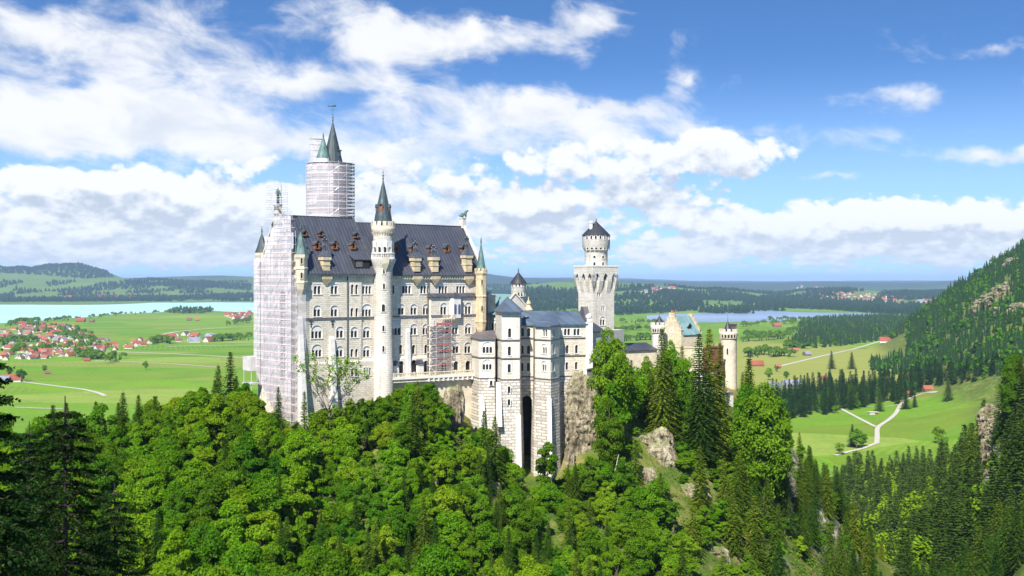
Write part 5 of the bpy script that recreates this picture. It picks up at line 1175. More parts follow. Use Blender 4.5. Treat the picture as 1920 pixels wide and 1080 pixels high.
FGe = Frame(*FGs.p(gl,0,0)[:2], ang=math.radians(38+90)); mb = MB(); sp2 = stepped(FGe, gw); mb.panel(FGe, [(0,138),(gw,138)]+sp2[::-1], (), 0); mb.panel(FGe, [(0,zge-2),(gw,zge-2)]+sp2[::-1], (), -.8)
mb.add([FGe.p(u,0.02,z) for u,z in sp2]+[FGe.p(u,-.82,z) for u,z in sp2], [(i+1,i,n_+i,n_+i+1) for i in range(n_-1)]); 
mb.s = None
# the far gable must show both its faces
mb.build('stepped_gable', M['ochre'], gh)
mb = MB(); gable_box(mb, FGs, .9, gl-.8, -gw, 0, zge, zgr, .35, 0, 'u'); rg = mb.build('roof', M['copper_green'], gh)
mb = MB(); f = FGs.sub(5.2, -1.2); z = zat(614,DG); mb.panel(f, [(-.9,z-1),(.9,z-1),(.9,z+.4),(0,z+1.5),(-.9,z+.4)]); dm = mb.build('dormer', M['dark'], rg); mb = MB(); gable_box(mb, f, -.9,.9,-2.5,0.1,z+.4,z+1.5,.2); mb.build('dormer_roof', M['copper_green'], dm)
mb = MB(); 
for i in range(20):
    a = 2*math.pi*i/20
f = FGw.sub(gw*.52, .06); ring = [(0+1.0*math.cos(t), zat(620,DG)+1.0*math.sin(t)) for t in [2*math.pi*i/20 for i in range(20)]]; mb.panel(f, ring, (), 0.02); cl = mb.build('clock_face', M['smooth'], gh)
mb = MB(); mb.box(f, -.05,.05,.05,.09,zat(620,DG),zat(620,DG)+.7); mb.box(f,0,.5,.05,.09,zat(620,DG)-.05,zat(620,DG)+.05); mb.build('clock_hand', M['pipe'], cl)
mb = MB(); mb.box(FGs, .3, .9, -gw*.5-.3,-gw*.5+.3, zgr+.5, zgr+2.2); mb.tube(FGs.p(2.2,-gw/2,zgr), FGs.p(2.2,-gw/2,zgr+2.4), .09); mb.build('chimney', M['red_brick'], gh)
# lower gate block, forecourt side
fr_, _ = facet_frames([(1262,391),(1318,381),(1356,393)]); zG = zat(652,388); mb = MB()
for i, f in enumerate(fr_):
    hs = [window(gh, f, px, py, 1, 'S', 3.2, 1.3, name='arched_door', glass='red_brick', trim='ochre') for px, py in ([] if i == 0 else [(1324,725),(1335,727),(1346,729)])]
    wall_of(mb, f, [(0,138),(f.len,138),(f.len,zG-8),(0,zG-8)], hs)
mb.build('lower_wall', M['white_plaster'], gh)
mb = MB()
for i, f in enumerate(fr_): mb.panel(f, [(0,zG-8),(f.len,zG-8),(f.len,zG),(0,zG)], (), 0.02, i); mb.box(f, 0, f.len, -.5, .2, zG+.002, zG+.5, i)
mb.build('upper_wall', [M['yellow_stone'], M['red_brick']], gh)
def gate_tower(px, D, rpx, ytop, ycor, rtop, cone, lbl, mat):
    c = at(px, D)[:2]; k = D/FPX; mb = MB(); r = rpx*k; R = rtop*k
    mb.lathe(c, [(r*1.05,138),(r,zat(700,D)),(r,zat(ycor+10,D)),(r*1.02,zat(ycor+8,D)),(R,zat(ycor,D)),(R,zat(ytop+5,D)),(R-.5,zat(ytop+5,D)-.02),(R-.5,zat(ytop+9,D))], 28)
    corbel_ring(mb, c, r, R+.02, zat(ycor+9,D), zat(ycor-1,D), 16); battlement(mb, c, R, zat(ytop+5.2,D), zat(ytop,D), 11, .45, 0, .62)
    t = mb.build('gate_tower', M[mat], gh, lbl)
    for q in (-.7,-.35,0,.35,.7): slot(t, c, (r+R)/2+.1, px+rpx*q*1.05, zat(ycor+3,D), .75, 1.5, 'dark', mat)
    cx, cy, cr_, y0, y1 = cone; mb = MB(); cc = at(cx, D)[:2]
    mb.lathe(cc, [(cr_*k*.9,zat(y0+6,D)),(cr_*k*.9,zat(y0,D)),(cr_*k*1.05,zat(y0,D)),(.06,zat(y1,D))], 16, 0, False); cn_ = mb.build('cone_roof', M['spire_black'], t)
    mb = MB(); mb.tube((*cc, zat(y1,D)-.2), (*cc, zat(y1,D)+2.2), .05); mb.build('flagpole', M['pipe'], cn_)
    return t, c
t1, c1 = gate_tower(1233.5, 396, 11, 604, 615, 13.5, (1236.5,0,8.5,605.5,592), 'left battlemented gate tower with dark cone', 'lime_bright')
t2, c2_ = gate_tower(1366, 400, 15.2, 616.5, 626, 17.3, (1364.5,0,6.5,617,601.5), 'right ochre gate tower with dark cone', 'ochre_pale')
slot(t2, c2_, 15.2*400/FPX, 1364, zat(658,400), .6, 2.2); slot(t1, c1, 11*396/FPX, 1236, zat(630,396), .5, 1.2)
mb = MB(); f = Frame(*at(1375,400)[:2], ang=.5); mb.box(f,-.8,.8,-.8,.8,zat(620,400),zat(609,400)); mb.box(f,-1,1,-1,1,zat(609,400)+.002,zat(607,400)); mb.build('stair_cap', M['roof_brown'], t2)
# forecourt with its parapet
fc = thing('forecourt_wall', 'dark forecourt wall below the gatehouse where visitors gather', 'wall', at(1338, 381, 745))
f = Frame(*at(1304,381)[:2], to=at(1375,384)[:2]); mb = MB(); mb.box(f, 0, f.len, -9, 0, 132, zat(742,382)); fcs = mb.build('terrace_slab', M['brickstone'], fc)
mb = MB(); mb.box(f, 0, f.len, -.35, .05, zat(742,382)+.002, zat(742,382)+.95); mb.build('parapet', M['roof_brown'], fc)
# ================================================================== vegetation
def leaf_material(name, a, b_, c, trans=0.35, hue=0.014):
    """a dark, b mid, c light leaf colour; varies from tree to tree and from bough to bough"""
    m, nt, b = material(name); out = m.node_tree.nodes['Material Output']; m.node_tree.nodes.remove(b)
    oi = nt.n.new('ShaderNodeObjectInfo'); P = pos(nt)
    n = nt.m('ADD', nt.m('MULTIPLY', nt.noise(P, 0.33, 4, 0.65), 0.6), nt.m('MULTIPLY', nt.noise(P, 0.07, 2, 0.5), 0.4)); n2 = nt.noise(P, 2.3, 2, 0.5)
    f = nt.m('ADD', nt.m('MULTIPLY', n, 0.75), nt.m('ADD', nt.m('MULTIPLY', n2, 0.25), nt.m('MULTIPLY', nt.m('SUBTRACT', oi.outputs['Random'], 0.5), 0.42)))
    col = nt.ramp(f, [(0.22, a), (0.5, b_), (0.78, c)])
    hs = nt.n.new('ShaderNodeHueSaturation'); nt.put(hs.inputs['Color'], col)
    nt.put(hs.inputs['Hue'], nt.m('MULTIPLY_ADD', nt.m('FRACT', nt.m('MULTIPLY', oi.outputs['Random'], 7.31)), hue*2, 0.5-hue)); hs.inputs['Saturation'].default_value = 1.0
    d = nt.n.new('ShaderNodeBsdfDiffuse'); nt.put(d.inputs[0], hs.outputs[0])
    t = nt.n.new('ShaderNodeBsdfTranslucent'); nt.put(t.inputs[0], nt.mix(0.5, hs.outputs[0], nt.mix(1.0, hs.outputs[0], (1.6, 1.35, 0.4), 'MULTIPLY')))
    g = nt.n.new('ShaderNodeBsdfGlossy'); g.inputs['Roughness'].default_value = 0.5; nt.put(g.inputs[0], (0.5, 0.55, 0.4, 1))
    x = nt.n.new('ShaderNodeMixShader'); x.inputs[0].default_value = trans; nt.put(x.inputs[1], d.outputs[0]); nt.put(x.inputs[2], t.outputs[0])
    y = nt.n.new('ShaderNodeMixShader'); y.inputs[0].default_value = 0.012; nt.put(y.inputs[1], x.outputs[0]); nt.put(y.inputs[2], g.outputs[0])
    nt.put(out.inputs[0], y.outputs[0]); return m
M['leaf'] = leaf_material('broadleaf_leaves', (0.042, 0.122, 0.002), (0.102, 0.228, 0.004), (0.198, 0.335, 0.008), 0.33)
M['leaf_lime'] = leaf_material('lime_leaves', (0.055, 0.130, 0.002), (0.118, 0.222, 0.004), (0.210, 0.32, 0.008), 0.33)
M['leaf_dark'] = leaf_material('deep_green_leaves', (0.028, 0.095, 0.003), (0.066, 0.172, 0.005), (0.135, 0.255, 0.009), 0.32)
M['leaf_bright'] = leaf_material('bright_leaves', (0.070, 0.165, 0.004), (0.130, 0.260, 0.007), (0.215, 0.345, 0.014), 0.35)
M['needle'] = leaf_material('spruce_needles', (0.028, 0.070, 0.007), (0.058, 0.122, 0.010), (0.115, 0.185, 0.016), 0.3)
M['needle_light'] = leaf_material('yellowish_conifer_needles', (0.055, 0.115, 0.007), (0.11, 0.18, 0.011), (0.185, 0.25, 0.02), 0.35)  # lighter, yellowish green needle colour for larches and some spruces
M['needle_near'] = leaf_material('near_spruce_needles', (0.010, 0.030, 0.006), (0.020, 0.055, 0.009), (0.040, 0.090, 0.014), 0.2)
M['needle_wood'] = leaf_material('wood_spruce_needles', (0.016, 0.045, 0.007), (0.034, 0.080, 0.010), (0.072, 0.130, 0.016), 0.25)
M['copper_leaf'] = leaf_material('reddish_leaves', (0.10, 0.035, 0.010), (0.18, 0.06, 0.015), (0.25, 0.12, 0.03), 0.35)
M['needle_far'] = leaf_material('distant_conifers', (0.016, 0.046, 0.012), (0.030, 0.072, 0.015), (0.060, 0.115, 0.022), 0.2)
M['bark_dark'] = simple('dark_bark', (0.035, 0.027, 0.020), .9, .3, 3.0)
M['bark'] = simple('bark', (0.13, 0.10, 0.075), .9, .35, 3.0)
M['bark_pale'] = simple('bleached_wood', (0.42, 0.37, 0.31), .9, .25, 2.0)
M['shrub'] = leaf_material('shrub_leaves', (0.045, 0.115, 0.006), (0.10, 0.185, 0.011), (0.21, 0.235, 0.035), 0.35, 0.03)
def quads(c, d1, d2):
    """leaf quads: centres, half-length vectors, half-width vectors -> verts, faces (pointed ends)"""
    n = len(c); v = np.stack([c-d1, c+d2*0.9-d1*0.05, c+d1, c-d2*0.9-d1*0.05], 1).reshape(-1, 3)
    return v, np.arange(n*4).reshape(n, 4)
def unit(v): return v/np.maximum(np.linalg.norm(v, axis=1, keepdims=True), 1e-9)
def rand_dirs(r, n): return unit(r.normal(size=(n, 3)))
def leafy(r, cen, nrm, size, flat=0.55, brush=0.0):
    n = len(cen); N = unit(nrm*1.0+rand_dirs(r, n)*flat); a = unit(np.cross(N, rand_dirs(r, n)))
    if brush:   # sprays that reach up and out
        up = unit(nrm*0.55+np.array([0, 0, 0.75])+rand_dirs(r, n)*0.55); k = (r.random((n, 1)) < brush); a = np.where(k, up, a); N = np.where(k, unit(np.cross(a, rand_dirs(r, n))), N)
    b = np.cross(N, a)
    s = size*(0.65+0.7*r.random((n, 1))); return quads(cen, a*s, b*s*0.62)
def crown_broadleaf(seed, h, rad, nclump=30, per=150, leaf=0.42, base=0.22, lean=0.0):
    r = np.random.default_rng(seed); V = []
    k = 0; cs = []
    while len(cs) < nclump:
        d = r.normal(size=3); d /= np.linalg.norm(d); q = r.random()**0.40
        z = h*(base+1)/2*1.0+d[2]*q*h*(1-base)/2*0.86; w = rad*(0.86 if d[2] < 0.2 else 0.95)
        tz = (z-h*base)/(h*(1-base)); shape = max(0.15, math.sin(min(max(tz, 0.02), .98)*math.pi)**0.6)
        cs.append((d[0]*q*w*shape, d[1]*q*w*shape, z, rad*(0.20+0.20*r.random())))
    Vs = []; Fs = []; o = 0
    for (x, y, z, cr_) in cs:
        d = rand_dirs(r, per); d[:, 2] = np.where(d[:, 2] < -0.3, -d[:, 2], d[:, 2]); d = unit(d)
        rr = cr_*(0.55+0.5*r.random((per, 1))**0.5)*np.array([[1, 1, 0.95]])
        c = np.array([x, y, z])+d*rr
        out = unit(c-np.array([0, 0, h*0.5])); nrm = d*0.8+out*0.5+np.array([0, 0, 0.55])
        v, f = leafy(r, c, nrm, leaf, 1.05, 0.28); Vs.append(v); Fs.append(f+o); o += len(v)
    return np.concatenate(Vs), np.concatenate(Fs), cs
def limb_mesh(name, segs, mat=None, sides=6):
    mb = MB()
    for p, q, a, b in segs: mb.tube(p, q, a, b, sides)
    return mb.mesh(name, mat or M['bark'])
class Kind:
    """one model of a tree: a trunk mesh and a crown mesh, both standing at the origin"""
    def __init__(s, trunk, crown, h, rad): s.trunk, s.crown, s.h, s.rad = trunk, crown, h, rad
def make_broadleaf(seed, h=15, rad=4.6, mat='leaf', **k):
    v, f, cs = crown_broadleaf(seed, h, rad, **k); r = random.Random(seed)
    segs = [((0,0,-1.5),(0.1,0.1,h*.45),.32,.20),((0.1,0.1,h*.45),(0,0,h*.8),.20,.07)]
    for (x,y,z,_r) in cs[:14]:
        z0 = h*(.2+.35*r.random()); segs.append(((0.05,0.05,z0),(x*.9,y*.9,z),.12,.04))
    return Kind(limb_mesh('trunk', segs), quick_mesh('crown', v, f, M[mat]), h, rad)
def crown_spruce(seed, h, R, wh=0.50, nb=8, base=0.08, leaf=0.5, gap=0.0, p=0.85):
    r = np.random.default_rng(seed); C = []; D1 = []; D2 = []
    z = h*base
    while z < h*0.985:
        t = (z-h*base)/(h*(1-base)); L = R*(1-t)**p*(0.85+0.3*r.random())+0.12
        n = max(4, int(nb*(0.6+0.4*(1-t)))); a0 = r.random()*6.28
        for i in range(n):
            if r.random() < gap: continue
            a = a0+6.283*i/n+r.normal()*0.12; l = L*(0.7+0.5*r.random()); o = np.array([math.cos(a), math.sin(a), 0]); s = np.array([-o[1], o[0], 0])
            m = max(2, int(l/(leaf*0.75)))
            for j in range(m):
                q = (j+0.8)/m; droop = -0.34*l*q*q*(1.1-0.5*t)+0.10*l*max(0, q-0.65)
                c = np.array([0, 0, z])+o*l*q+np.array([0, 0, droop]); w = leaf*(0.55+0.55*(1-q))*(0.8+0.4*r.random())
                dirv = o*0.9+np.array([0, 0, -0.42+0.45*q])
                for sg in (-1, 1):
                    dv = dirv*0.65+s*sg*0.75+r.normal(size=3)*0.12; dv /= np.linalg.norm(dv)
                    up = np.cross(dv, s*sg+np.array([0, 0, 0.4])); up = np.cross(dv, np.array([0, 0, 1.0])+r.normal(size=3)*0.35); up /= np.linalg.norm(up)+1e-9
                    C.append(c+dv*w*0.55); D1.append(dv*w*0.85); D2.append(up*w*0.52)
            # hanging twigs under the bough
            for j in range(max(1, m//3)):
                q = r.random(); c = np.array([0, 0, z])+o*l*q+np.array([0, 0, -0.34*l*q*q-leaf*.3]); C.append(c); D1.append(np.array([o[0]*.15, o[1]*.15, -1.0])*leaf*0.34); D2.append(s*leaf*0.5)
        z += wh*(0.8+0.4*r.random())*(0.75+0.35*(1-t))
    C.append(np.array([0, 0, h-.3])); D1.append(np.array([0, 0, .6])); D2.append(np.array([.12, 0, 0]))
    return quads(np.array(C), np.array(D1), np.array(D2))
def make_spruce(seed, h=22, R=3.4, mat='needle', **k):
    v, f = crown_spruce(seed, h, R, **k)
    return Kind(limb_mesh('trunk', [((0,0,-1.5),(0,0,h*.55),.30*h/22,.17*h/22),((0,0,h*.55),(0,0,h*.98),.17*h/22,.02)]), quick_mesh('crown', v, f, M[mat]), h, R)
BROAD = [make_broadleaf(11+i, h, rad, mt_, nclump=nc, per=215, leaf=lf*.88, base=.07) for i, (h, rad, mt_, nc, lf) in enumerate([(15,4.6,'leaf',56,.28),(16,4.2,'leaf_lime',60,.26),(14,5.0,'leaf',62,.30),(17,3.8,'leaf',58,.27),(15,4.7,'leaf_lime',50,.31),(13,4.4,'leaf',48,.25),(18,4.4,'leaf_dark',64,.29)])]
BRIGHT = [make_broadleaf(31+i, 14, 4.0+.3*i, 'leaf_bright', nclump=50, per=150, leaf=0.28, base=.08) for i in range(3)]
SLIM = [make_broadleaf(51+i, 11, 2.1, 'leaf', nclump=22, per=140, leaf=0.25, base=.12) for i in range(3)]
BIGTREE = [make_broadleaf(41+i, 26, 6.6, 'leaf_bright' if i < 2 else 'leaf', nclump=110, per=170, leaf=0.31, base=.06) for i in range(3)]
SPRUCE = [make_spruce(71+i, 22, 4.7+.3*(i % 3), 'needle', nb=10+(i % 2)) for i in range(5)]
BIGSPRUCE = [make_spruce(81+i, 38, 7.2, 'needle' if i == 1 else 'needle_light', nb=12, wh=.7, leaf=.6, p=.8) for i in range(3)]
LARCH = [make_spruce(91+i, 18, 4.0, 'needle_light', nb=9, gap=.08) for i in range(3)]
def plant(kind, x, y, z, h, label, name, cat, group, rot=None, wide=1.0, tilt=0.0, crown=None):
    s = h/kind.h; o = bpy.data.objects.new(name, None); COL.objects.link(o); o.location = (x, y, z); o.scale = (s*wide, s*wide, s); o.rotation_euler = (tilt, 0, random.random()*6.28 if rot is None else rot)
    tag(o, label, cat, group)
    for nm, me in (('trunk', kind.trunk), ('crown', kind.crown)):
        c = bpy.data.objects.new(nm, me); COL.objects.link(c); c.parent = o
    return o
LINE = np.array([(-200,740),(0,755),(100,752),(170,735),(215,722),(260,738),(330,742),(380,715),(412,668),(432,658),(452,676),(470,712),(486,742),(505,768),(530,776),(546,800),(566,802),(580,770),(600,762),(640,748),(700,744),(735,730),(765,714),(790,711),(830,716),(846,735),(862,792),(890,800),(905,795),(930,792),(950,830),(978,872),(990,922),(1010,900),(1040,896),(1052,876),(1062,856),(1095,846),(1118,800),(1124,716),(1128,640),(1140,612),(1165,650),(1180,662),(1210,650),(1240,614),(1265,655),(1290,640),(1318,610),(1330,640),(1334,742),(1368,744),(1374,705),(1385,695),(1410,690),(1430,712),(1460,740),(1500,785),(1530,838),(1560,872),(1600,905),(1640,960),(1700,1100),(2000,1200)], float)
def line_at(px): return np.interp(px, LINE[:, 0], LINE[:, 1])
def fit_height(px, D, z, h, rad, slack=0.0):
    """shorten a tree so that it keeps clear of the walls behind it"""
    w = rad*0.75/D*FPX; lim = max(line_at(px-w*.5), line_at(px+w*.5), line_at(px))+slack
    return min(h, zat(lim, D)-z)
TREES = []   # (x, y, radius) of every individual, to keep them apart
def free(x, y, r): return all((x-a)**2+(y-b)**2 > (0.62*(r+c))**2 for a, b, c in TREES)
counts = {'broad': 0, 'spruce': 0, 'bush': 0, 'young': 0}; CAP = {'broad': 318, 'spruce': 300, 'bush': 280, 'young': 290}
def region_label(px, py, D):
    """in words, the part of the wooded hill a tree stands on"""
    if px < 330: return 'on the wooded shoulder beyond the dark foreground spruce'
    if px < 560: return 'on the slope below the scaffolded gable'
    if px < 730: return 'below the palace wall left of the stair tower' if py < 900 else 'in the gorge wood below the palace front'
    if px < 880: return 'on the mound under the palace terrace' if py < 880 else 'in the gorge wood under the terrace mound'
    if px < 1060: return 'at the foot of the rusticated foundations' if py < 960 else 'in the gorge under the lower wing'
    if px < 1180: return 'beside the bare crag under the lower wing'
    if px < 1400: return 'on the cliff below the gatehouse'
    return 'on the flank falling from the round gate tower to the valley'
def hero(kindlist, px, D, ytop, label, name, cat, group, wide=1.0, i=0, zoff=0.0):
    x = (px-960)/FPX*D; z = float(height(x, D))-0.4+zoff; h = zat(ytop, D)-z
    k = kindlist[i % len(kindlist)]
    TREES.append((x, D, k.rad*h/k.h*wide*.8)); counts['spruce' if 'spruce' in name or 'larch' in name else 'broad'] += 1
    return plant(k, x, D, z, h, label, name, cat, group, wide=wide)
GB, GS_ = 'broadleaf trees on the castle hill', 'spruces on the castle hill'
hero(SPRUCE, 432, 297, 657, 'tall dark spruce standing close to the loading platform of the gable scaffolding', 'spruce_tree', 'spruce', GS_, .95, 0)
hero(SPRUCE, 409, 291, 682, 'second tall spruce from the scaffolding, on the left shoulder of the castle hill', 'spruce_tree', 'spruce', GS_, .95, 1)
hero(SPRUCE, 522, 283, 724, 'pointed spruce in front of the foot of the scaffolded gable', 'spruce_tree', 'spruce', GS_, .9, 2)
hero(LARCH, 571, 284, 732, 'slender light green spruce beside the big corner buttress', 'spruce_tree', 'spruce', GS_, .8, 0)
hero(LARCH, 774, 282, 733, 'yellowish green larch on the mound under the terrace', 'larch_tree', 'larch', None, .95, 1)
hero(SPRUCE, 907, 299, 768, 'leftmost of two thin dark spruces against the rusticated foundation', 'spruce_tree', 'spruce', GS_, .85, 3)
hero(SPRUCE, 928, 296, 778, 'rightmost of two thin dark spruces against the rusticated foundation', 'spruce_tree', 'spruce', GS_, .95, 4)
hero(BIGTREE, 1143, 320, 609, 'big bright yellow green tree hiding the foot of the square tower', 'broadleaf_tree', 'tree', GB, .66, 0)
hero(BIGTREE, 1168, 326, 668, 'bright green tree just right of the biggest yellow green one', 'broadleaf_tree', 'tree', GB, 1.0, 1)
hero(BROAD, 1140, 309, 745, 'mid green tree leaning over the side of the bare crag', 'broadleaf_tree', 'tree', GB, .7, 1)
hero(BRIGHT, 1192, 334, 690, 'light green tree under the dark roof of the low wing', 'broadleaf_tree', 'tree', GB, .9, 2)
hero(BIGSPRUCE, 1241, 333, 612, 'tallest spruce in front of the left gate tower', 'spruce_tree', 'spruce', GS_, 1.0, 0)
hero(BIGSPRUCE, 1279, 356, 646, 'yellowish spruce in front of the stepped gable', 'spruce_tree', 'spruce', GS_, 1.0, 2)
hero(BIGSPRUCE, 1311, 335, 622, 'tall broad spruce hiding the green roof of the gatehouse, left one of a pair', 'spruce_tree', 'spruce', GS_, 1.05, 1)
hero(BIGSPRUCE, 1330, 341, 613, 'tall light spruce under the green gatehouse roof, right one of a pair', 'spruce_tree', 'spruce', GS_, 1.0, 2)
hero(BIGTREE, 1287, 350, 662, 'bright leafy tree between the two tall spruces before the gatehouse', 'broadleaf_tree', 'tree', GB, .62, 1)
hero(BIGTREE, 1257, 345, 634, 'light leafy tree right under the stepped yellow gable', 'broadleaf_tree', 'tree', GB, .6, 0)
hero(BIGSPRUCE, 1350, 352, 640, 'yellowish spruce screening the red wall of the gatehouse', 'spruce_tree', 'spruce', GS_, .8, 2)
hero(BIGTREE, 1213, 342, 664, 'bright leafy tree left of the tallest gatehouse spruce', 'broadleaf_tree', 'tree', GB, .6, 0)
hero(BROAD, 1345, 345, 752, 'leafy tree just under the crowd before the gatehouse', 'broadleaf_tree', 'tree', GB, .9, 1)
hero(SPRUCE, 1404, 352, 668, 'narrow spruce just right of the round gate tower', 'spruce_tree', 'spruce', GS_, .85, 3)
hero(BIGTREE, 1432, 335, 712, 'bright leafy tree to the right below the round gate tower', 'broadleaf_tree', 'tree', GB, .9, 0)
hero(BIGTREE, 1402, 338, 705, 'dense green tree under the right gate tower', 'broadleaf_tree', 'tree', GB, .55, 2)
hero(SLIM, 1022, 300, 814, 'slender young tree standing before the tallest foundation', 'broadleaf_tree', 'tree', GB, 1.0, 0)
hero(SLIM, 1150, 315, 700, 'small slender tree between the crag and the bright trees', 'broadleaf_tree', 'tree', GB, 1.0, 1)
cop = make_broadleaf(63, 13, 3.0, 'copper_leaf', nclump=22, per=110, leaf=.36)
o = plant(cop, *at(1345, 374)[:2], 141, 13, 'reddish brown leafed tree before the red wall of the gatehouse', 'copper_tree', 'tree', None)
# the half bare tree in front of the palace
def sparse_tree():
    r = random.Random(5); px, D = 617, 287; x = (px-960)/FPX*D; z = float(height(x, D))-.4; h = zat(662, D)-z
    segs = [((0,0,-1),(0,0,h*.38),.34,.26)]; tips = []
    def grow(p, d, l, rad, dep):
        q = p+d*l; segs.append((tuple(p), tuple(q), rad, rad*.62))
        if dep == 0: tips.append(q); return
        for i in range(3 if dep > 1 else 2):
            nd = (d+Vector((r.gauss(0,.55), r.gauss(0,.55), r.gauss(.12,.28)))).normalized(); grow(q, nd, l*(.62+.25*r.random()), rad*.6, dep-1)
        if dep < 3: tips.append(q)
    for k in range(4):
        a = k*1.6+.3; grow(Vector((0,0,h*(.30+.04*k))), Vector((.55*math.cos(a), .55*math.sin(a), .85)).normalized(), h*.24, .15, 3)
    rr = np.random.default_rng(4); T = np.array([tuple(t) for t in tips]); n = len(T)*16
    c = np.repeat(T, 16, 0)+rr.normal(size=(n,3))*.38; v, f = leafy(rr, c, np.tile([0,0,1.], (n,1)), .27, 1.2)
    k = Kind(limb_mesh('trunk', segs), quick_mesh('crown', v, f, M['leaf_bright']), h, 3); TREES.append((x, D, 2.0)); counts['broad'] += 1
    plant(k, x, D, z, h, 'half bare tree with thin bright leaves in front of the palace wall', 'sparse_tree', 'tree', None, rot=0.4)
sparse_tree()
# scattered wood on the hill: large near crowns first
CAST = [(470,300),(556,290),(720,306),(735,312),(850,316),(884,316),(985,309),(1050,311),(1125,322),(1180,345),(1380,385),(1400,420),(1200,440),(900,400),(560,360),(470,330)]
CASTXY = [at(*p)[:2] for p in CAST]
FORE = [at(*p)[:2] for p in [(1290,360),(1390,360),(1390,400),(1290,400)]]
ROCKY = [(1095,790,42,90),(1234,852,36,56),(852,775,16,45),(925,925,20,24),(1345,1045,46,34),(1300,935,42,34),(1205,905,20,34),(690,840,14,20),(640,880,12,16)]
def scatter(n, Dr, pxr, spec, seed, hmin=3.2, slack=0.0):
    r = random.Random(seed)
    for _ in range(n):
        D = r.uniform(*Dr)**1.0; px = r.uniform(*pxr); x = (px-960)/FPX*D
        if inside(x, D, CASTXY) or inside(x, D, FORE): continue
        z = float(height(x, D))-0.3; py0 = HOR+(HC-z)/D*FPX
        if py0 < line_at(px)-8 and D < 420 and px > 380: continue
        kn_, kl, h0, h1, wide, name, cat, group, word = spec(px, py0, D, r)
        if kn_ is None or counts[kn_] >= CAP[kn_]-(2 if kn_ != 'spruce' else 60): continue
        k = kl[r.randrange(len(kl))]; h = fit_height(px, D, z, r.uniform(h0, h1), k.rad*wide, slack)
        if h < hmin: continue
        rad = k.rad*h/k.h*wide
        if h < 7: wide = wide*1.25
        if not free(x, D, rad): continue
        ptop = HOR+(HC-z-h)/D*FPX
        if ptop > 1110: continue
        if any(abs(px-a) < c+rad/D*FPX*.3 and abs((ptop+py0)/2-b) < d for a, b, c, d in ROCKY): continue
        TREES.append((x, D, rad)); counts[kn_] += 1
        plant(k, x, D, z, h, f'{word} {region_label(px, py0, D)}', name, cat, group, wide=wide)
def spec_left(px, py, D, r):
    if r.random() < 0.13: return 'spruce', SPRUCE, 13, 19, .95, 'spruce_tree', 'spruce', GS_, 'dark spruce among leafy trees'
    return 'broad', BROAD, 10, 17, 1.0, 'broadleaf_tree', 'tree', GB, 'dense green broadleaf tree'
def spec_mid(px, py, D, r):
    q = r.random()
    if q < 0.16: return 'spruce', SPRUCE+LARCH, 8, 15, .9, 'spruce_tree', 'spruce', GS_, 'slim spruce'
    if q < 0.34: return 'young', SLIM, 6, 10, 1.25, 'young_tree', 'tree', 'young trees on the castle hill', 'small slender leafy tree'
    if q < 0.5: return 'broad', BRIGHT, 6, 11, .95, 'broadleaf_tree', 'tree', GB, 'bright green leafy tree'
    return 'broad', BROAD, 8, 14, 1.0, 'broadleaf_tree', 'tree', GB, 'dense green broadleaf tree'
def spec_right(px, py, D, r):
    q = r.random()
    if q < (0.10 if (px < 1400 and py > 830) else 0.26): return 'spruce', SPRUCE+LARCH, 11, 19, 1.0, 'spruce_tree', 'spruce', GS_, 'pointed spruce'
    if q < 0.56: return 'broad', BRIGHT, 6, 12, .95, 'broadleaf_tree', 'tree', GB, 'bright green leafy tree'
    if q < 0.66: return 'young', SLIM, 6, 10, 1.3, 'young_tree', 'tree', 'young trees on the castle hill', 'small slender leafy tree'
    return 'broad', BROAD, 8, 14, .95, 'broadleaf_tree', 'tree', GB, 'dense green broadleaf tree'
def spec_bush(px, py, D, r):
    return 'bush', [SLIM+BRIGHT, BRIGHT][r.random() < .35], 2.6, 6.5, 1.5, 'bush', 'bush', 'bushes round the castle foot', 'rounded green bush'
scatter(900, (150, 215), (180, 960), spec_left, 1)
scatter(800, (210, 300), (0, 560), spec_left, 2)
scatter(800, (205, 303), (480, 960), spec_mid, 3)
scatter(800, (180, 315), (900, 1240), spec_mid, 4)
scatter(900, (190, 372), (1180, 1480), spec_right, 5)
scatter(700, (230, 420), (1360, 1660), spec_right, 6)
scatter(300, (270, 330), (0, 470), spec_left, 7)
scatter(420, (278, 306), (560, 850), spec_bush, 9, 1.8, 4.0)
scatter(260, (292, 318), (1000, 1140), spec_bush, 10, 1.8, 3.0)
scatter(900, (225, 350), (1170, 1450), spec_bush, 12, 1.8)
# undergrowth that hides the soil between the trunks
def undergrowth():
    r = np.random.default_rng(8); n = 30000
    D = r.uniform(140, 400, n); px = r.uniform(-60, 1680, n); x = (px-960)/FPX*D; z = height(x, D)
    keep = np.array([not inside(a, b, CASTXY) for a, b in zip(x, D)]); py = HOR+(HC-z)/D*FPX
    keep &= py > np.interp(px, LINE[:,0], LINE[:,1])+4
    for a, b, c, d in ROCKY: keep &= ~((np.abs(px-a) < c) & (np.abs(py-b) < d) & (r.random(n) < .8))
    keep &= fbm(x/9, D/9, 3, 5) > 0.27
    x, D, z = x[keep], D[keep], z[keep]; m = 16; n = len(x); s = 0.4+1.1*r.random(n)**3; s = s*np.where((960+FPX*x/D > 1180) & (960+FPX*x/D < 1470), 1.7, 1.0)
    c = np.repeat(np.stack([x, D, z], 1), m, 0)+r.normal(size=(n*m, 3))*np.repeat(s, m)[:, None]*np.array([.75, .75, .45])+np.array([0, 0, .35])
    v, f = leafy(r, c, np.tile([0.0, -.2, 1.0], (n*m, 1)), .26, .9)
    o = bpy.data.objects.new('undergrowth', quick_mesh('undergrowth', v, f, M['shrub'])); COL.objects.link(o); tag(o, 'low bushes and ferns covering the castle hill', 'undergrowth', None, 'stuff')
undergrowth()
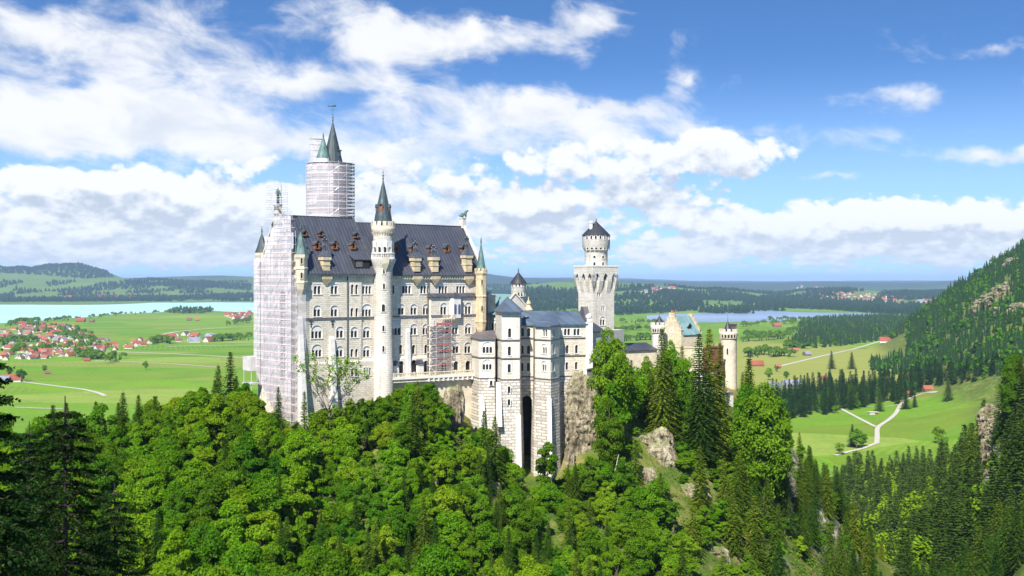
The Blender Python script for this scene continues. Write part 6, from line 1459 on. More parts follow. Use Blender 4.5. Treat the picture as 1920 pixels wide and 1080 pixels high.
# ------------------------------------------------------------------ rocks
def rock_material():
    m, nt, b = material('crag_rock'); P = pos(nt); x, y, z = nt.sep(P)
    n1 = nt.noise(nt.xyz(x, y, nt.m('MULTIPLY', z, 0.45)), .35, 8, .7, .6); n2 = nt.noise(P, 1.6, 5, .65)
    c = nt.ramp(nt.m('ADD', nt.m('MULTIPLY', n1, .7), nt.m('MULTIPLY', n2, .3)), [(.36, (.05, .042, .03)), (.46, (.19, .155, .10)), (.55, (.35, .305, .21)), (.68, (.50, .46, .36)), (.84, (.62, .59, .50))])
    up = nt.sep(nt.n.new('ShaderNodeNewGeometry').outputs['Normal'])[2]
    c = nt.mix(nt.step(nt.m('ADD', up, nt.m('MULTIPLY', nt.m('SUBTRACT', n2, .5), .5)), .62, .82), c, (.10, .16, .025))
    nt.put(b.inputs['Base Color'], c); b.inputs['Roughness'].default_value = .95; b.inputs['Specular IOR Level'].default_value = .1; bump(nt, b, nt.m('ADD', n1, nt.m('MULTIPLY', n2, .5)), .6, .9); return m
M['rock'] = rock_material()
def rock(name, cx, cy, cz, rx, ry, rz, seed, label, power=2.5, amp=.34, cat='rock', parent=None, nu=150, nv=110, mat='rock'):
    r = np.random.default_rng(seed); u, v = np.meshgrid(np.linspace(0, 2*math.pi, nu, endpoint=False), np.linspace(-math.pi/2, math.pi/2, nv))
    def sp(a): return np.sign(a)*np.abs(a)**(2/power)
    X = sp(np.cos(v))*sp(np.cos(u)); Y = sp(np.cos(v))*sp(np.sin(u)); Z = sp(np.sin(v))
    k = 1.0
    a1 = fbm(X*rx*.28+Z*rz*.1+seed, Y*ry*.28+Z*rz*.16, 4, seed)-.47; a2 = np.abs(fbm(u*2.2*1+seed*3, Z*rz*.11+Y, 4, seed+5)-.47); lay = np.abs(((Z*rz*.33+a1*3) % 1)-.5)
    a3 = fbm(X*rx*.9+seed*7+Z*rz*.3, Y*ry*.9+Z*rz*.7, 3, seed+9)-.44; a4 = np.abs(fbm(X*rx*2.1+seed, Y*ry*2.1+Z*rz*1.3, 3, seed+2)-.44); a5 = np.abs(fbm(u*6+seed, Z*rz*.35+Y*2, 3, seed+4)-.45); s = 1+amp*(a1*3.0-a2*2.6+.55*lay+a3*.75-a4*.45-a5*1.5)
    co = np.stack([cx+X*rx*s, cy+Y*ry*s, cz+Z*rz*(1+amp*(a1*1.4+a3*.5))], -1).reshape(-1, 3)
    i = np.arange((nv-1)*nu); a, b = i//nu, i % nu; q = np.stack([a*nu+b, a*nu+(b+1) % nu, (a+1)*nu+(b+1) % nu, (a+1)*nu+b], 1)
    o = bpy.data.objects.new(name, quick_mesh(name, co, q, M[mat], False)); COL.objects.link(o); return tag(o, label, cat)
def rk(px, py, D, w, h, d, seed, label, **k): # placed where it stands: centre, size in metres
    g = ground(px, py) if D < 300 or 'limestone' in label or 'cliff slope' in label or 'flank' in label or 'step' in label else None
    if g and g[1] < 420: D = g[1]+d*.22
    x, y, z = at(px, D, py); return rock('rock_outcrop', x, y, z, w/2, d/2, h/2, seed, label, **k)
rk(1092, 792, 323, 9.6, 26, 9, 3, 'bare brown crag with grassy ledges beside the lower wing foundations', amp=.30)
rk(1122, 765, 326, 4.5, 15, 6, 4, 'narrow grey rock rib behind the bare crag', amp=.3)
rk(1068, 862, 318, 3.0, 9, 4, 14, 'small pale rock at the foot of the bare crag')
rk(856, 768, 306, 4.0, 12, 6, 5, 'grey cliff at the edge of the terrace mound', amp=.3)
rk(846, 745, 305, 4.0, 6, 4, 15, 'pale rock slab under the terrace bracket stones', amp=.25)
rk(925, 925, 283, 5.0, 6, 5, 6, 'tan earthy rock in the gorge under the lower wing', amp=.3)
rk(962, 965, 276, 4, 9, 5, 16, 'grey split rock deep in the gorge under the lower wing', amp=.3)
rk(1234, 856, 336, 11, 15, 8, 7, 'pale limestone cliff below the tallest gatehouse spruce', amp=.32)
rk(1215, 905, 325, 4, 9, 5, 17, 'narrow pale rock step under the pale limestone cliff', amp=.3)
rk(1345, 1045, 262, 8, 6, 6, 8, 'shadowed grey rock at the bottom of the cliff slope', amp=.35)
rk(1300, 935, 300, 10, 9, 6, 9, 'low ochre rock face in the middle of the cliff slope', amp=.3)
rk(1413, 1030, 290, 3, 8, 4, 10, 'thin pale rock pillar on the flank below the gate tower', amp=.3)
rk(690, 838, 268, 5, 7, 5, 11, 'small earthy rock below the round stair tower', amp=.3)
rk(640, 885, 255, 4, 5, 4, 12, 'small brown rock in the wood below the palace', amp=.3)
# leaning dead trunk
x0, y0, z0 = at(1148, 302, 908); x1, y1, z1 = at(1160, 304, 852); mb = MB(); mb.tube((x0,y0,z0), (x1,y1,z1), .17, .06); o = mb.build('dead_tree', M['bark_pale']); tag(o, 'pale dead trunk leaning on the slope right of the crag', 'dead tree')
# ------------------------------------------------------------------ dark spruces at the viewpoint
def near_spruce(seed, h, R, zlo, az_lim=None):
    """full needle detail: boughs of furry fingers"""
    r = np.random.default_rng(seed); C = []; D1 = []; D2 = []; segs = [((0,0,-2),(0,0,h*.5),.28,.17),((0,0,h*.5),(0,0,h),.17,.02)]
    def finger(p, d, l, w):
        n = max(5, int(l/.05)); d = d/np.linalg.norm(d); t = np.linspace(0, 1, n)[:, None]; c = p+d*l*t+np.array([0,0,-.10])*l*t*t
        s = rand_dirs(r, n); s = unit(s-(s@d)[:, None]*d); wd = w*(1.0-.55*t)
        for k in range(3):
            s2 = unit(s+rand_dirs(r, n)*.9); s2 = unit(s2-(s2@d)[:, None]*d); dv = unit(s2*.85+d*.75)
            C.append(c+dv*wd*.5); D1.append(dv*wd*.8); D2.append(unit(np.cross(dv, rand_dirs(r, n)))*.030)
    z = zlo
    while z < h*.97:
        t = z/h; L = R*(1-t)**.8+.25; n = int(6+2*r.random()); a0 = r.random()*6.28
        for i in range(n):
            a = a0+6.283*i/n+r.normal()*.15; l = L*(.75+.4*r.random()); o = np.array([math.cos(a), math.sin(a), 0]); s = np.array([-o[1], o[0], 0]); rise = .18-.1*(1-t)
            pts = []
            m = max(5, int(l/.22))
            for j in range(m+1):
                q = j/m; pts.append(np.array([0,0,z])+o*l*q+np.array([0,0,rise*l*q-.42*l*q*q+.14*l*q**4]))
            for j in range(m): segs.append((tuple(pts[j]), tuple(pts[j+1]), .035*(1-j/m)+.008, .035*(1-(j+1)/m)+.008))
            for j in range(2, m+1):
                q = j/m; fl = (.20+.55*(1-q)*min(1, q*3))*min(1.0, l/2)+.12; d = pts[j]-pts[j-1]; d = d/np.linalg.norm(d)
                for sg in (-1, 1):
                    finger(pts[j], d*.75+s*sg*.8+np.array([0,0,-.22]), fl*(.9+.4*r.random()), .12)
                    if r.random() < .8: finger(pts[j]+s*sg*fl*.35+d*fl*.25, d*.9+s*sg*.25+np.array([0,0,-.3]), fl*.7, .11)
            finger(pts[-1], pts[-1]-pts[-2], .35, .12)
        z += .30+.2*r.random()
    C = np.concatenate(C); v, f = quads(C, np.concatenate(D1), np.concatenate(D2))
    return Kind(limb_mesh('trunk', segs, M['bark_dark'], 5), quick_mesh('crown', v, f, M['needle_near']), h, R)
NS1 = near_spruce(5, 17, 3.3, 6.0); NS2 = near_spruce(6, 20, 3.6, 8.0)
def put_near(k, px, D, ytop, label, rot):
    x = (px-960)/FPX*D; zt = zat(ytop, D); counts['spruce'] += 1; TREES.append((x, D, 2)); return plant(k, x, D, zt-k.h, k.h, label, 'near_spruce', 'spruce', 'dark spruces at the viewpoint', rot=rot)
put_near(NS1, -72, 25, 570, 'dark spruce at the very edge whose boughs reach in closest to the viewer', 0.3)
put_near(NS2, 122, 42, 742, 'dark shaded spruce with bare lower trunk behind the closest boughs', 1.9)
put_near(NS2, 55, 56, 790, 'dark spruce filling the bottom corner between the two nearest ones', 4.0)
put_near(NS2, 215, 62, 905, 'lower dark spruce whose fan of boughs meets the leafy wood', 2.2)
# unseen spruces added up the slope to throw shade on the near ones
for (x, y, z, h, kk) in ((-17, 10, 158, 26, 0), (-24, 21, 160, 26, 1), (-30, 32, 158, 26, 2), (-12, -4, 160, 27, 3)):
    plant(SPRUCE[kk], x, y, z, h, 'tall unseen spruce added to shade the near spruces at the viewpoint', 'spruce_tree', 'spruce', 'unseen spruces added for shade', wide=1.1)
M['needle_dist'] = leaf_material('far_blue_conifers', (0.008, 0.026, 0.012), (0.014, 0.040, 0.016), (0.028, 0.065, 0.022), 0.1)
# ================================================================== woods, villages and paths in the valley
def low_conifer(r, n_layer=7, sides=7):
    """light conifer for woods: drooping jagged skirts round a stem; unit height"""
    V = []; F = []
    for k in range(n_layer):
        z1 = 1-k/n_layer*0.92; z0 = z1-0.92/n_layer*1.75; R = 0.185*((k+1)/n_layer)**0.85*(0.85+.3*r.random()); a0 = r.random()*6.28; b = len(V)
        V.append((0, 0, z1))
        for i in range(sides*2):
            q = R*(1.0 if i % 2 == 0 else 0.52)*(0.8+.4*r.random()); a = a0+6.283*i/(sides*2); V.append((q*math.cos(a), q*math.sin(a), max(.02, z0+(0 if i % 2 == 0 else .035)+.02*r.random())))
        for i in range(sides*2): F.append((b, b+1+i, b+1+(i+1) % (sides*2)))
    return np.array(V), np.array(F)
def tiny_conifer(r):
    V = [(0,0,1)]; F = []
    for k, (z, R) in enumerate(((.52,.13),(.06,.19))):
        for i in range(6): a = 6.283*(i+.5*k)/6; V.append((R*math.cos(a)*(.8+.4*r.random()), R*math.sin(a)*(.8+.4*r.random()), z+.06*r.random()))
    for i in range(6): F += [(0, 1+i, 1+(i+1) % 6)]; 
    V.append((0,0,.66)); 
    for i in range(6): F += [(13, 7+i, 7+(i+1) % 6)]
    return np.array(V), np.array(F)
def low_broad(r, n=90, leaf=.12):
    d = rand_dirs(r, n); d[:, 2] = np.abs(d[:, 2])*1.1-.35; k = rand_dirs(r, 6)*.18
    c = d*np.array([.34, .34, .40])*(.7+.4*r.random((n, 1)))+k[r.integers(0, 6, n)]*.6+np.array([0, 0, .56]); v, f = leafy(r, c, d+np.array([0,0,.4]), leaf, .5)
    return v, np.concatenate([f[:, :3], f[:, [0, 2, 3]]])
_lr = np.random.default_rng(77)
def mid_conifer(seed):
    v, f = crown_spruce(seed, 22, 4.6, wh=1.0, nb=7, leaf=1.0, base=.05); v = v/22.0; return v, f
def mid_broad(r, n=420, leaf=.042):
    k = rand_dirs(r, 16)*np.array([.22, .22, .26]); i = r.integers(0, 16, n); d = rand_dirs(r, n); c = k[i]+d*.13+np.array([0, 0, .55]); v, f = leafy(r, c, d+k[i]*2+np.array([0, 0, .5]), leaf, .7); return v, f
LM = [mid_conifer(300+i) for i in range(5)]; LMB = [mid_broad(_lr) for _ in range(4)]
LC = [low_conifer(_lr) for _ in range(6)]; LC2 = [low_conifer(_lr, 5, 5) for _ in range(6)]; TC = [tiny_conifer(_lr) for _ in range(5)]; LB = [low_broad(_lr) for _ in range(5)]; LB2 = [low_broad(_lr, 26, .2) for _ in range(5)]
def wood(name, label, pts, hs, models, mat, mix=0.0, models_b=None, mat_b=None, widen=1.0):
    """one mass of trees; pts (n,3)"""
    r = np.random.default_rng(len(pts)); VS = []; FS_ = []; MI = []; o = 0
    for p, h in zip(pts, hs):
        br = r.random() < mix; ms = models_b if br else models; V, F = ms[r.integers(len(ms))]; a = r.random()*6.283; ca, sa = math.cos(a), math.sin(a); w = h*widen*(.85+.3*r.random())*(0.8 if br else 1)
        hh = h*(.72 if br else 1)
        VS.append(np.stack([p[0]+(V[:, 0]*ca-V[:, 1]*sa)*w, p[1]+(V[:, 0]*sa+V[:, 1]*ca)*w, p[2]-.5+V[:, 2]*hh], 1)); FS_.append(F+o); MI.append(np.full(len(F), 1 if br else 0)); o += len(V)
    me = quick_mesh(name, np.concatenate(VS), np.concatenate(FS_), [M[mat]]+([M[mat_b]] if mat_b else []), False, np.concatenate(MI))
    ob = bpy.data.objects.new(name, me); COL.objects.link(ob); return tag(ob, label, None, None, 'stuff')
def project(x, y, z): return 960+FPX*x/y, HOR+(HC-z)/y*FPX
def fill(polys, Dr, spacing, seed, pxr=(-150, 2050), jit=.5, cond=None):
    """points on the terrain whose foot shows inside one of the picture polygons"""
    r = np.random.default_rng(seed); out = []
    D = Dr[0]
    rows = []
    while D < Dr[1]:
        x0, x1 = (pxr[0]-960)/FPX*D, (pxr[1]-960)/FPX*D; n = max(1, int((x1-x0)/spacing)); xs = x0+(np.arange(n)+r.random())*spacing
        rows.append(np.stack([xs+r.normal(size=n)*spacing*jit*.5, np.full(n, D)+r.normal(size=n)*spacing*jit*.5], 1)); D += spacing
    P = np.concatenate(rows); z = height(P[:, 0], P[:, 1]); px, py = project(P[:, 0], P[:, 1], z)
    keep = np.zeros(len(P), bool)
    for poly in polys:
        A = np.array(poly, float); bx = (px > A[:, 0].min()) & (px < A[:, 0].max()) & (py > A[:, 1].min()) & (py < A[:, 1].max()) & ~keep
        for i in np.nonzero(bx)[0]:
            if inside(px[i], py[i], poly): keep[i] = True
    P = np.concatenate([P, z[:, None]], 1)[keep]
    if cond is not None: P = P[cond(P)]
    return P
def hvar(P, lo, hi, seed): r = np.random.default_rng(seed); return r.uniform(lo, hi, len(P))
# --- wooded slope at the right edge: the nearest as individuals
R1 = fill([[(1700,1250),(1690,1060),(1740,985),(1800,955),(1838,940),(1850,1300)],[(1845,1200),(1838,900),(1836,830),(1842,775),(1858,735),(1880,700),(1905,680),(2030,640),(2030,1300),(1845,1300)]], (330, 760), 6.6, 4)
R1 = R1[np.argsort(R1[:, 1])]
rr_ = random.Random(3); indiv = 0
CL = [(1858,800,30,72),(1853,900,14,44)]
rest = []
for p in R1:
    px, py = project(*p)
    if any(abs(px-a) < c and abs(py-20-b) < d for a, b, c, d in CL) or (1838 < px < 1880 and 780 < py < 960 and p[1] < 570): continue
    if counts['spruce'] < CAP['spruce'] and p[1] < 660:
        h = rr_.uniform(15, 25); k = SPRUCE[rr_.randrange(5)]; counts['spruce'] += 1
        plant(k, p[0], p[1], p[2]-.4, h, 'dark spruce on the steep slope at the edge by the white cliff', 'spruce_tree', 'spruce', 'spruces on the edge slope')
    else: rest.append(p)
rest = np.array(rest) if rest else np.zeros((0, 3))
if len(rest): wood('edge_wood', 'spruce wood higher up the slope at the edge', rest, hvar(rest, 15, 25, 1), LM, 'needle_wood', .15, LMB, 'leaf', 1.1)
def rk_far(px, py, D, w, h, d, seed, label, amp=.3): x, y, z = at(px, D, py); return rock('rock_outcrop', x, y, z, w/2, d/2, h/2, seed, label, amp=amp)
g = ground(1856, 800); Dk = g[1] if g and g[1] < 900 else 560
rk_far(1857, 795, Dk+1, 11, 20, 9, 21, 'tall white limestone cliff among spruces at the edge slope', .4); rk_far(1851, 850, Dk-8, 6, 14, 6, 22, 'lower pale cliff step under the tall white one', .4); rk_far(1852, 895, Dk-16, 4, 9, 5, 23, 'small white rock splinter lowest on the edge slope', .4)
# big trees at the very edge, nearer than the cliff
for i, (px, D, yt, kl, wd, lb) in enumerate([(1903,520,652,BIGTREE,.62,'tall leafy tree topping the slope at the edge'),(1884,532,672,SPRUCE,1.0,'dark spruce left of the leafy tree topping the edge slope'),(1914,515,664,BIGSPRUCE,1.0,'huge spruce at the very edge under the leafy tree'),(1906,512,715,BROAD,1.0,'leafy tree under the topmost one at the edge'),(1912,500,760,BIGSPRUCE,.8,'big spruce right of the white cliff'),(1893,500,800,SPRUCE,.9,'spruce close beside the white cliff'),(1912,490,850,BIGSPRUCE,.9,'lower huge spruce at the very edge'),(1822,540,790,SPRUCE,1.1,'pointed spruce just left of the white cliff')]):
    hero(kl, px, D, yt, lb, 'edge_spruce' if kl in (SPRUCE, BIGSPRUCE) else 'edge_tree', 'spruce' if kl in (SPRUCE, BIGSPRUCE) else 'tree', None, wide=wd, i=2 if kl is BIGTREE else 1 if kl is BIGSPRUCE else i)
# --- spruce wood on the valley floor below
low = fill([[(1560,912),(1590,905),(1640,898),(1700,892),(1760,885),(1800,858),(1835,815),(1850,800),(1860,1300),(1700,1300),(1500,1300),(1480,1000)]], (560, 1250), 8.5, 5)
wood('valley_floor_wood', 'dense dark spruce wood filling the lower valley by the meadow', low, hvar(low, 14, 31, 2), LM, 'needle_wood', .24, LMB, 'leaf', 1.1); print('low', len(low), len(rest))
belt = fill([[(1436,745),(1500,735),(1560,728),(1640,722),(1700,708),(1760,698),(1840,690),(1866,700),(1850,712),(1790,722),(1745,728),(1720,740),(1690,758),(1650,756),(1600,768),(1545,778),(1505,782),(1470,800),(1440,805)]], (1250, 2000), 15, 6)
wood('meadow_spruce_belt', 'belt of tall spruces between the plain and the sloping meadow', belt, hvar(belt, 15, 37, 3), LM, 'needle_wood', .12, LMB, 'leaf', 1.05)
mt = fill([[(1480,698),(1560,690),(1640,683),(1700,672),(1700,610),(1740,560),(1800,480),(1830,400),(1880,340),(2100,150),(2100,690),(1870,705),(1760,695),(1700,702),(1600,712),(1520,716)]], (1200, 4300), 12, 7, cond=lambda P: (P[:, 2] > 5) & (fbm(P[:, 0]/60, P[:, 1]/60, 4, 2) > .24))
pxm, pym = project(mt[:, 0], mt[:, 1], mt[:, 2])
cliffs = ((pxm > 1800) & (pxm < 1900) & (np.abs((pym-566)+(pxm-1850)*.55) < 13+8*np.sin(pxm*.3)) & (_lr.random(len(mt)) < .85)) | ((pxm > 1860) & (np.abs((pym-500)+(pxm-1890)*.8) < 9) & (_lr.random(len(mt)) < .5))
cut = (np.abs(pym-(628-(pxm-1820)*.38)) < 2.0) & (pxm > 1800)
mt = mt[~cliffs & ~cut]; print('mountain trees', len(mt))
wood('mountain_wood', 'mixed wood of dark spruces and lighter leafy trees covering the steep mountainside', mt, hvar(mt, 11, 31, 4), LC2, 'needle_far', .22, LB2, 'leaf', 1.15)
lakew = fill([[(1484,655),(1476,646),(1500,630),(1500,606),(1560,598),(1640,594.5),(1775,594),(1745,612),(1720,628),(1640,641),(1560,651)]], (2700, 6200), 24, 8)
wood('lakeside_wood', 'broad dark conifer wood on the plain beside the blue lake', lakew, hvar(lakew, 20, 30, 5), LC2, 'needle_far', .15, LB2, 'leaf', 1.5)
# hedgerows and small woods on the plain: polylines (px, py of the foot), width in px, count, height, conifer share
def along(line, n, spread, seed):
    r = np.random.default_rng(seed); L = np.array(line, float); t = r.random(n)*(len(L)-1); i = np.minimum(t.astype(int), len(L)-2); f = t-i
    p = L[i]*(1-f)[:, None]+L[i+1]*f[:, None]; p[:, 1] += np.abs(r.normal(size=n))*spread*.5-spread*.2; p[:, 0] += r.normal(size=n)*spread
    D = HC*FPX/(p[:, 1]-HOR); x = (p[:, 0]-960)/FPX*D; return np.stack([x, D, np.maximum(height(x, D), 0)], 1)
TL = [([(75,604),(130,600),(205,593)], 34, 1), ([(205,592),(300,587.5),(360,585),(400,583.5)], 46, .8), ([(12,611),(40,605),(72,603)], 60, 3), ([(285,645),(300,640),(322,644)], 40, 3), ([(150,668),(170,672),(190,671)], 50, 4), ([(0,645),(30,640),(60,640)], 46, 4), ([(100,632),(130,628),(150,640),(180,640)], 46, 4), ([(20,660),(90,656),(150,652),(210,648)], 40, 6), ([(60,625),(120,620),(180,630)], 24, 4), ([(40,612),(100,614),(150,618)], 22, 2),
      ([(395,640),(430,638),(468,636)], 40, 2), ([(420,612),(450,606),(470,604)], 20, 2), ([(1150,640),(1180,638),(1225,636)], 50, 3), ([(1150,622),(1190,618),(1235,620)], 40, 3), ([(1385,632),(1430,630),(1480,624),(1500,618)], 60, 3), ([(1395,668),(1430,664),(1485,668)], 60, 4), ([(1390,612),(1450,608),(1530,606)], 40, 2), ([(1470,652),(1490,650)], 20, 3), ([(1390,640),(1440,637),(1480,632)], 40, 2),
      ([(1440,600),(1500,602),(1560,598)], 50, 1.5), ([(200,680),(213,676),(236,672)], 10, 3), ([(560,600),(700,598),(900,596)], 40, 3), ([(1010,604),(1080,606)], 30, 3), ([(1160,604),(1220,606),(1240,610)], 40, 3)]
P = np.concatenate([along(l, n, s, 30+i) for i, (l, n, s) in enumerate(TL)])
wood('valley_trees', 'hedgerow and village trees scattered over the green plain', P, hvar(P, 14, 26, 6), LB, 'leaf', .30, LC2, 'needle_far', 1.1)
isl = fill([[(313,586),(330,581.5),(395,581.5),(398,586),(380,588.5),(330,588.5)], [(945,600),(1000,590),(1085,588),(1085,606),(1000,612)]], (5500, 8200), 40, 12)
wood('lake_copse', 'dark copse standing on the shore of the turquoise lake', isl, hvar(isl, 22, 34, 8), TC, 'needle_far', .2, LB2, 'leaf', 1.8)
# far woods: blue green masses on the hills beyond the lakes
FARP = [[(-60,566),(60,563),(120,561),(230,563),(235,565.5),(120,566),(-60,567)], [(290,561),(330,557),(400,553),(470,550),(480,559),(400,560),(300,562.5)], [(-60,500),(30,502),(90,497),(150,496),(200,510),(212,520),(160,523),(90,517),(20,513),(-60,512)], [(230,528),(280,524),(340,528),(420,533),(470,535),(470,546),(420,542),(330,537),(250,533)], [(480,540),(600,540),(760,545),(760,556),(480,556)],
        [(915,548),(1000,543),(1085,545),(1085,560),(1000,566),(915,566)], [(920,572),(1085,566),(1085,582),(920,592)], [(1150,562),(1230,556),(1290,562),(1330,572),(1290,584),(1150,592)], [(1240,548),(1300,546),(1400,552),(1420,566),(1330,564),(1250,558)], [(1390,566),(1480,560),(1560,562),(1640,572),(1720,578),(1780,582),(1780,592),(1660,589),(1560,582),(1460,578),(1400,580)], [(1290,540),(1360,537),(1460,540),(1470,546),(1380,546)], [(1480,545),(1520,541),(1600,545),(1570,548)], [(1640,552),(1700,548),(1790,550),(1800,557),(1700,556)]]
fw = fill(FARP, (5600, 17500), 50, 13, cond=lambda P: fbm(P[:, 0]/420, P[:, 1]/700, 4, 6) > .30)
sp_ = fill([[(-60,528),(480,528),(480,565),(-60,566)], [(900,535),(1800,540),(1800,580),(900,600)]], (6500, 17500), 54, 14, cond=lambda P: (fbm(P[:, 0]/300, P[:, 1]/520, 4, 16) > .50))
fw = np.concatenate([fw, sp_]); print('far woods', len(fw))
wood('distant_woods', 'blue green woods patching the hills beyond both lakes', fw, hvar(fw, 24, 40, 7), TC, 'needle_dist', 0, None, None, 2.4)
# --- houses
RED = [simple('red_tile_roof', (0.26, 0.07, 0.036), .8, .2, .05), simple('orange_tile_roof', (0.31, 0.105, 0.055), .8, .2, .05), simple('brown_tile_roof', (0.16, 0.085, 0.06), .8, .2, .05), simple('grey_slate_roof', (0.20, 0.21, 0.25), .7, .2, .05)]
WH = simple('house_render', (0.52, 0.49, 0.43), .85, .1, .05); TW = simple('barn_timber', (0.17, 0.10, 0.06), .9, .25, .3)
def house_mesh(L, Wd, e, rdg, ov=.9):
    w = MB(); a, b = L/2, Wd/2
    w.add([(-a,-b,-1),(a,-b,-1),(a,b,-1),(-a,b,-1),(-a,-b,e),(a,-b,e),(a,b,e),(-a,b,e),(-a,0,rdg-.1),(a,0,rdg-.1)], [(0,1,5,4),(1,2,6,9,5),(2,3,7,6),(3,0,4,8,7)])
    r = MB()
    for s in (-1, 1):
        k = ov*(rdg-e)/b; q = [(-a-ov,s*(b+ov),e-k),(a+ov,s*(b+ov),e-k),(a+ov,0,rdg),(-a-ov,0,rdg)]
        if s > 0: q = [q[1],q[0],q[3],q[2]]
        r.hexa([(x,y,z) for x,y,z in q]+[(x,y,z+.35) for x,y,z in q])
    return w, r
HM = []
for (L, Wd, e, rd) in ((16,13,3.6,9.4),(20,14,4.0,10.4),(25,15,4.2,11.4),(13,12,3.4,8.8)):
    w, r = house_mesh(L, Wd, e, rd); HM.append((w.mesh('wall', WH), [r.mesh('roof', m) for m in RED], w.mesh('wall', TW)))
RN = ['red roofed', 'orange roofed', 'brown roofed', 'grey roofed']
def house(x, y, z, k, ri, rot, label, group, name='village_house', cat='house', s=1.0, timber=False, walls=None):
    o = bpy.data.objects.new(name, None); COL.objects.link(o); o.location = (x, y, z); o.rotation_euler = (0,0,rot); o.scale = (s,)*3; tag(o, label, cat, group)
    for nm, me in (('wall', HM[k][2] if timber else HM[k][0]), ('roof', HM[k][1][ri])):
        c = bpy.data.objects.new(nm, me); COL.objects.link(c); c.parent = o
    return o
rv = random.Random(12); FARH = []
def village(poly, n, where, group, dmin, s=1.0, pr=(.5,.75,.9)):
    pts = []; far_one = where is None; xs = [p[0] for p in poly]; ys = [p[1] for p in poly]; t = 0
    while len(pts) < n and t < n*60:
        t += 1; px = rv.uniform(min(xs), max(xs)); py = rv.uniform(min(ys), max(ys))
        if not inside(px, py, poly): continue
        D = HC*FPX/(py-HOR)
        if D > 6500 :
            g = ground(px, py, 5000, 30000)
            if not g: continue
            x, D, z = g
        else: x = (px-960)/FPX*D; z = float(height(x, D))
        if any((x-a)**2+(D-b)**2 < dmin**2 for a, b in pts): continue
        pts.append((x, D)); q = rv.random(); ri = 0 if q < pr[0] else 1 if q < pr[1] else 2 if q < pr[2] else 3
        rot = rv.choice([.3, .3+math.pi/2, -.2, 1.2])+rv.gauss(0,.12); kk = rv.randrange(4)
        if far_one: FARH.append((x, D, z, kk, ri, rot, s)); continue
        house(x, D, z, kk, ri, rot, f'small {RN[ri]} white house {where}', group, s=s)
village([(0,652),(60,646),(110,642),(160,644),(200,646),(240,650),(245,656),(190,660),(150,668),(100,672),(0,676)], 108, 'in the near part of the village before the wood clump', 'near village houses', 17, .88)
village([(0,620),(50,616),(120,622),(190,634),(210,640),(150,641),(60,640),(0,644)], 88, 'in the middle rows of the village by the turquoise lake', 'middle village houses', 20, .92, (.4,.6,.75))
village([(30,606),(75,607),(110,609),(152,616),(150,619),(100,620),(40,618)], 48, 'in the outer village row nearest the turquoise lake', 'lakeward village houses', 26, 1.0)
village([(240,640),(285,636),(290,646),(250,652)], 11, 'at the village end beside the round tree clump', 'village end houses', 30, 1.25)
village([(300,634),(330,629),(375,628),(405,634),(400,641),(330,643)], 16, 'in the farm row along the road to the castle side', 'roadside houses', 34, 1.3, (.3,.5,.6))
village([(425,592),(470,587),(475,598),(440,600)], 16, 'in the small hamlet at the lake by the scaffolding', 'lake hamlet houses', 40, 1.6)
village([(105,559),(250,553),(250,560),(110,564)], 26, None, None, 60, 2.2)
village([(10,515),(60,511),(180,516),(180,520),(20,519)], 14, None, None, 90, 2.6, (.6,.9,.95))
village([(1495,556),(1560,549),(1640,552),(1690,560),(1700,566),(1600,566),(1520,562)], 70, None, None, 50, 1.7, (.55,.8,.95))
village([(1700,566),(1790,562),(1790,567),(1700,569)], 9, None, None, 60, 2.0)
village([(1200,545),(1260,541),(1262,548),(1205,550)], 13, None, None, 70, 2.2)
village([(1480,540),(1500,536),(1560,541),(1500,543)], 8, None, None, 80, 2.4)
def far_houses():
    mb = MB()
    for (x, y, z, k, ri, rot, s) in FARH:
        ca, sa = math.cos(rot)*s, math.sin(rot)*s
        for me, mi in ((HM[k][0], 0), (HM[k][1][ri], 1+ri)): mb.add([(x+v.co.x*ca-v.co.y*sa, y+v.co.x*sa+v.co.y*ca, z+v.co.z*s) for v in me.vertices], [tuple(p.vertices) for p in me.polygons], False, mi)
    tag(mb.build('distant_houses', [WH]+RED), 'tiny red roofed houses of the farthest villages beyond both lakes', None, None, 'stuff')
far_houses()
# single farms, barns and huts
def barn(px, py, k, ri, rot, label, s=1.0, timber=True, name='barn', cat='barn'):
    g = ground(px, py, 600) or (*plain(px, py), 0); return house(g[0], g[1], g[2], k, ri, rot, label, None, name, cat, s, timber)
barn(25, 716, 2, 0, .15, 'white farmhouse with bright red roof beside round bushes', 1.15, False, 'farmhouse', 'farmhouse'); barn(4, 717, 2, 3, .1, 'dark farm shed left of the red roofed farmhouse', 1.0)
barn(89, 701.5, 3, 2, .4, 'tiny brown hut under a lone tree in the open field', .75); barn(163, 678, 3, 0, .2, 'red roofed hut just below the village wood clump', .95)
barn(151, 604, 1, 0, .1, 'long red barn in the field before the turquoise lake', 1.8); barn(172, 604.5, 3, 2, .1, 'small brown hut right of the long red barn', 1.5)
barn(355, 601.5, 3, 2, .2, 'dark field barn left of a pale one near the lake copse', 1.6); barn(370, 601.5, 3, 1, .2, 'pale roofed field barn right of a dark one near the lake copse', 1.4)
barn(1419, 687, 2, 0, .05, 'long low red roofed barn in the dry meadow right of the gate tower', 1.05); barn(1459, 689, 3, 1, .1, 'small pale roofed hut in the dry meadow', .8); barn(1513, 667, 3, 3, .4, 'grey roofed field hut by the long dark wood', 1.2); barn(1457, 656, 3, 2, .1, 'brown hut at the hedgerow corner', 1.1); barn(1491, 659, 3, 1, .2, 'light hut at the tip of the dark wood', 1.0)
